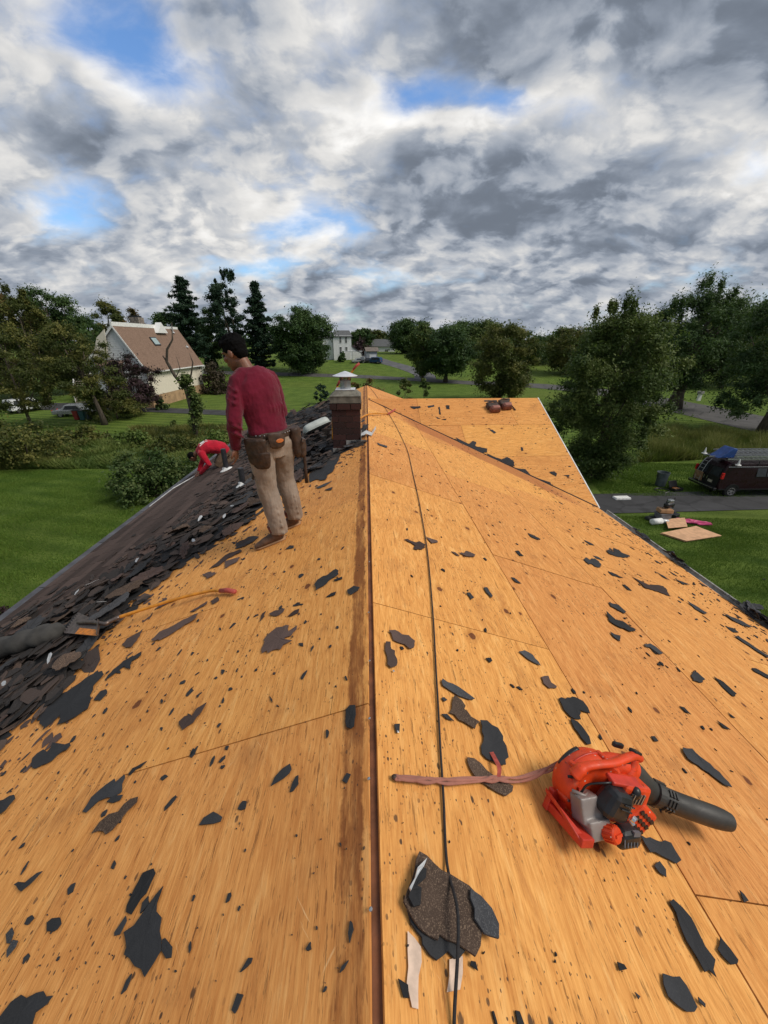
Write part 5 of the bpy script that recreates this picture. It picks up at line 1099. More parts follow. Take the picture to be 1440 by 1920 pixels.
mb.box((Lh/2, e0[0]-.06, e0[1]-.06), (Lh+.6, .14, .16)); mb.box((Lh*.33, Rd_+.05, Rz+.16), (Lh*.70, .25, .5)); mb.box((Lh*.86, Rd_+.05, Rz+.10), (Lh*.30, .25, .36)); mb.build('white_trim', M_WHITE, bh_)
mb = MB(); xg = Lh*.62; mb.prism([(xg-1.5, Rd_-.9, Rz-.75), (xg+1.5, Rd_-.9, Rz-.75), (xg, Rd_-.9, Rz+.75)], (0, .9, 0)); mb.build('white_gablet', M_WHITE, bh_)
ch = MB().box((Lh*.46, Rd_+1.2, Rz-.2), (1.5, 1.3, 3.0)).build('stone_chimney', plain('grey_stone', (.20, .17, .145), .9, 0, .5, 3), bh_); MB().box((Lh*.46, Rd_+1.2, Rz+1.42), (1.1, 1.0, .2)).build('chimney_cap', M_BLACK, ch)
nrm = Vector((0, -(Rz-e0[1]), Rd_-e0[0])).normalized(); tv = Vector((0, Rd_-e0[0], Rz-e0[1])).normalized(); Rr = Matrix((Vector((1, 0, 0)), tv, nrm)).transposed()
on = lambda x, t: Vector((x, e0[0]+(Rd_-e0[0])*t, e0[1]+(Rz-e0[1])*t))
sk = MB().box(on(Lh*.42, .66)+nrm*.05, (1.7, 1.3, .16), Rr).build('skylight', M_BLACK, bh_); MB().box(on(Lh*.42, .66)+nrm*.14, (1.4, 1.0, .03), Rr).build('skylight_pane', M_SKYL, sk)
for x, t, hh in ((Lh*.86, .88, 1.1), (Lh*.93, .50, .35)): MB().tube([on(x, t), on(x, t)+Vector((0, 0, hh))], .12, 8).lathe([(.3, 0), (.16, .16)], 10, Matrix.Translation(on(x, t)+nrm*.05)).build('roof_vent_pipe', M_PALE, bh_)
for y, z, w_, h_ in ((1.6, 4.3, .9, 1.5), (5.6, 4.3, .9, 1.5)): win(bh_, (-.06, y, z), w_, h_, '-x')
MB().prism([(-.42, 3.9, 10.1), (-.42, 5.2, 9.1), (-.42, 6.4, 6.6), (-.42, 4.4, 6.6)], (.12, 0, 0)).build('cream_panel', M_SIDING, bh_)
MB().prism([(-.95, 2.6, 5.6), (-.95, 6.0, 5.6), (-.05, 6.0, 6.2), (-.05, 2.6, 6.2)], (0, 0, .12)).build('porch_roof', M_BROOF, bh_)
MB().box((Lh-.6, -.05, 4.3), (.1, .1, .25)).build('wall_lamp', M_BLACK, bh_); MB().prism([(Lh+.2, -.2, Wz-.6), (Lh+.2, 2.4, Wz-.2), (Lh+.2, 2.4, 1.5), (Lh+.2, 1.4, 1.5)], (1.4, 0, 0)).build('side_wing', M_WHITE, bh_)
# wooden stairs on the bank beyond the parked cars
sb = spot(160, 757, 62); st = tag(empty('wooden_stairs', sb, (0, 0, radians(25))), 'weathered wooden garden stairs climbing the bank beside the leaning tree', 'stairs'); M_GWOOD = plain('weathered_grey_wood', (.30, .26, .21), .85, 0, .3, 4)
mst = MB().box((0, 0, 0), (2.0, .40, .06)); me = bpy.data.meshes.new('tread'); me.from_pydata(mst.v, [], mst.f); me.materials.append(M_GWOOD)
for k in range(13): link('tread', me, None, st, loc=(0, k*.42, .25+k*.30))
for s in (-1, 1):
    MB().prism([(s*1.03, -.2, -.2), (s*1.03, 5.3, 3.75), (s*1.03, 5.3, 4.05), (s*1.03, -.2, .2)], (.08*s, 0, 0)).build('stringer', M_GWOOD, st)
    MB().tube([(s*1.1, -.1, 1.1), (s*1.1, 5.3, 5.0)], .05, 6).build('handrail', M_WHITE, st)
    for k in range(4): MB().box((s*1.1, .1+k*1.65, .65+k*1.18), (.09, .09, 1.1)).build('rail_post', M_WHITE, st)
# far white house with garages
b = spot(643, 673, 128); wh = tag(empty('white_house', (b.x, b.y, ground(b.x, b.y)), (0, 0, radians(6))), 'far tall white house with narrow windows and two garage doors', 'house'); u = px_w(b, 1.0)
tw, tz = 33*u, 53*u*.93
mb = MB(); mb.box((0, 3, tz*.41), (tw, 6, tz*.82+.6)); siding(mb, -tw/2, tw/2, 0, .2, tz*.82, .22); mb.build('wall', M_WSIDING, wh)
MB().prism([(-tw/2-.3, -.35, tz*.80), (tw/2+.3, -.35, tz*.80), (tw/2-.3, 3, tz+.1), (-tw/2+.5, 3, tz+.1)], (0, 0, .15)).prism([(-tw/2-.3, 6.3, tz*.80), (tw/2+.3, 6.3, tz*.80), (tw/2-.3, 3, tz+.1), (-tw/2+.5, 3, tz+.1)], (0, 0, .15)).prism([(tw/2+.3, -.3, tz*.80), (tw/2+.3, 6.3, tz*.80), (tw/2-.3, 3, tz+.12)], (.1, 0, 0)).prism([(-tw/2-.3, -.3, tz*.80), (-tw/2-.3, 6.3, tz*.80), (-tw/2+.5, 3, tz+.12)], (-.1, 0, 0)).build('roof', M_GROOF, wh)
for x in (-.1, .22): 
    for z in (.70, .36): win(wh, (x*tw, -.03, z*tz), .62, 1.7, '-y')
mb = MB(); w2 = 19*u; mb.prism([(tw/2, .2, 0), (tw/2+w2, .2, 0), (tw/2+w2, .2, 9.5*u), (tw/2, .2, 23*u)], (0, 6, 0)); mb.build('garage_wing_wall', M_WSIDING, wh); mb = MB(); mb.prism([(tw/2-.1, 0, 23*u+.1), (tw/2+w2+.4, 0, 9.2*u), (tw/2+w2+.4, 0, 9.2*u+.25), (tw/2-.1, 0, 23*u+.35)], (0, 6.4, 0)); mb.build('garage_wing_roof', M_GROOF, wh)
mb = MB(); mb.box((-tw/2-2.4, 4.5, tz*.38), (4.6, 6, tz*.76)); mb.build('rear_wing_wall', M_WSIDING, wh); MB().prism([(-tw/2-4.9, 1.3, tz*.74), (-tw/2, 1.3, tz*.74), (-tw/2, 4.5, tz*.98), (-tw/2-4.9, 4.5, tz*.98)], (0, 0, .15)).build('rear_wing_roof', M_GROOF, wh)
for x, w_ in ((.20*tw, 2.6), (tw/2+w2*.52, 2.8)):
    gd = MB().box((x, -.06 if x < tw/2 else .12, 1.15), (w_, .1, 2.3)).build('garage_door', M_WHITE, wh)
    for k in range(4): MB().box((x, -.13 if x < tw/2 else .05, .35+k*.55), (w_-.1, .03, .5)).build('door_panel', M_WHITE, gd)
    MB().box((x, -.05 if x < tw/2 else .13, 2.5), (w_+.6, .12, .25)).build('door_lintel', M_GSIDING, wh)
b2 = spot(697, 672, 122); sh = tag(empty('shed', b2, (0, 0, radians(8))), 'pale grey shed with a shallow roof beside the far drive', 'shed')
MB().box((0, 2, 1.6), (13*u*1.5, 4, 3.2)).build('wall', plain('pale_blue_grey_board', (.27, .29, .34), .8, 0, .1, 2), sh); MB().prism([(-11*u, -.3, 3.1), (13*u, -.3, 3.1), (13*u, 2, 4.1), (-11*u, 2, 4.1)], (0, 0, .12)).prism([(-11*u, 4.3, 3.1), (13*u, 4.3, 3.1), (13*u, 2, 4.1), (-11*u, 2, 4.1)], (0, 0, .12)).build('roof', plain('dull_brown_roof', (.17, .14, .12), .9, 0, .2, 2), sh); MB().box((2*u, -.04, 1.2), (2.0, .06, 2.2)).build('shed_door', M_GSIDING, sh)
b3 = spot(716, 664, 175); fh = tag(empty('low_grey_house', b3 - Vector((0, 0, 1.6))), 'low grey house roof far behind the shed', 'house'); MB().box((0, 3, 1.8), (11, 6, 3.6)).build('wall', M_GSIDING, fh); MB().prism([(-6, -.5, 3.5), (6, -.5, 3.5), (5, 3, 6.3), (-5, 3, 6.3)], (0, 0, .15)).prism([(-6, 6.5, 3.5), (6, 6.5, 3.5), (5, 3, 6.3), (-5, 3, 6.3)], (0, 0, .15)).build('roof', M_GROOF, fh); MB().box((3.9, 3, 6.4), (1, 1, 2.2)).build('chimney', M_BROWNP, fh)
win(fh, (-2.5, -.03, 1.9), 1.4, 1.2, '-y'); win(fh, (2, -.03, 1.9), 1.4, 1.2, '-y')
bu = spot(655, 674, 124); bush('shrub', 'round dark shrub in front of the far white house', spot(641, 675, 124), 2.6, 3.4, .45, L_DARK, 81, 14, 60); bush('shrub', 'red brown shrub beside the garage of the far white house', spot(676, 672, 140), 7, 5.5, .5, L_PURP, 82, 26, 60)

# ------------------------------------------------------------------ vehicles
M_MVAN = plain('dark_maroon_paint', (.013, .0017, .0042), .34, 0, .1, 2, 0, .3); M_TRIM = plain('black_trim', (.008, .008, .009), .45); M_LAMP = plain('red_lamp_lens', (.55, .02, .02), .2); M_CHROME = plain('wheel_alloy', (.5, .5, .5), .3, .85)
def wheel(parent, c, r, w_, side, rimm=None):
    o = MB().lathe([(r*.62, -w_/2), (r*.9, -w_/2), (r, -w_*.36), (r, w_*.36), (r*.9, w_/2), (r*.62, w_/2)], 24, Matrix.Translation(c) @ Matrix.Rotation(pi/2, 4, 'X')).build('wheel', M_RUB, parent)
    mb = MB(); Mx = Matrix.Translation(Vector(c)+Vector((0, side*w_*.47, 0))) @ Matrix.Rotation(pi/2, 4, 'X'); mb.lathe([(r*.64, -.03), (r*.64, .03), (r*.56, .03), (r*.54, -.03)], 20, Mx)
    for k in range(5):
        a = 2*pi*k/5; mb.box(Mx @ Vector((r*.33*cos(a), r*.33*sin(a), 0)), (r*.6, r*.2, .05), Mx.to_3x3() @ Matrix.Rotation(a, 3, 'Z'))
    mb.lathe([(r*.16, -.04), (r*.16, .04)], 12, Mx); mb.build('rim', rimm or M_CHROME, o); return o
def van():
    p = onG(1338, 933); v = tag(empty('cargo_van', (p.x, p.y, 0), (0, 0, radians(-1))), 'dark maroon cargo van with ladders on its roof rack, on the grass', 'van')
    L, Wd, Hh = 5.6, 2.02, 2.08                       # local x forward, y across (0 = near side)
    side = [(0.05, .48), (0.0, .70), (.05, 1.25), (.20, 1.75), (.34, 1.98), (.6, Hh), (3.55, Hh), (3.95, 1.98), (4.55, 1.40), (5.35, 1.18), (5.58, .95), (5.6, .48)]
    mb = MB(); n = len(side); ys = [(0, .0), (.0, .04), (Wd, .04), (Wd, .0)]; rows = []
    for f_, ins in ((.10, 0), (0, 1), (0, 2), (.10, 3)): pass
    def ring(y, tum):
        out = []
        for x, z in side:
            k = max(0, (z-1.15))/.95; out.append((x, y + tum*k*.16, z))
        return out
    A, B = ring(0, 1), ring(Wd, -1); mb.add(A+B, [(i, (i+1) % n, n+(i+1) % n, n+i) for i in range(n)] + [tuple(range(n))[::-1], tuple(range(n, 2*n))]); mb.build('body', M_MVAN, v, bevel=.06)
    def sidepanel(name, x0, x1, z0, z1, m, off=.012, par=None):
        k = lambda z: max(0, z-1.15)/.95*.16
        return MB().add([(x0, k(z0)-off, z0), (x1, k(z0)-off, z0), (x1-.02, k(z1)-off, z1), (x0+.02, k(z1)-off, z1), (x0, k(z0)+.02, z0), (x1, k(z0)+.02, z0), (x1, k(z1)+.02, z1), (x0, k(z1)+.02, z1)], [(0, 1, 2, 3), (1, 0, 4, 5), (3, 2, 6, 7), (0, 3, 7, 4), (2, 1, 5, 6)]).build(name, m, par or v)
    sidepanel('side_window', 2.15, 2.72, 1.28, 1.78, M_GLASS); sidepanel('side_window', 2.78, 3.42, 1.28, 1.78, M_GLASS); sidepanel('cab_window', 3.66, 4.45, 1.32, 1.76, M_GLASS)
    sidepanel('drip_rail', .35, 3.7, 1.86, 1.885, M_CHROME, .02); sidepanel('sill_trim', .1, 5.4, .46, .53, M_TRIM, .02); sidepanel('door_seam', 1.98, 2.0, .6, 1.85, M_TRIM, .004); sidepanel('door_seam', 3.54, 3.56, .6, 1.85, M_TRIM, .004)
    mb = MB(); mb.prism([(.93+.46*cos(a), -.025, .37+.46*sin(a)) for a in np.linspace(.1, pi-.1, 12)] + [(.93+.40*cos(a), -.025, .37+.40*sin(a)) for a in np.linspace(pi-.1, .1, 12)], (0, .05, 0)); mb.build('wheel_arch', M_TRIM, v)
    MB().prism([(.93+.40*cos(a), -.006, .37+.40*sin(a)) for a in np.linspace(0, pi, 14)], (0, .12, 0)).build('wheel_well', M_TRIM, v)
    for x in (.93, 4.5):
        wheel(v, (x, .12, .36), .36, .24, -1); wheel(v, (x, Wd-.12, .36), .36, .24, 1)
    rr = lambda z: (.0 if z < .7 else (z-.7)/.55*.05 if z < 1.25 else .05+(z-1.25)/.5*.15)
    for k, (y0, y1) in enumerate(((.10, .99), (1.03, 1.92))):
        dr = MB().add([(-.025+rr(.55), y0, .55), (-.025+rr(.55), y1, .55), (-.02+rr(1.2), y1, 1.2), (-.02+rr(1.2), y0, 1.2), (-.012+rr(1.75), y1-.05*k, 1.75), (-.012+rr(1.75), y0+.05*(1-k), 1.75)], [(1, 0, 3, 2), (2, 3, 5, 4)]).build('rear_door', M_TRIM, v)
        MB().add([(-.04+rr(1.25), y0+.12, 1.25), (-.04+rr(1.25), y1-.12, 1.25), (-.03+rr(1.7), y1-.14, 1.7), (-.03+rr(1.7), y0+.14, 1.7)], [(1, 0, 3, 2)]).build('rear_window', M_GLASS, dr)
        MB().box((-.04, y0+.8 if k == 0 else y0+.1, 1.0), (.03, .04, .2)).build('handle', M_STEEL, dr)
    MB().box((-.045, .62, .86), (.012, .32, .16)).build('licence_plate', plain('pale_plate', (.42, .40, .30), .5), v)
    MB().box((-.12, Wd/2, .50), (.20, Wd+.02, .17)).build('rear_bumper', M_TRIM, v, bevel=.03); MB().box((-.225, Wd/2, .56), (.012, Wd*.9, .05)).build('bumper_step', M_STEEL, v)
    for y in (-.004, Wd-.036): lt = MB().box((.08, y+.02, 1.34), (.14, .10, .36)).build('tail_light', M_LAMP, v, bevel=.01)
    MB().box((5.62, Wd/2, .55), (.16, Wd, .2)).build('front_bumper', M_TRIM, v)
    rk = MB()
    for x in (.55, 2.1, 3.5): rk.tube([(x, .12, 1.95), (x, .12, 2.24), (x, Wd-.12, 2.24), (x, Wd-.12, 1.95)], .025, 6)
    for y in (.12, Wd-.12): rk.tube([(.35, y, 2.24), (3.75, y, 2.24)], .022, 6)
    rk.build('roof_rack', M_TRIM, v)
    mb = MB(); 
    for y in (1.35, 1.72): mb.tube([(-.10, y, .62), (-.06, y, 1.25), (.10, y, 1.78), (.30, y, 2.05)], .018, 6)
    for k in range(6): z = .75+k*.22; mb.tube([(-.09+rr(z), 1.35, z), (-.09+rr(z), 1.72, z)], .014, 5)
    mb.build('rear_ladder', M_ALU, v)
    MB().box((-.075, 1.52, .93), (.03, .62, .56), Matrix.Rotation(radians(-4), 3, 'Y')).build('tan_plate', plain('tan_plate', (.28, .17, .09), .8, 0, .3, 6), v)  # flat tan plate in front of the rear door
    return v
vn = van(); VM = Matrix.Translation(vn.location) @ Matrix.Rotation(radians(-1), 4, 'Z')
def ladder(x0, x1, y, z, w_, label, tilt=0.0):
    o = tag(empty('extension_ladder', VM @ Vector((x0, y, z)), (0, tilt, radians(-1))), label, 'ladder', 'aluminium ladders stacked on the van'); Ln = x1-x0
    for s in (0, w_): MB().box((Ln/2, s, 0), (Ln, .03, .075)).build('rail', M_ALU, o)
    n = int(Ln/.3); b_ = MB().tube([(0, .017, 0), (0, w_-.017, 0)], .017, 6); me = bpy.data.meshes.new('rung'); me.from_pydata(b_.v, [], b_.f); me.materials.append(M_ALU)
    for k in range(n): link('rung', me, None, o, loc=(.2+k*.3, 0, 0))
ladder(.2, 6.6, .20, 2.32, .42, 'lowest aluminium ladder on the near side of the van roof'); ladder(.7, 4.6, .26, 2.45, .42, 'second aluminium ladder stacked on the near side of the van roof'); ladder(-.4, 5.9, .86, 2.32, .42, 'long aluminium ladder sticking out over the back of the van'); ladder(.5, 4.2, .95, 2.46, .40, 'aluminium ladder on top of the middle of the van stack'); ladder(.6, 4.1, 1.42, 2.50, .40, 'topmost aluminium ladder on the far side of the van roof')
tp = tag(empty('blue_tarp', VM @ Vector((.35, .55, 2.28)), (0, 0, 0)), 'folded blue tarp on the back of the van roof', 'tarp'); mb = MB(); mb.prism([(-.45, 0, 0), (.55, 0, .0), (.62, 0, .55), (.35, 0, .62), (-.1, 0, .25)], (0, .75, 0)); mb.build('tarp', plain('blue_tarp_sheet', (.012, .055, .22), .5, 0, .25, 5, .2), tp, bevel=.05)
for x, y, lab in ((.78, .04, 'white cone fitting on the near edge of the van roof'), (-.1, 1.6, 'white cone fitting on the far back corner of the van roof')):
    o = MB().lathe([(.15, 0), (.15, .03), (.075, .05), (.02, .36), (.008, .37)], 12).build('roof_cone', M_WHITE); o.matrix_world = VM @ Matrix.Translation((x, y, 2.0 if y < 1 else 2.3)); tag(o, lab, 'cone')
def car(p, rz, label, paint, kind='car', group=None, Ln=4.5):
    v = tag(empty('parked_car' if kind != 'pickup' else 'pickup_truck', p, (0, 0, rz)), label, 'car' if kind != 'pickup' else 'pickup', group)
    Hh = {'car': 1.45, 'pickup': 1.8, 'suv': 1.75}[kind]; h2 = Hh*.56
    side = {'car': [(0, .35), (0, .8), (.9, h2+.03), (1.5, Hh), (2.9, Hh), (3.6, h2), (4.45, .72), (4.5, .35)], 'suv': [(0, .4), (0, 1.0), (.25, Hh), (3.0, Hh), (3.6, h2+.05), (4.45, .9), (4.5, .4)], 'pickup': [(0, .5), (0, 1.05), (1.7, 1.05), (1.75, Hh), (3.0, Hh), (3.6, 1.1), (4.6, 1.0), (4.65, .5)]}[kind]
    n = len(side); k = lambda z: max(0, z-h2)/Hh*.5
    A = [(x, k(z), z) for x, z in side]; B = [(x, 1.8-k(z), z) for x, z in side]; MB().add(A+B, [(i, (i+1) % n, n+(i+1) % n, n+i) for i in range(n)] + [tuple(range(n))[::-1], tuple(range(n, 2*n))]).build('body', paint, v, bevel=.06)
    x0, x1 = (1.3, 3.2) if kind == 'car' else (.4, 3.1) if kind == 'suv' else (1.85, 3.2)
    for s in (0, 1):
        y = (k(h2+.1)-.01) if s == 0 else 1.8-k(h2+.1)+.01; yt = (k(Hh-.12)-.01) if s == 0 else 1.8-k(Hh-.12)+.01
        MB().add([(x0, y, h2+.08), (x1, y, h2+.08), (x1-.45, yt, Hh-.12), (x0+.3, yt, Hh-.12)], [(0, 1, 2, 3)]).build('side_window', M_GLASS, v)
    for x in (.85, 3.65): wheel(v, (x, .1, .33), .33, .2, -1); wheel(v, (x, 1.7, .33), .33, .2, 1)
    for y in (.25, 1.55): MB().box((4.47, y, .72), (.08, .3, .14)).build('headlight', M_PALE, v); MB().box((.01, y, .8), (.05, .25, .14)).build('tail_light', M_LAMP, v)
    return v
P_BLUE = plain('blue_paint', (.035, .085, .19), .25, .2, .1, 2); P_GREY = plain('silver_grey_paint', (.34, .36, .37), .25, .4, .1, 2); P_DARK = plain('dark_car_paint', (.02, .022, .026), .2, .2, .1, 2); P_WHITE = plain('white_car_paint', (.62, .64, .65), .25, 0, .05, 2)
grp = 'cars parked by the far white house'
for px, rz, lab, pm, kd in ((660, 12, 'silver car parked in front of the first white garage door', P_GREY, 'car'), (676, 5, 'dark car parked in front of the second white garage door', P_DARK, 'car'), (684, 60, 'grey car parked left of the pale shed', P_GREY, 'suv'), (706, 75, 'light blue pickup parked right of the pale shed', P_BLUE, 'pickup'), (718, 150, 'blue car at the right end of the far drive', P_BLUE, 'suv')):
    q = spot(px, 681, 121); car(q, radians(rz), lab, pm, kd, grp)
car(spot(105, 800, 50), radians(12), 'silver car half hidden by the big dark bush on the side drive', P_GREY, 'car', 'cars behind the left bushes'); car(spot(30, 790, 52.5), radians(70), 'white car behind the big dark bush at the left', P_WHITE, 'suv', 'cars behind the left bushes'); car(spot(188, 702, 66), radians(30), 'pale car up the bank seen above the wooden stairs', P_WHITE, 'car', 'cars behind the left bushes')
car(spot(1206, 728, 74), radians(95), 'white car parked across the road behind the bushy tree', P_WHITE, 'suv')
# bins by the side drive
def bin_(p, m, label, h=1.05, w_=.62, rz=0):
    o = tag(empty('wheelie_bin', p, (0, 0, rz)), label, 'bin', 'bins on the side drive'); MB().box((0, 0, h/2+.05), (w_*.8, w_*.9, h), None, 1.22).build('bin_body', m, o, bevel=.03); MB().box((0, 0, h+.09), (w_*1.06, w_*1.2, .08)).build('lid', M_BLACK, o, bevel=.02); MB().tube([(-w_*.4, w_*.42, .12), (w_*.4, w_*.42, .12)], .12, 10).build('wheel', M_RUB, o)
bin_(spot(150, 797, 48.5), plain('red_bin', (.30, .03, .022), .5), 'red bin on the side drive beside the silver car'); bin_(spot(161, 797, 48.3), plain('teal_bin', (.03, .10, .105), .5), 'teal bin on the side drive, right of the red bin'); bin_(spot(169, 796, 48.6), plain('grey_bin', (.06, .09, .11), .5), 'grey blue bin on the side drive, rightmost of the bins')
# mailbox, post, bench
q = spot(1308, 755, 61); mbx = tag(empty('mailbox', q), 'white mailbox on a post beside the road', 'mailbox'); MB().box((0, 0, .55), (.5, .3, 1.1)).build('post', M_WHITE, mbx); MB().box((0, 0, 1.25), (.62, .8, .4)).build('box', M_LEAD, mbx, bevel=.05)
q = spot(1092, 888, 26.4); bn = tag(empty('picnic_bench', q, (0, 0, radians(-8))), 'weathered wooden bench under the bushy tree', 'bench'); 
for k in range(3): MB().box((0, -.2+k*.2, .74), (1.9, .17, .05)).build('seat_slat', M_GWOOD, bn)
for x in (-.7, .7): MB().prism([(x-.05, -.35, 0), (x-.05, -.22, .72), (x-.05, .28, .72), (x-.05, .35, 0), (x-.05, .25, 0), (x-.05, .16, .6), (x-.05, -.14, .6), (x-.05, -.25, 0)], (.1, 0, 0)).build('leg', M_GWOOD, bn)
for k in range(2): MB().box((0, -.62+k*1.24, .45), (1.9, .22, .05)).build('side_plank', M_GWOOD, bn)
#@@YARD

# ------------------------------------------------------------------ things left on the lawn and drive
p_ply = plain('new_plywood', (.62, .36, .20), .7, 0, .16, 5)
def flat_sheet(px4, z, label, th=.018, name='plywood_board', m=None):
    pts = [hit(x, y, (0, 0, 1), z+th) for x, y in px4]; mb = MB(); mb.prism([(p.x, p.y, z) for p in pts], (0, 0, th)); o = mb.build(name, m or p_ply); return tag(o, label, 'plywood', 'new plywood sheets on the lawn')
S4 = [(1240, 999), (1305, 986), (1353, 1004), (1287, 1014)]
flat_sheet([(x-2, y+1) for x, y in S4], .02, 'bottom new plywood sheet of the pair lying on the lawn', .03); flat_sheet(S4, .075, 'top new plywood sheet of the pair lying on the lawn', .03)
flat_sheet([(1248, 973), (1284, 970.5), (1289, 987), (1253, 990)], .16, 'smaller new plywood offcut leaning on the tool pile', .018)
M_BOXY = plain('tan_wood_box', (.36, .20, .10), .8, 0, .25, 5)
def boxthing(name, px, py, dims, m, label, cat, z=0, rz=0, bevel=.02, lid=None):
    q = onG(px, py); o = tag(empty(name, (q.x, q.y, z), (0, 0, rz)), label, cat); MB().box((0, 0, dims[2]/2), dims, None, .96).build('box_body', m, o, bevel=bevel)
    if lid: MB().box((0, 0, dims[2]+.02), (dims[0]*1.03, dims[1]*1.03, .05)).build('lid', lid, o, bevel=.01)
    MB().tube([(-dims[0]*.25, 0, dims[2]+.04), (-dims[0]*.2, 0, dims[2]+.10), (dims[0]*.2, 0, dims[2]+.10), (dims[0]*.25, 0, dims[2]+.04)], .014, 6).build('handle', M_BLACK, o); return o
M_GPL = plain('grey_plastic', (.12, .125, .14), .5, 0, .2, 8)
boxthing('storage_box', 1239, 977, (.62, .5, .42), M_GPL, 'grey plastic box at the bottom of the tool pile on the lawn', 'box', 0, .1, lid=M_GPL)
boxthing('wooden_crate', 1240, 977, (.66, .45, .20), M_BOXY, 'tan wooden crate on the grey box of the tool pile', 'crate', .50, -.12)
q = onG(1243, 977); o = tag(empty('air_compressor', (q.x+.1, q.y+.05, .74), (0, 0, .3)), 'small black and silver compressor on top of the tool pile', 'compressor')
MB().lathe([(.02, -.28), (.12, -.26), (.14, -.2), (.14, .2), (.12, .26), (.02, .28)], 16, Matrix.Translation((0, 0, .16)) @ Matrix.Rotation(pi/2, 4, 'Y')).build('tank', M_BLACK, o, smooth=True); MB().box((0, 0, .36), (.30, .22, .16)).build('motor', M_ALU, o, bevel=.03)
MB().tube([(-.28, 0, .3), (-.28, 0, .52), (.28, 0, .52), (.28, 0, .3)], .018, 6).build('handle', M_BLACK, o); 
for x in (-.18, .18): MB().box((x, 0, .03), (.06, .24, .06)).build('foot', M_BLACK, o)
boxthing('tool_case', 1263, 970, (.5, .34, .20), M_BLACK, 'black tool case right of the tool pile, by the drive edge', 'tool case', 0, .5)
boxthing('duffel_bag', 1219, 975, (.62, .3, .22), plain('black_green_nylon', (.016, .022, .018), .8, 0, .4, 9), 'dark nylon bag left of the tool pile', 'bag', 0, .2, .09)
def roll(px, py, r, L, rz, m, label, name, cat):
    q = onG(px, py); o = MB().lathe([(r*.35, -L/2), (r, -L/2), (r*1.01, 0), (r, L/2), (r*.35, L/2)], 18, Matrix.Translation((0, 0, r)) @ Matrix.Rotation(pi/2, 4, 'Y')).build(name, m, None, True, (q.x, q.y, 0), (0, 0, rz)); return tag(o, label, cat)
roll(1229, 984, .16, .55, .15, M_WHITE, 'white paper roll lying in front of the tool pile', 'paper_roll', 'roll'); roll(1243, 982, .12, .4, -.3, M_PALE, 'pale grey roll lying right of the white paper roll', 'membrane_roll', 'roll')
a, b = onG(1287, 976), onG(1312, 987); mb = MB(); v, f, c = piece_mesh(ragged_outline([(-.75, -.2), (.1, -.28), (.8, -.12), (.75, .16), (0, .22), (-.7, .15)], .02), .05, .05, .4, .07); me = bpy.data.meshes.new('pink_sheet'); me.from_pydata(v, [], f); o = link('pink_sheet', me, plain('pink_plastic_sheet', (.50, .06, .17), .45, 0, .2, 6)); o.location = ((a.x+b.x)/2, (a.y+b.y)/2, .03); o.rotation_euler = (0, 0, -.45); tag(o, 'crumpled pink plastic sheet right of the plywood offcut', 'plastic sheet')
q = onG(1165, 936); o = MB().box((0, 0, .07), (.95, .42, .14), None, .95).build('white_package', M_WHITE, None, loc=(q.x, q.y, 0), rot=(0, 0, .03), bevel=.02); tag(o, 'white paper package lying at the far edge of the driveway', 'package')
q = onG(1237, 911); o = tag(empty('trash_can', q), 'dark grey round trash can on the lawn left of the van', 'trash can'); MB().lathe([(.26, .0), (.28, .02), (.34, .86), (.37, .88), (.37, .93), (.34, .93), (.31, .80), (.25, .06), (.0, .05)], 24).build('can_body', plain('grey_bin_plastic', (.075, .095, .10), .55, 0, .2, 4), o, smooth=False)
for s in (-1, 1): MB().tube([(s*.33, -.1, .72), (s*.40, -.06, .70), (s*.40, .06, .70), (s*.33, .1, .72)], .016, 6).build('handle', M_BLACK, o)
q = onG(1241, 921); mb = MB(); mb.tube([(.42*cos(t)*(1+.05*sin(t*3.3)), .36*sin(t)*(1+.05*cos(t*2.7)), .03+.012*(t/6.3)+.01*sin(t*5)) for t in np.linspace(0, 6.28*3.6, 110)], .018, 6); o = mb.build('hose_coil', M_BLACK, None, True, (q.x, q.y, 0)); tag(o, 'coiled black air hose on the grass below the trash can', 'hose')
q = onG(1266, 920); o = tag(empty('open_toolbox', (q.x, q.y, 0), (0, 0, .25)), 'open black and orange toolbox on the grass between hose and van', 'toolbox')
MB().box((0, -.22, .10), (.66, .02, .20)).box((0, .22, .10), (.66, .02, .20)).box((-.32, 0, .10), (.02, .42, .20)).box((.32, 0, .10), (.02, .42, .20)).box((0, 0, .012), (.62, .42, .02)).build('tray', M_BLACK, o); MB().box((.06, .33, .34), (.66, .05, .40), Matrix.Rotation(-.5, 3, 'X')).build('lid', M_BLACK, o, bevel=.01)
for k in range(6): MB().box((-.24+k*.095, random.uniform(-.08, .08), .12), (.05, .3, .06), Matrix.Rotation(random.uniform(-.4, .4), 3, 'Z')).build('tool', [M_ORPAINT, M_YEL, M_ALU][k % 3], o)
for x, y, s, lab in ((1418, 1140, .5, 'dark torn shingle lying on the lawn beyond the right gutter'), (1432, 1088, .12, 'small pale shingle flake on the lawn at the right edge')):
    q = onG(x, y); v, f, c = piece_mesh(ragged_outline(rand_piece(s, s*.7), .02), .006, .1, .4, .02); me = bpy.data.meshes.new('torn_shingle'); me.from_pydata(v, [], f); o = link('torn_shingle', me, M_GREY); o.location = (q.x, q.y, .04); tag(o, lab, 'torn shingle')

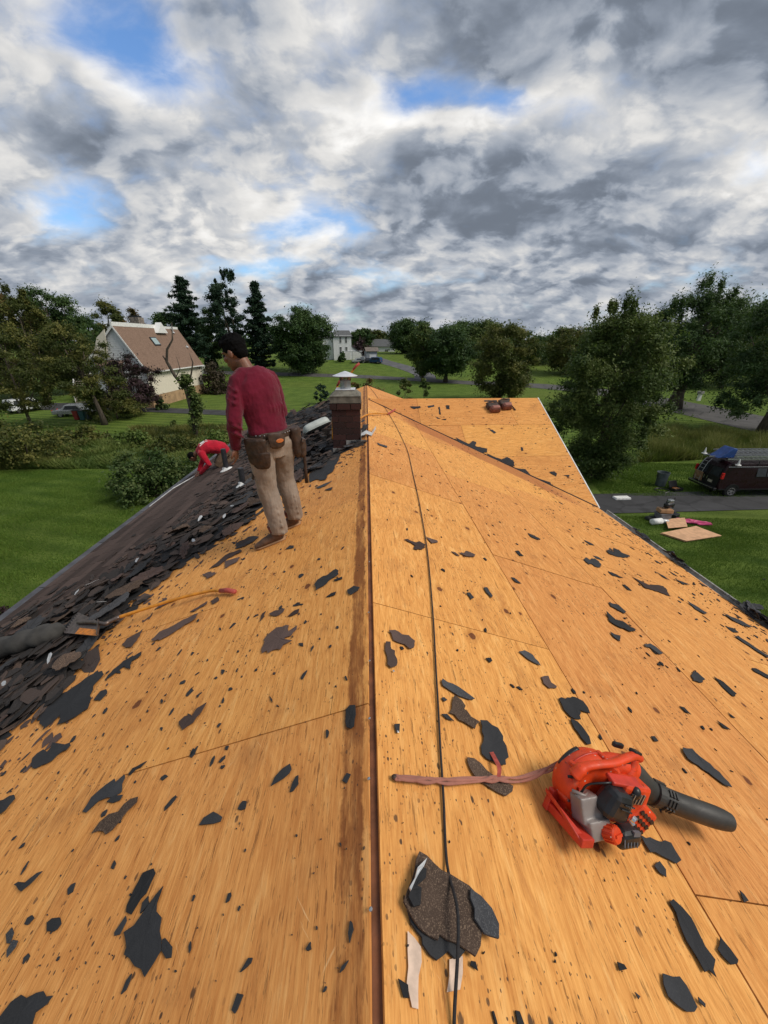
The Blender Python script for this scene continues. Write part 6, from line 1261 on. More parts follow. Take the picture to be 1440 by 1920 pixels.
# ------------------------------------------------------------------ things on the roof
for x, y, top, r in ((425, 882, .46, .052), (456, 911, .30, .045)):            # plumbing vents through the old shingles
    b = onL(x, y) - HO; vp = MB().tube([b+Vector((0, 0, -.2)), b+Vector((0, 0, top))], r, 16).tube([b+Vector((0, 0, top-.002)), b+Vector((0, 0, top+.004))], r*.8, 12).build('vent_pipe', plain('charcoal_pipe', (.028, .027, .032), .5, 0, .2, 9), house)
    mb = MB(); mb.lathe([(r*2.6, -.002), (r*2.5, .006), (r*1.25, .03), (r*1.1, .06)], 16, Matrix.Translation(b+PL.n*.02) @ Matrix.Rotation(atan(S_), 4, 'Y') @ Matrix.Rotation(-2*atan(S_), 4, 'Y')); mb.build('pipe_flange', M_WHITE, vp)
M_VENT = plain('pale_vent_cover', (.40, .43, .41), .5, .0, .16, 7)
a, b = PL.to(onL(573, 828)), PL.to(onL(626, 803)); o = tag(empty('roof_vent_cover'), 'pale grey roof vent cover lying on the shingle heap left of the chimney', 'vent cover')
mw = Matrix((PL.u, PL.w, PL.n)).transposed().to_4x4(); mw.translation = PL.at((a[0]+b[0])/2, (a[1]+b[1])/2, .13); o.matrix_world = mw @ Matrix.Rotation(atan2(b[1]-a[1], b[0]-a[0]), 4, 'Z') @ Matrix.Rotation(-.35, 4, 'X')
Lv = sqrt((b[0]-a[0])**2+(b[1]-a[1])**2)*.86
mb = MB(); rings = []
for z, k in ((0, 1.0), (.05, .985), (.10, .93), (.135, .80), (.15, .62)):
    rings.append([(Lv/2*k**.6*(abs(cos(t))**.35)*(1 if cos(t) > 0 else -1), .185*k*(abs(sin(t))**.45)*(1 if sin(t) > 0 else -1), z) for t in np.linspace(0, 2*pi, 28, endpoint=False)])
mb.add([p for r_ in rings for p in r_], [(i*28+j, i*28+(j+1) % 28, (i+1)*28+(j+1) % 28, (i+1)*28+j) for i in range(4) for j in range(28)] + [tuple(range(112, 140)), tuple(range(28))[::-1]]); mb.build('cover', M_VENT, o, smooth=True)
mb = MB(); mb.add([(Lv/2*1.07*cos(t)/max(abs(cos(t)), abs(sin(t)))**.7, .215*sin(t)/max(abs(cos(t)), abs(sin(t)))**.7, z) for z in (-.008, .0) for t in np.linspace(0, 2*pi, 28, endpoint=False)], [(j, (j+1) % 28, 28+(j+1) % 28, 28+j) for j in range(28)] + [tuple(range(28))[::-1], tuple(range(28, 56))]); mb.build('flange', M_VENT, o)
# white bent flashing sticking out over the ridge by the chimney, flashing bits
mb = MB(); pts = [onR(705, 806)+Vector((0, 0, .03)), onR(697, 818)+Vector((0, 0, .02)), Vector((-.02, 6.3, ZR+.04)), Vector((-.22, 6.05, ZR-.02))]; vs = []
for p in pts: vs += [p+Vector((0, -.05, .0)), p+Vector((0, .05, .035))]
mb.add(vs, [(0, 1, 3, 2), (2, 3, 5, 4), (4, 5, 7, 6)]); o = mb.build('flashing_strip', M_PALE); md = o.modifiers.new('thick', 'SOLIDIFY'); md.thickness = .003; tag(o, 'bright bent flashing strip lying over the ridge right of the chimney', 'flashing')
for x, y, s in ((686, 812, .30), (680, 822, .34), (668, 832, .36), (655, 842, .30), (690, 800, .25), (682, 795, .25), (675, 782, .22)):
    p = PL.to(onL(min(x, 689), y)); o = place(PL, random.choice(BASE), random.choice([M_FELT, M_GREY, M_DUST]), p[0], max(p[1], .02), .03+random.uniform(0, .03), random.gauss(0, .5), (random.gauss(0, .15), random.gauss(0, .15)), (s*2.6, s*2.2, 1)); tag(o, 'torn shingle piled against the right foot of the chimney', 'torn shingle', 'torn shingles at the chimney foot')
# rope
rp = [(691, 724), (700, 735), (712, 752), (725, 770), (735, 787), (745, 805), (757, 830), (765, 850), (774, 890), (785, 940), (793, 985), (800, 1030), (806, 1090), (812, 1170), (816, 1250), (820, 1320), (824, 1400), (830, 1500), (836, 1620), (842, 1740), (849, 1920), (853, 2040)]
def rope_h(x, y): return .062 if 1625 < y < 1770 else .03 if 1440 < y < 1490 else .008
tag(MB().tube(smooth_line([onR(x, y)+PR.n*rope_h(x, y) for x, y in rp], 6), .0046, 7).build('rope', M_ROPE, None, True), 'long black rope lying down the right slope from the far ridge end', 'rope')
# ripping shovels
def grip(pts, r, parent): return MB().tube(pts, [r*.85]+[r]*(len(pts)-2)+[r*.9], 10).build('grip', M_GRIP, parent, True)
sh = tag(empty('shingle_shovel', onL(300, 1160)), 'toothed shingle shovel with orange shaft and red grip lying on the left slope', 'shovel'); iv = lambda p: Vector(p)-sh.location
hp = lambda x, y, h: iv(onL(x, y)+PL.n*h)
MB().tube(smooth_line([hp(418, 1114, .035), hp(398, 1115, .04), hp(340, 1135, .07), hp(262, 1166, .10), hp(236, 1177, .11)], 5), .0135, 9).build('shaft', M_YEL, sh, True)
MB().tube(smooth_line([hp(240, 1176, .112), hp(222, 1186, .12), hp(214, 1190, .12), hp(190, 1188, .13), hp(163, 1187, .12)], 5), [.0155]*20+[.012], 9).build('neck', M_RUST, sh, True)
grip([hp(417, 1114, .035), hp(430, 1113, .034), hp(444, 1115, .03)], .020, sh)
tA, tB, bB, bA = hp(166, 1169, .13), hp(133, 1201, .09), hp(198, 1210, .10), hp(204, 1186, .115); n = 9; ed = []
for k in range(n):
    for t, o_ in ((k/n, 0), ((k+.18)/n, 1), ((k+.55)/n, 1), ((k+.72)/n, 0)): ed.append(tA.lerp(tB, t) + (tA-bA).normalized()*.035*o_)
poly = ed + [tB, bB, bA]; mb = MB(); nn = len(poly); dn = PL.n*-.006; mb.add(poly+[p+dn for p in poly], [tuple(range(nn)), tuple(range(nn, 2*nn))[::-1]] + [((i+1) % nn, i, nn+i, nn+(i+1) % nn) for i in range(nn)]); mb.build('blade', M_RUST, sh)
u0 = PL.n*.002; mb = MB(); mb.add([tB.lerp(bB, .35)+u0, bB+u0, bB.lerp(bA, .42)+u0, tB.lerp(tA, .30).lerp(bB.lerp(bA, .42), .40)+u0], [(0, 1, 2, 3)]); mb.build('orange_paint_patch', M_ORPAINT, sh); MB().prism([bB, bA, bA+PL.n*.035, bB+PL.n*.02], (bB-tB)*.02).build('blade_flange', M_RUST, sh)
def shovel(pts, gpts, label, loc, blade_dir=None):
    o = tag(empty('shingle_shovel', loc), label, 'shovel'); L = Vector(loc); MB().tube(smooth_line([Vector(p)-L for p in pts], 5), .0165, 8).build('shaft', M_YEL, o, True); grip([Vector(p)-L for p in gpts], .021, o)
    e = Vector(pts[0])-L; d_ = (Vector(pts[0])-Vector(pts[1])).normalized(); s = d_.cross(Vector((0, 1, .2))).normalized(); mb = MB(); mb.prism([e+s*.05, e-s*.05, e-s*.11+d_*.22, e+s*.11+d_*.22], d_.cross(s)*.006); mb.build('blade', M_RUST, o); return o
shovel([(-.62, 7.25, ZR-.12), (-.35, 7.2, ZR-.03), onR(690, 781)+Vector((0, 0, .045)), onR(727, 778)+PR.n*.03], [onR(726, 778.5)+PR.n*.03, onR(735, 774)+PR.n*.04, onR(743, 768)+PR.n*.045], 'orange shafted shovel lying across the ridge behind the chimney, red grip to the right', (-.3, 7.2, ZR))
A1 = [(-.62, 6.80, ZR-.18), atY(624, 775, 6.85), atY(627, 745, 6.85), atY(633, 722, 6.85)]; shovel(A1, [atY(632, 724, 6.85), atY(636, 716, 6.85), atY(641, 708, 6.85)], 'orange shovel shaft leaning behind the chimney, left of the flue', (-.6, 6.8, ZR-.1))
A2 = [(-.30, 6.72, ZR-.08), atY(650, 760, 6.70), atY(652, 720, 6.65), atY(656, 703, 6.62), atY(664, 691, 6.60)]; shovel(A2, [atY(662, 693, 6.60), atY(668, 686, 6.6), atY(674, 681, 6.6)], 'orange shovel shaft with red end rising behind the flue cap', (-.3, 6.72, ZR-.05))
# felt roll at the left edge
fr = smooth_line([onL(x, y)+PL.n*h for x, y, h in ((-150, 1275, .12), (-60, 1252, .13), (20, 1235, .13), (85, 1213, .12), (132, 1196, .09))], 6); rr = [.105+.012*sin(i*1.7) for i in range(len(fr))]; rr[-1] = .03; rr[-2] = .07
o = MB().tube(fr, rr, 14, True, .75).build('felt_roll', plain('dusty_felt', (.050, .047, .043), .95, 0, .35, 7, .4), None, True); tag(o, 'rolled up length of old dark roofing felt at the left edge', 'felt roll')
# red brown tool pouches and hammer up on the cross wing
wc = PW.to(onW(940, 765)); MWW = Matrix((PW.u, PW.w, PW.n)).transposed().to_4x4()
def onwing(o, a, b, h, ang=0): m_ = MWW.copy(); m_.translation = PW.at(a, b, h); o.matrix_world = m_ @ Matrix.Rotation(ang, 4, 'Z'); return o
for px, py, sc, lab in ((925, 769, 1.0, 'left red brown leather pouch of the tool belt lying on the cross wing'), (947, 764, .95, 'right red brown leather pouch of the tool belt lying on the cross wing')):
    q = PW.to(onW(px, py)); o = onwing(tag(empty('tool_pouch'), lab, 'tool pouch', 'pouches of the tool belt on the cross wing'), q[0], q[1], .005, -.1)
    MB().box((0, -.10, .06), (.34*sc, .20, .12), None, .85).build('back_flap', M_LEATHER, o, bevel=.03); MB().box((.01, .06, .07), (.30*sc, .18, .14), None, .8).build('pocket', M_LEATHR, o, bevel=.04); MB().box((.03, .06, .145), (.20*sc, .11, .02), None, .9).build('pocket_face', plain('worn_pink_leather', (.36, .15, .11), .6, 0, .3, 9), o, bevel=.008)
    MB().tube([(-.17*sc, -.16, .1), (0, -.21, .13), (.17*sc, -.16, .1)], .018, 6).build('belt_strap', M_LEATHER, o)
def hammer(label, A, B, head_dir):
    o = tag(empty('hammer', A), label, 'hammer'); A, B = Vector(A), Vector(B); hd = Vector(head_dir).normalized(); MB().tube([Vector(), (B-A)*.3, (B-A)*.7, B-A], [.016, .013, .014, .017], 8).build('handle', plain('dark_brown_handle', (.045, .024, .017), .6, 0, .3, 20), o, True)
    MB().tube([-hd*.06, -hd*.045, hd*.03, hd*.075], [.017, .017, .012, .004], 8).build('hammer_head', M_RUST, o); return o
q1, q2 = PW.to(onW(954, 756)), PW.to(onW(966, 770)); hammer('dark hammer lying beside the tool pouches on the cross wing', PW.at(*q1, .03), PW.at(*q2, .02), PW.u)
for x, y, L in ((920, 752, .35), (948, 748.5, .22)):
    q = PW.to(onW(x, y)); v, f, c = piece_mesh(ragged_outline([(-L/2, -.03), (L/2, -.03), (L/2, .03), (-L/2, .03)], .008), .005); me = bpy.data.meshes.new('torn_shingle'); me.from_pydata(v, [], f); me.materials.append(M_FELT); o = place(PW, me, M_FELT, q[0], q[1], .003); tag(o, 'dark narrow shingle strip on the cross wing just above the leather pouches', 'torn shingle', 'shingle strips above the leather pouches')
# nail heads along the ridge: parts of the house
nm = MB().lathe([(.0055, 0), (.0055, .003), (.002, .0045)], 8); me = bpy.data.meshes.new('nail_head'); me.from_pydata(nm.v, [], nm.f); me.materials.append(M_STEEL)
for px, py in ((693, 1462), (694, 1349), (694, 1241), (692, 1150), (693, 1055), (697, 1707), (745, 1374), (737, 1260)):
    PLN = PL if px < 700 else PR; f_ = onL if px < 700 else onR; q = PLN.to(f_(px, py)); o = link('nail_head', me, None, house); mw = Matrix((PLN.u, PLN.w, PLN.n)).transposed().to_4x4(); mw.translation = PLN.at(q[0], q[1], .006)-HO; o.matrix_local = mw
#@@BLOWER
# ------------------------------------------------------------------ the leaf blower and its strap
bo = onR(1124, 1560); BL = tag(empty('leaf_blower'), 'orange red petrol leaf blower with black tube on the near right slope', 'leaf blower')
mw = Matrix((PR.w, PR.u, PR.n)).transposed().to_4x4(); mw.translation = onR(1090, 1532) + PR.n*.012
BL.matrix_world = mw @ Matrix.Rotation(radians(7), 4, 'Z') @ Matrix.Diagonal((1, .88, .87, 1)) @ Matrix.Rotation(radians(-24), 4, 'X') 
def blr(mb, name, m, parent=BL, smooth=False, bevel=0): return mb.build(name, m, parent, smooth, None, None, bevel)
RX = Matrix.Rotation(pi/2, 4, 'X')                 # lathe axis along local Y
# fan housing: rounded scroll widening towards the outlet
mb = MB(); NS = 40; rings = []
prof = [(-.045, .70), (-.050, .86), (-.036, .965), (0, 1.0), (.045, .985), (.07, .90), (.078, .72), (.080, .3)]
for j in range(NS):
    t = 2*pi*j/NS; R0 = .122 + .030*((t+pi*.5) % (2*pi))/(2*pi); rings.append([(R0*k*cos(t), y, .145+R0*k*sin(t)) for y, k in prof])
k = len(prof); vs = [p for r_ in rings for p in r_]; fs = [(j*k+i, ((j+1) % NS)*k+i, ((j+1) % NS)*k+i+1, j*k+i+1) for j in range(NS) for i in range(k-1)]
fs += [tuple(j*k for j in range(NS)), tuple((NS-1-j)*k+k-1 for j in range(NS))]; mb.add(vs, fs); hs = blr(mb, 'fan_housing', M_RED, smooth=True); hs.modifiers.new('edge', 'EDGE_SPLIT').split_angle = radians(50)
blr(MB().lathe([(.05, .080), (.095, .083), (.105, .080), (.11, .074)], 26, Matrix.Translation((0, 0, .145)) @ Matrix.Rotation(-pi/2, 4, 'X')), 'intake_grille', M_BLACK)
blr(MB().tube([(-.125*cos(t)*1.06, .05, .145+.13*sin(t)*1.06) for t in np.linspace(.35, 1.15, 9)], .012, 8, True, .6), 'black_rim', M_BLACK, smooth=True)
blr(MB().loft([((.02, .014, .215), .045, .045), ((.09, .014, .235), .048, .046), ((.15, .012, .233), .047, .046), ((.185, .012, .218), .046, .046)], (0, 1, 0), 20), 'outlet', M_RED, smooth=True)
blr(MB().lathe([(.047, -.02), (.052, -.02), (.052, .02), (.047, .02)], 22, Matrix.Translation((.180, .012, .222)) @ Matrix.Rotation(pi/2+.45, 4, 'Y')), 'outlet_ring', M_RED)
# tube: two sections and a collar with ribs
tp_ = smooth_line([(.165, .012, .228), (.215, .010, .204), (.275, .002, .158), (.335, -.008, .118)], 6)
tb = blr(MB().tube(tp_, .050, 22, False), 'blower_tube', M_TUBE, smooth=True)
t2 = smooth_line([(.325, -.012, .128), (.40, -.036, .110), (.50, -.068, .095), (.655, -.118, .078)], 6); L2 = len(t2)
mb = MB(); mb.tube(t2, [.0492]*(L2-4)+[.049, .048, .045, .039], 22, False); mb.tube(t2[:-1], [.043]*(L2-1), 18, False); blr(mb, 'tube_nozzle', M_TUBE, smooth=True)
mb = MB(); c0 = t2[0]; d0 = (t2[2]-t2[0]).normalized(); Mq = Matrix.Translation(c0+d0*.012) @ d0.to_track_quat('Z', 'Y').to_matrix().to_4x4(); mb.lathe([(.0495, -.014), (.056, -.012), (.056, .014), (.050, .016)], 24, Mq)
for dz_ in (.035, .050, .065):
    for a in (2.2, 3.0, 3.8): mb.box(Mq @ Vector((.050*cos(a), .050*sin(a), dz_)), (.010, .030, .008), Mq.to_3x3() @ Matrix.Rotation(a, 3, 'Z'))
mb.box(Mq @ Vector((0, .050, -.005)), (.02, .02, .05), Mq.to_3x3()); mb.box(Mq @ Vector((0, -.050, -.005)), (.02, .02, .05), Mq.to_3x3()); blr(mb, 'tube_collar', M_TUBE)
# handle along the top
hd = smooth_line([(-.130, -.040, .205), (-.105, -.052, .250), (-.055, -.062, .272), (.03, -.058, .282), (.10, -.040, .294), (.160, -.022, .298), (.200, -.012, .286)], 6)
blr(MB().tube(hd, [.025-.005*sin(pi*i/(len(hd)-1)) + (.006 if i < 6 else 0) for i in range(len(hd))], 14, True, .8), 'handle', M_RED, smooth=True)
blr(MB().tube(smooth_line([(.172, -.014, .296), (.172, -.022, .25), (.150, -.03, .20), (.148, -.035, .15)], 5), [.020]*15+[.017], 10), 'handle_strut', M_RED, smooth=True)
blr(MB().box((.178, -.014, .312), (.040, .036, .018), Matrix.Rotation(.2, 3, 'Y')), 'throttle_switch', M_BLACK, bevel=.004); blr(MB().box((.145, .045, .305), (.055, .022, .026), Matrix.Rotation(.15, 3, 'Y')), 'stop_lever', M_BLACK, bevel=.008); blr(MB().box((.10, -.036, .278), (.07, .016, .018), Matrix.Rotation(-.05, 3, 'Y')), 'trigger', M_BLACK, bevel=.005)
# engine side (towards -Y)
blr(MB().box((.090, -.085, .150), (.155, .095, .175), Matrix.Rotation(.10, 3, 'Y') @ Matrix.Rotation(.12, 3, 'X'), .86), 'engine_shroud', M_RED, bevel=.016)
blr(MB().box((.045, -.105, .235), (.15, .05, .018), Matrix.Rotation(.10, 3, 'Y') @ Matrix.Rotation(.35, 3, 'X')), 'shroud_lip', M_REDDK, bevel=.005)
CV, RV = Vector((.150, -.080, .088)), Matrix.Rotation(.62, 3, 'Y') @ Matrix.Rotation(.10, 3, 'X')
blr(MB().box(CV, (.115, .11, .120), RV, .92), 'muffler_cover', M_RED, bevel=.012)
for r_ in range(3):
    for q_ in range(4): blr(MB().box(CV + RV @ Vector((-.036+q_*.023, -.0555, -.034+r_*.030)), (.016, .006, .015), RV @ Matrix.Rotation(.5, 3, 'Y')), 'vent_slot', M_BLACK)
blr(MB().tube([((.118+.028*((t+pi*.5) % (2*pi))/(2*pi))*cos(t), .002, .145+(.124+.028*((t+pi*.5) % (2*pi))/(2*pi))*sin(t)) for t in np.linspace(-pi*.45, pi*1.45, 46)], .0045, 6), 'housing_seam', M_REDDK, smooth=True)
for t in (.5, 1.5, 2.5, 3.5, 4.4):
    c_ = Vector((.139*cos(t), -.01, .145+.139*sin(t))); blr(MB().tube([c_+Vector((0, .02, 0)), c_+Vector((0, -.03, 0))], .011, 10), 'screw_boss', M_RED); blr(MB().tube([c_+Vector((0, -.03, 0)), c_+Vector((0, -.034, 0))], .006, 8), 'screw', M_STEEL)
blr(MB().box((.083, -.140, .185), (.075, .006, .045), Matrix.Rotation(.10, 3, 'Y') @ Matrix.Rotation(.14, 3, 'X')), 'shroud_recess', M_BLACK, bevel=.002)
for q_ in range(4): blr(MB().box((.062+q_*.016, -.143, .186), (.004, .006, .044), Matrix.Rotation(.10, 3, 'Y') @ Matrix.Rotation(.14, 3, 'X')), 'cooling_fin', M_ALU)
blr(MB().tube(smooth_line([(.0, -.10, .225), (-.05, -.12, .235), (-.10, -.085, .20), (-.105, -.065, .15)], 5), .0045, 6), 'fuel_line', M_BLACK, smooth=True)
blr(MB().tube([(-.02, -.183, .19), (.03, -.181, .178)], .0035, 5).tube([(-.03, -.181, .172), (.022, -.181, .158)], .0035, 5), 'cover_ridge', M_BLACK)
af = blr(MB().box((-.012, -.130, .165), (.115, .10, .115), Matrix.Rotation(.22, 3, 'Y') @ Matrix.Rotation(.12, 3, 'X'), .84), 'air_filter_cover', M_BLACK, bevel=.024); blr(MB().tube([(.03, -.178, .135), (.038, -.186, .130)], .011, 8), 'cover_knob', M_STEEL, af)
RT = Matrix.Rotation(-.22, 3, 'Y') @ Matrix.Rotation(-.25, 3, 'X'); ft = MB(); ft.box((-.088, -.085, .105), (.092, .075, .10), RT, .92); ft.box((-.062, -.118, .050), (.085, .070, .075), RT, 1.1); fo = blr(ft, 'fuel_tank', M_TANK, smooth=True); remesh(fo, .005, 14)
blr(MB().tube([(-.140, -.055, .150), (-.105, -.085, .150), (-.068, -.062, .150)], .008, 6), 'tank_rim', M_TANK, smooth=True)
Mc = Matrix.Translation((-.028, -.170, .062)) @ Vector((.25, -.75, .35)).to_track_quat('Z', 'Y').to_matrix().to_4x4(); mb = MB(); mb.lathe([(.026, -.03), (.031, -.028), (.031, .012), (.027, .018), (.010, .019)], 22, Mc)
for q_ in range(14): a = 2*pi*q_/14; mb.box(Mc @ Vector((.0315*cos(a), .0315*sin(a), -.008)), (.005, .005, .034), Mc.to_3x3() @ Matrix.Rotation(a, 3, 'Z'))
mb.box(Mc @ Vector((0, 0, .021)), (.040, .010, .008), Mc.to_3x3()); blr(mb, 'fuel_cap', M_RED)
blr(MB().box((.055, -.150, .045), (.105, .08, .075), Matrix.Rotation(-.15, 3, 'Y') @ Matrix.Rotation(.2, 3, 'X'), .82), 'starter_cover', M_BLACK, bevel=.018); blr(MB().box((.066, -.182, .074), (.03, .012, .018)), 'starter_badge', M_GPL)
for q_ in range(5): blr(MB().tube([(.018+q_*.015, -.189, .022), (.018+q_*.015, -.180, .058)], .0026, 5), 'starter_rib', M_GPL)
blr(MB().ball((.078, -.135, .208), (.019, .019, .026), 12, 8), 'spark_plug_boot', M_BLACK, smooth=True); blr(MB().tube([(.066, -.125, .195), (.05, -.14, .2), (.035, -.15, .17)], .005, 6), 'spark_lead', M_BLACK, smooth=True); blr(MB().tube([(.035, -.165, .125), (.046, -.18, .108)], .008, 8).tube([(.048, -.172, .135), (.052, -.184, .132)], .007, 8), 'carburettor_screw', M_STEEL)
for x, z in ((-.10, .235), (.12, .20), (.15, .12)): blr(MB().tube([(x, -.058, z), (x, -.066, z)], .006, 8), 'screw', M_STEEL)
# feet
mb = MB(); mb.prism([(-.165, .05, .07), (-.180, -.06, .065), (-.155, -.165, .004), (-.115, -.165, .004), (-.120, .05, .004)], (0, 0, .018)); mb.prism([(-.165, .05, .0), (-.105, .05, .0), (-.10, .05, .09), (-.15, .05, .09)], (0, -.03, 0)); mb.box((-.128, -.06, .018), (.055, .215, .036)); blr(mb, 'base_foot', M_REDDK, bevel=.004)
blr(MB().box((.04, .03, .012), (.30, .05, .024)).box((-.10, .0, .05), (.04, .04, .1)), 'base_rail', M_REDDK, bevel=.004)
for q_ in range(3): blr(MB().box((-.128+q_*.014, -.032-q_*.008, .165-q_*.012), (.004, .012, .045), Matrix.Rotation(-.3, 3, 'Y')), 'housing_rib', M_REDDK)
blr(MB().tube([(-.15, -.03, .192), (-.118, -.05, .204), (-.10, -.045, .2)], .006, 6), 'strap_ring', M_BLACK)
sp = smooth_line([onR(x, y)+PR.n*h for x, y, h in ((738, 1461, .012), (752, 1465, .014), (790, 1467, .013), (840, 1469, .012), (890, 1468, .016), (930, 1466, .018), (970, 1467, .02), (1005, 1466, .07), (1034, 1463, .15))], 8)
st = tag(empty('strap', sp[0]), 'faded pink twisted strap stretched from the blower towards the ridge', 'strap'); mb = MB()
for q_ in range(3):
    pts = []
    for i, p in enumerate(sp): a = i*.2+.6*sin(i*.33)+q_*2.1; k_ = .0062*(1 if i > 4 else .6); pts.append(p - sp[0] + Vector((0, cos(a)*k_*1.3, abs(sin(a))*k_)))
    mb.tube(pts, [.0062+.0015*sin(i*.5+q_) for i in range(len(pts))], 7, True, .7)
mb.build('webbing', M_STRAP, st, True)
mb = MB(); tl = smooth_line([onR(x, y)+PR.n*h for x, y, h in ((930, 1466, .02), (929, 1452, .035), (925, 1437, .03), (919, 1414, .012))], 6); vs = []
for p in tl: vs += [p-sp[0]+Vector((-.008, 0, 0)), p-sp[0]+Vector((.008, 0, .004))]
mb.add(vs, [(2*i, 2*i+1, 2*i+3, 2*i+2) for i in range(len(tl)-1)]); o = mb.build('loose_tail', plain('red_webbing', (.46, .085, .06), .8, 0, .2, 60), st); o.modifiers.new('t', 'SOLIDIFY').thickness = .003
MB().ball(onR(737, 1461)+PR.n*.012-sp[0], (.011, .010, .010), 10, 7).build('dark_knot', M_LEATHER, st, True)
#@@PEOPLE
# ------------------------------------------------------------------ people
def person(loc, phi, label):
    return tag(empty('person', loc, (0, 0, phi)), label, 'person')
def vox(mb, name, m, parent, v=.008, sm=3, wr=0, ws=.1):
    o = mb.build(name, m, parent, True); remesh(o, v, sm, wr, ws); return o
def frame(fw, up=(0, 0, 1)):
    y = Vector(fw).normalized(); x = y.cross(Vector(up)).normalized(); return Matrix((x, y, x.cross(y))).transposed()
def head(mb, c, R, k=1.0):
    """skull, jaw, nose, brow, lips, ears; R columns: right, forward, up of the head"""
    c = Vector(c); P_ = lambda x, y, z: c + R @ Vector((x*k, y*k, z*k))
    mb.ball(P_(0, -.012, .035), (.074*k, .094*k, .088*k), 18, 12, R); mb.ball(P_(0, .022, -.030), (.058*k, .070*k, .078*k), 16, 10, R); mb.ball(P_(0, .058, -.084), (.030*k, .026*k, .024*k), 12, 8, R)
    mb.tube([P_(0, .086, .030), P_(0, .100, .004), P_(0, .108, -.016)], [.009*k, .012*k, .015*k], 8); mb.ball(P_(0, .097, -.022), (.019*k, .013*k, .010*k), 10, 7, R)
    mb.ball(P_(0, .080, .036), (.052*k, .014*k, .011*k), 12, 7, R); mb.ball(P_(0, .088, -.050), (.024*k, .011*k, .010*k), 12, 7, R); mb.ball(P_(0, .084, -.062), (.021*k, .011*k, .009*k), 12, 7, R)
    for s in (-1, 1):
        mb.ball(P_(s*.077, -.012, .000), (.010*k, .021*k, .033*k), 10, 8, R); mb.ball(P_(s*.045, .060, -.012), (.022*k, .020*k, .018*k), 10, 7, R)
def hand(mb, w, R, k=1.0, curl=.5, side=1):
    """palm with five bent fingers; R columns: across the knuckles (towards the thumb), along the hand, out of the back of the hand"""
    P_ = lambda x, y, z: Vector(w) + R @ Vector((x*k, y*k, z*k))
    mb.loft([(P_(0, -.015, 0), .027*k, .022*k), (P_(0, .02, 0), .036*k, .018*k), (P_(0, .060, 0), .042*k, .016*k), (P_(0, .088, 0), .038*k, .012*k)], R @ Vector((1, 0, 0)), 14)
    for x, L in ((.030, .072), (.010, .082), (-.010, .076), (-.029, .060)):
        a = curl; p = P_(x, .080, 0); pts = [P_(x, .055, 0), p]; y, z = .080, 0.0
        for j, f_ in enumerate((.45, .32, .23)): y += L*f_*cos(a); z -= L*f_*sin(a); a += curl*.9; pts.append(P_(x*1.04, y, z))
        mb.tube(pts, [.0095*k, .0098*k, .0088*k, .0082*k, .006*k], 8)
    mb.tube([P_(.018, .012, -.004), P_(.040, .030, -.014), P_(.052, .056, -.022), P_(.050, .080, -.028)], [.014*k, .0125*k, .0105*k, .0075*k], 8)
def hair_cap(c, R, m, parent, k=1.0, cut=-.01, fluff=.012, name='hair'):
    c = Vector(c); mb = MB(); P_ = lambda x, y, z: c + R @ Vector((x*k, y*k, z*k)); rg = random.Random(5)
    mb.ball(P_(0, -.020, .050), (.082*k, .098*k, .090*k), 20, 12, R); mb.ball(P_(0, -.062, .006), (.066*k, .048*k, .062*k), 14, 9, R); mb.ball(P_(0, .045, .098), (.060*k, .050*k, .036*k), 14, 9, R)
    for _ in range(60):
        a, e = rg.uniform(0, 2*pi), rg.uniform(.15, 1.35); d_ = Vector((cos(a)*cos(e), sin(a)*cos(e), sin(e))); q = P_(d_.x*.078, -.016+d_.y*.095, .055+d_.z*.085); mb.ball(q, rg.uniform(.010, .020)*k, 6, 5)
    return vox(mb, name, m, parent, .006, 1, fluff, .02)

# standing man in the maroon jersey
fL, fR = onL(513, 1018), onL(542, 990); mid = (fL+fR)/2; PHI = radians(42)
MAN = person(mid, PHI, 'man in maroon long sleeved shirt and tool belt standing on the left slope')
RI = Matrix.Rotation(-PHI, 3, 'Z'); fl, fr_ = RI @ (fL-mid), RI @ (fR-mid); DW = RI @ Vector((-1, -.12, -.33)).normalized()     # boots point down the slope
HC = Vector((-.130, .150, 1.565)); HR = frame(RI @ Vector((-.93, .30, -.34)), (0, 0, 1))
hipL, hipR = Vector((-.095, 0, .90)), Vector((.095, .01, .90)); aL, aR = fl+Vector((0, 0, .095))-DW*.07, fr_+Vector((0, 0, .095))-DW*.07
kL, kR = hipL.lerp(aL, .5)+Vector((-.01, .035, 0)), hipR.lerp(aR, .5)+Vector((.0, .045, 0))
shL, shR = Vector((-.205, .045, 1.365)), Vector((.128, .095, 1.37)); elL, elR = Vector((-.285, -.005, 1.10)), Vector((.205, .12, 1.10)); wrL, wrR = Vector((-.270, .085, .865)), Vector((.145, .335, 1.02))
mb = MB(); head(mb, HC, HR); mb.tube([(-.055, .055, 1.38), (-.085, .085, 1.47), HC+HR @ Vector((0, -.035, -.05))], [.062, .054, .052], 14)
mb.loft([((0, .0, .88), .13, .09), ((-.01, .01, 1.05), .13, .09), ((-.03, .03, 1.25), .15, .095), ((-.05, .05, 1.40), .11, .07)], (1, 0, 0), 16)
for s, a_, b_, c_ in ((-1, shL, elL, wrL), (1, shR, elR, wrR)): mb.tube([a_, a_.lerp(b_, .5), b_, b_.lerp(c_, .4), c_], [.045, .042, .036, .035, .026], 12)
hand(mb, wrL, frame((-.02, .12, -1), (.6, -.5, 0)), 1.0, .38); hand(mb, wrR, frame((-.5, .7, -.2), (0, .2, 1)), 1.0, .55)
for a_, b_, c_ in ((hipL, kL, aL), (hipR, kR, aR)): mb.tube([a_, b_, c_, c_-Vector((0, 0, .04))], [.07, .05, .04, .04], 12)
vox(mb, 'body', M_SKIN, MAN, .0062, 2)
hair_cap(HC, HR, M_HAIR, MAN)
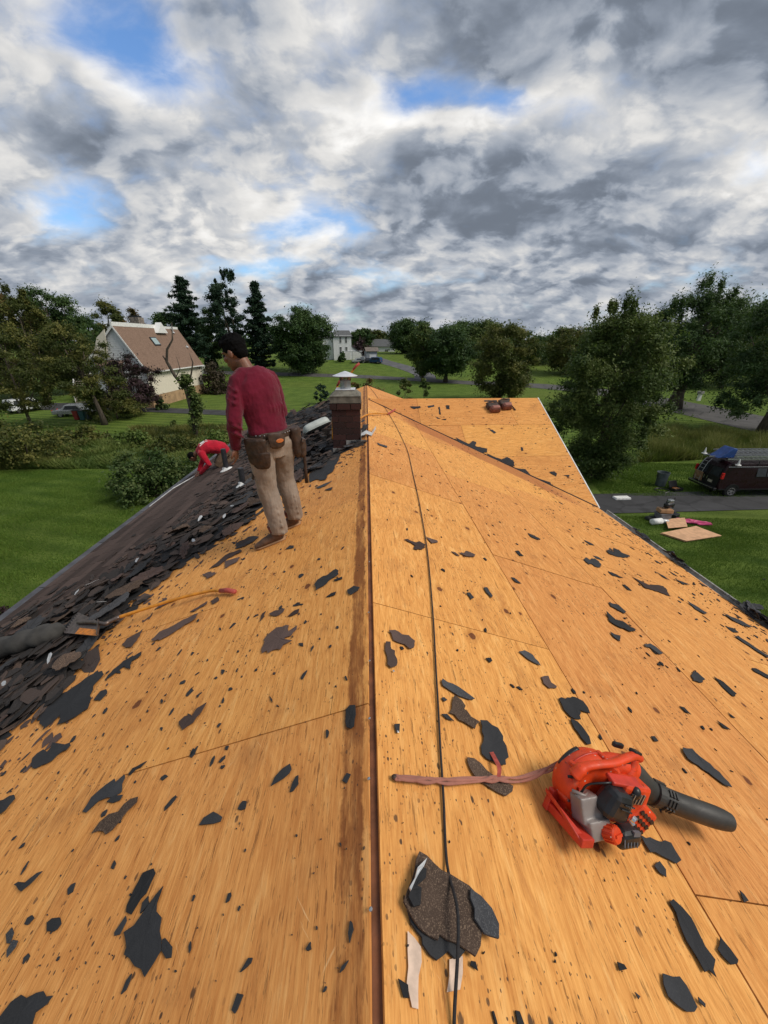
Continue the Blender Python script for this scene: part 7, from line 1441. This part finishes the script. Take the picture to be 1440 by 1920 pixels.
for s in (-1, 1): MB().ball(HC + HR @ Vector((s*.031, .081, .014)), .011, 10, 8).build('eye', M_BLACK, MAN, True)
mb = MB()
mb.loft([((-.005, .0, .965), .172, .122), ((-.005, .0, .985), .182, .130), ((-.010, .005, 1.05), .172, .122), ((-.022, .02, 1.18), .184, .126), ((-.035, .035, 1.29), .196, .128), ((-.045, .048, 1.37), .185, .115), ((-.058, .06, 1.43), .125, .088), ((-.068, .068, 1.462), .070, .064)], (1, .12, 0), 28)
for a_, b_, c_ in ((shL, elL, wrL), (shR, elR, wrR)):
    i = a_.lerp(Vector((-.04, .04, 1.33)), .45); mb.tube([i, a_+Vector((0, 0, -.012)), a_.lerp(b_, .35), a_.lerp(b_, .75), b_, b_.lerp(c_, .35), b_.lerp(c_, .75), c_.lerp(b_, .06), c_.lerp(b_, -.02)], [.070, .070, .068, .063, .061, .056, .049, .041, .041], 18); mb.tube([Vector((-.066, .064, 1.43)), a_.lerp(Vector((-.066, .064, 1.44)), .5)+Vector((0, 0, .012)), a_], [.060, .064, .066], 14)
for k_ in range(9):                                   # long folds falling from shoulder blade and arm to the belt
    x0 = -.14+k_*.032; mb.tube([(x0*.7-.04, -.075+abs(x0)*.28, 1.33-abs(x0)*.5), (x0-.01, -.098+abs(x0)*.30, 1.18), (x0*1.02, -.100+abs(x0)*.34, 1.02)], [.006, .021, .010], 8)
for k_ in range(5): t = .18+k_*.17; p = shL.lerp(elL, t) if t < .6 else elL.lerp(wrL, (t-.6)*1.5); mb.tube([p+Vector((-.06, .0, .035)), p+Vector((-.03, -.062, .0)), p+Vector((.045, -.045, -.045))], [.006, .018, .006], 8)
mb.tube([(.17*cos(t)-.005, .124*sin(t), .972+.008*sin(3*t)) for t in np.linspace(0, 2*pi, 40)], .0085, 7)
mb.tube([(.066*cos(t)-.07, .062*sin(t)+.07, 1.455+.006*sin(t)) for t in np.linspace(0, 2*pi, 24)], .008, 7)
vox(mb, 'shirt', M_MAROON, MAN, .0065, 2, .016, .07)
mb = MB(); mb.loft([((0, .0, .78), .150, .115), ((0, -.01, .88), .178, .135), ((0, 0, .97), .168, .120), ((0, 0, 1.02), .165, .116)], (1, 0, 0), 22)
for a_, b_, c_, s in ((hipL, kL, aL, -1), (hipR, kR, aR, 1)):
    h_ = c_+Vector((0, 0, -.012)); mb.tube([a_+Vector((0, -.01, .0)), a_.lerp(b_, .35)+Vector((s*.008, -.012, 0)), a_.lerp(b_, .7), b_, b_.lerp(h_, .35)+Vector((0, -.014, 0)), b_.lerp(h_, .75)+Vector((0, -.012, 0)), h_+Vector((0, 0, .03)), h_], [.112, .108, .094, .087, .086, .080, .077, .072], 20)
    for k_ in range(5): p = b_.lerp(h_, .35+.15*k_); mb.tube([p+Vector((-.075, .02, .02)), p+Vector((.0, -.088, -.006+.012*(k_ % 2))), p+Vector((.075, .0, .022))], [.008, .022, .008], 8)
vox(mb, 'trousers', M_KHAKI, MAN, .0075, 2, .016, .08)
for f_, s in ((fl, -1), (fr_, 1)):
    d_ = DW; u_ = Vector((0, 0, 1)); u_ = (u_-d_*u_.dot(d_)).normalized(); sd = d_.cross(u_).normalized(); P_ = lambda a, b, h: f_ + d_*a + sd*b + u_*h
    mb = MB(); mb.loft([(P_(-.115, 0, .045), .030, .038), (P_(-.085, 0, .050), .040, .045), (P_(-.02, 0, .055), .043, .048), (P_(.06, 0, .045), .047, .036), (P_(.12, 0, .034), .046, .026), (P_(.165, 0, .028), .030, .018)], sd, 16); mb.tube([P_(-.065, 0, .05), P_(-.068, 0, .11), P_(-.068, 0, .16)], [.046, .046, .050], 14)
    bt = vox(mb, 'boot', M_BOOT, MAN, .006, 2, .004, .04); MB().loft([(P_(-.125, 0, .012), .030, .014), (P_(-.05, 0, .012), .044, .014), (P_(.03, 0, .012), .046, .014), (P_(.12, 0, .012), .049, .014), (P_(.175, 0, .014), .028, .012)], sd, 14).build('sole', M_BOXY, bt, True); MB().tube([P_(-.068, 0, .115), P_(-.068, 0, .175)], .052, 14).build('sock', M_SOCK, bt, True)
# tool belt: worn, so a part of the man
BT = vox(MB().loft([((0, 0, .935), .182, .137), ((0, 0, .94), .189, .144), ((0, 0, .985), .187, .142), ((0, 0, .99), .180, .136)], (1, 0, 0), 30), 'tool_belt', M_LEATHER, MAN, .006, 1)
def pouch(c, dims, rz, m=M_LEATHER, tilt=0, name='pouch'):
    Rz = Matrix.Rotation(rz, 3, 'Z') @ Matrix.Rotation(tilt, 3, 'X'); c = Vector(c); mb = MB(); w_, t_, h_ = dims; P_ = lambda x, y, z: c + Rz @ Vector((x, y, z))
    mb.loft([(P_(0, .002, h_/2), w_/2*1.02, t_/2*.9), (P_(0, 0, h_*.45), w_/2*1.05, t_/2*1.15), (P_(0, -.004, 0), w_/2, t_/2*1.1), (P_(0, -.004, -h_*.35), w_/2*.88, t_/2), (P_(0, 0, -h_/2), w_/2*.62, t_/2*.5)], Rz @ Vector((1, 0, 0)), 16)
    return vox(mb, name, m, BT, .006, 2, .010, .05)
pouch((-.165, -.070, .835), (.20, .075, .24), radians(-62), tilt=.10); pouch((-.150, -.098, .775), (.17, .060, .15), radians(-55), M_LEATHER, .15); pouch((-.02, -.152, .925), (.15, .035, .13), radians(-6), M_LEATHER); pouch((.215, -.055, .86), (.17, .095, .26), radians(62), tilt=-.06); pouch((.255, -.075, .80), (.12, .075, .16), radians(60))
bd = MB().lathe([(.001, .004), (.026, .004), (.030, .002), (.030, -.002)], 20, Matrix.Translation((-.005, -.176, .925)) @ Matrix.Rotation(pi/2, 4, 'X') @ Matrix.Diagonal((1.15, .55, 1, 1))).build('badge', plain('orange_badge', (.58, .16, .035), .5), BT)
rv = MB().ball((0, 0, 0), (.006, .006, .006), 8, 6); me = bpy.data.meshes.new('rivet'); me.from_pydata(rv.v, [], rv.f); me.materials.append(M_STEEL)
for k_ in range(10): t = -pi/2 - 1.0 + k_*.2; link('rivet', me, None, BT, loc=(.190*cos(t), .146*sin(t), .972))
MB().box((-.175, .02, .69), (.012, .03, .20), Matrix.Rotation(.2, 3, 'Y')).build('holster_strap', M_LEATHER, BT, bevel=.004)
MAN.scale = (1.02, 1.02, 1.04)
MWM = Matrix.Translation(mid) @ Matrix.Rotation(PHI, 4, 'Z')
hammer('long brown handled hammer hanging from the tool belt of the standing man', MWM @ Vector((.262, -.115, .92)), MWM @ Vector((.272, -.10, .50)), MWM.to_3x3() @ Vector((.5, 1, 0)))

# man on hands and knees at the left eave
K0 = onL(413, 875); f2 = Vector((-.93, -.36, 0)).normalized(); PH2 = atan2(-f2.x, f2.y)
KM = person(K0, PH2, 'man in red printed shirt kneeling on all fours at the left eave'); zs = lambda y, x=0: -.36*.93*y + (.36*.36)*x*0 + .12*x       # roof under the man (local)
KM.scale = (.92, .92, .92)
HC2 = Vector((.06, .575, .30)); HR2 = frame((.28, .55, -.78), (0, .6, .6)); 
hnL, hnR = Vector((-.10, .50, zs(.50)+.05)), Vector((.07, .53, zs(.53)+.05)); sL, sR = Vector((-.20, .36, .43)), Vector((.20, .36, .43)); eL, eR = Vector((-.27, .24, .17)), Vector((.25, .36, .17))
hp2 = Vector((0, -.10, .42)); mb = MB(); head(mb, HC2, HR2, 1.0); mb.tube([(0, .40, .43), (.02, .49, .39), HC2+HR2 @ Vector((0, -.03, -.03))], [.062, .056, .052], 14)
mb.loft([((0, -.10, .40), .12, .10), ((0, .15, .47), .12, .09), ((0, .40, .43), .14, .09)], (1, 0, 0), 14)
for a_, b_, c_ in ((sL, eL, hnL), (sR, eR, hnR)): mb.tube([a_, b_, c_], [.044, .037, .028], 12)
hand(mb, hnL, frame((.3, .9, -.42), (0, .2, 1)), 1.0, .35); hand(mb, hnR, frame((-.35, .9, -.42), (0, .2, 1)), 1.0, .35)
for s in (-1, 1): mb.tube([(s*.10, -.10, .38), (s*.13, .06, zs(.06)+.09), (s*.12, -.34, zs(-.34)+.07)], [.07, .05, .04], 10)
vox(mb, 'body', M_SKIN, KM, .0075, 2); 
mb = MB(); c = HC2; mb.ball(c + HR2 @ Vector((0, -.018, .045)), (.079, .097, .088), 18, 11, HR2); mb.ball(c + HR2 @ Vector((0, -.055, .0)), (.064, .045, .06), 12, 9, HR2); vox(mb, 'hair', M_HAIR, KM, .007, 1, .006, .03)
mb = MB(); mb.loft([((0, -.20, .36), .165, .12), ((0, -.12, .45), .185, .16), ((0, .04, .51), .195, .165), ((0, .20, .53), .210, .165), ((0, .33, .48), .205, .145), ((0, .41, .43), .125, .095), ((.003, .45, .41), .078, .070)], (1, 0, 0), 24)
for a_, b_, c_ in ((sL, eL, hnL), (sR, eR, hnR)): mb.tube([a_.lerp(Vector((0, .36, .45)), .4), a_, a_.lerp(b_, .5), b_, b_.lerp(c_, .5), c_.lerp(b_, .14)], [.085, .088, .076, .068, .056, .046], 16)
SH2 = vox(mb, 'shirt', M_REDSH, KM, .008, 2, .012, .09)
mb = MB(); mb.loft([((0, -.02, .36), .150, .10), ((0, -.13, .38), .168, .125), ((0, -.22, .34), .150, .115), ((0, -.27, .28), .11, .08)], (1, 0, 0), 18)
for s in (-1, 1): mb.tube([(s*.09, -.14, .34), (s*.12, -.03, .20), (s*.13, .06, zs(.06)+.085), (s*.13, .03, zs(.03)+.07), (s*.125, -.15, zs(-.15)+.075), (s*.12, -.33, zs(-.33)+.07)], [.10, .092, .080, .075, .066, .058], 16)
vox(mb, 'trousers', M_BROWNP, KM, .009, 2, .014, .09)
for s in (-1, 1):
    y = -.38; mb = MB(); mb.loft([((s*.12, -.30, zs(-.30)+.075), .045, .05), ((s*.12, -.40, zs(-.40)+.06), .045, .055), ((s*.12, -.44, zs(-.44)+.03), .042, .045), ((s*.12, -.42, zs(-.42)+.0), .042, .03)], (1, 0, 0), 12); vox(mb, 'boot', M_BOOT, KM, .008, 1)
mb = MB()                                               # white print across the shoulders (illegible bars)
for x, y, w_, l_, a in ((-.10, .27, .018, .20, .25), (-.055, .30, .045, .10, .25), (.0, .31, .05, .11, .15), (.055, .30, .045, .10, .0), (.10, .26, .018, .17, -.2), (.0, .21, .09, .02, 0)):
    for i_ in range(4):
        q0, q1 = -l_/2+l_*i_/4, -l_/2+l_*(i_+1)/4; ca_, sa_ = cos(a), sin(a); pts = [(-w_/2, q0), (w_/2, q0), (w_/2, q1), (-w_/2, q1)]; mb.add([(x+px*ca_-py*sa_, y+px*sa_+py*ca_, .70) for px, py in pts], [(0, 1, 2, 3)])
pr = mb.build('shirt_print', M_WHITE, KM); sw_ = pr.modifiers.new('wrap', 'SHRINKWRAP'); sw_.target = SH2; sw_.wrap_method = 'PROJECT'; sw_.use_project_z = True; sw_.use_negative_direction = True; sw_.use_positive_direction = False; sw_.offset = .006
# thin flashing strip the kneeling man holds along the eave
tag(MB().tube([Vector((XL-.03, 7.0, ZR+S_*XL+.012)), Vector((XL-.02, 8.0, ZR+S_*XL+.02)), KM.matrix_basis @ hnR + Vector((-.03, 0, -.03))], [.010, .011, .010], 6).build('edge_strip', M_PALE), 'pale metal edge strip along the left eave held by the kneeling man', 'metal strip')
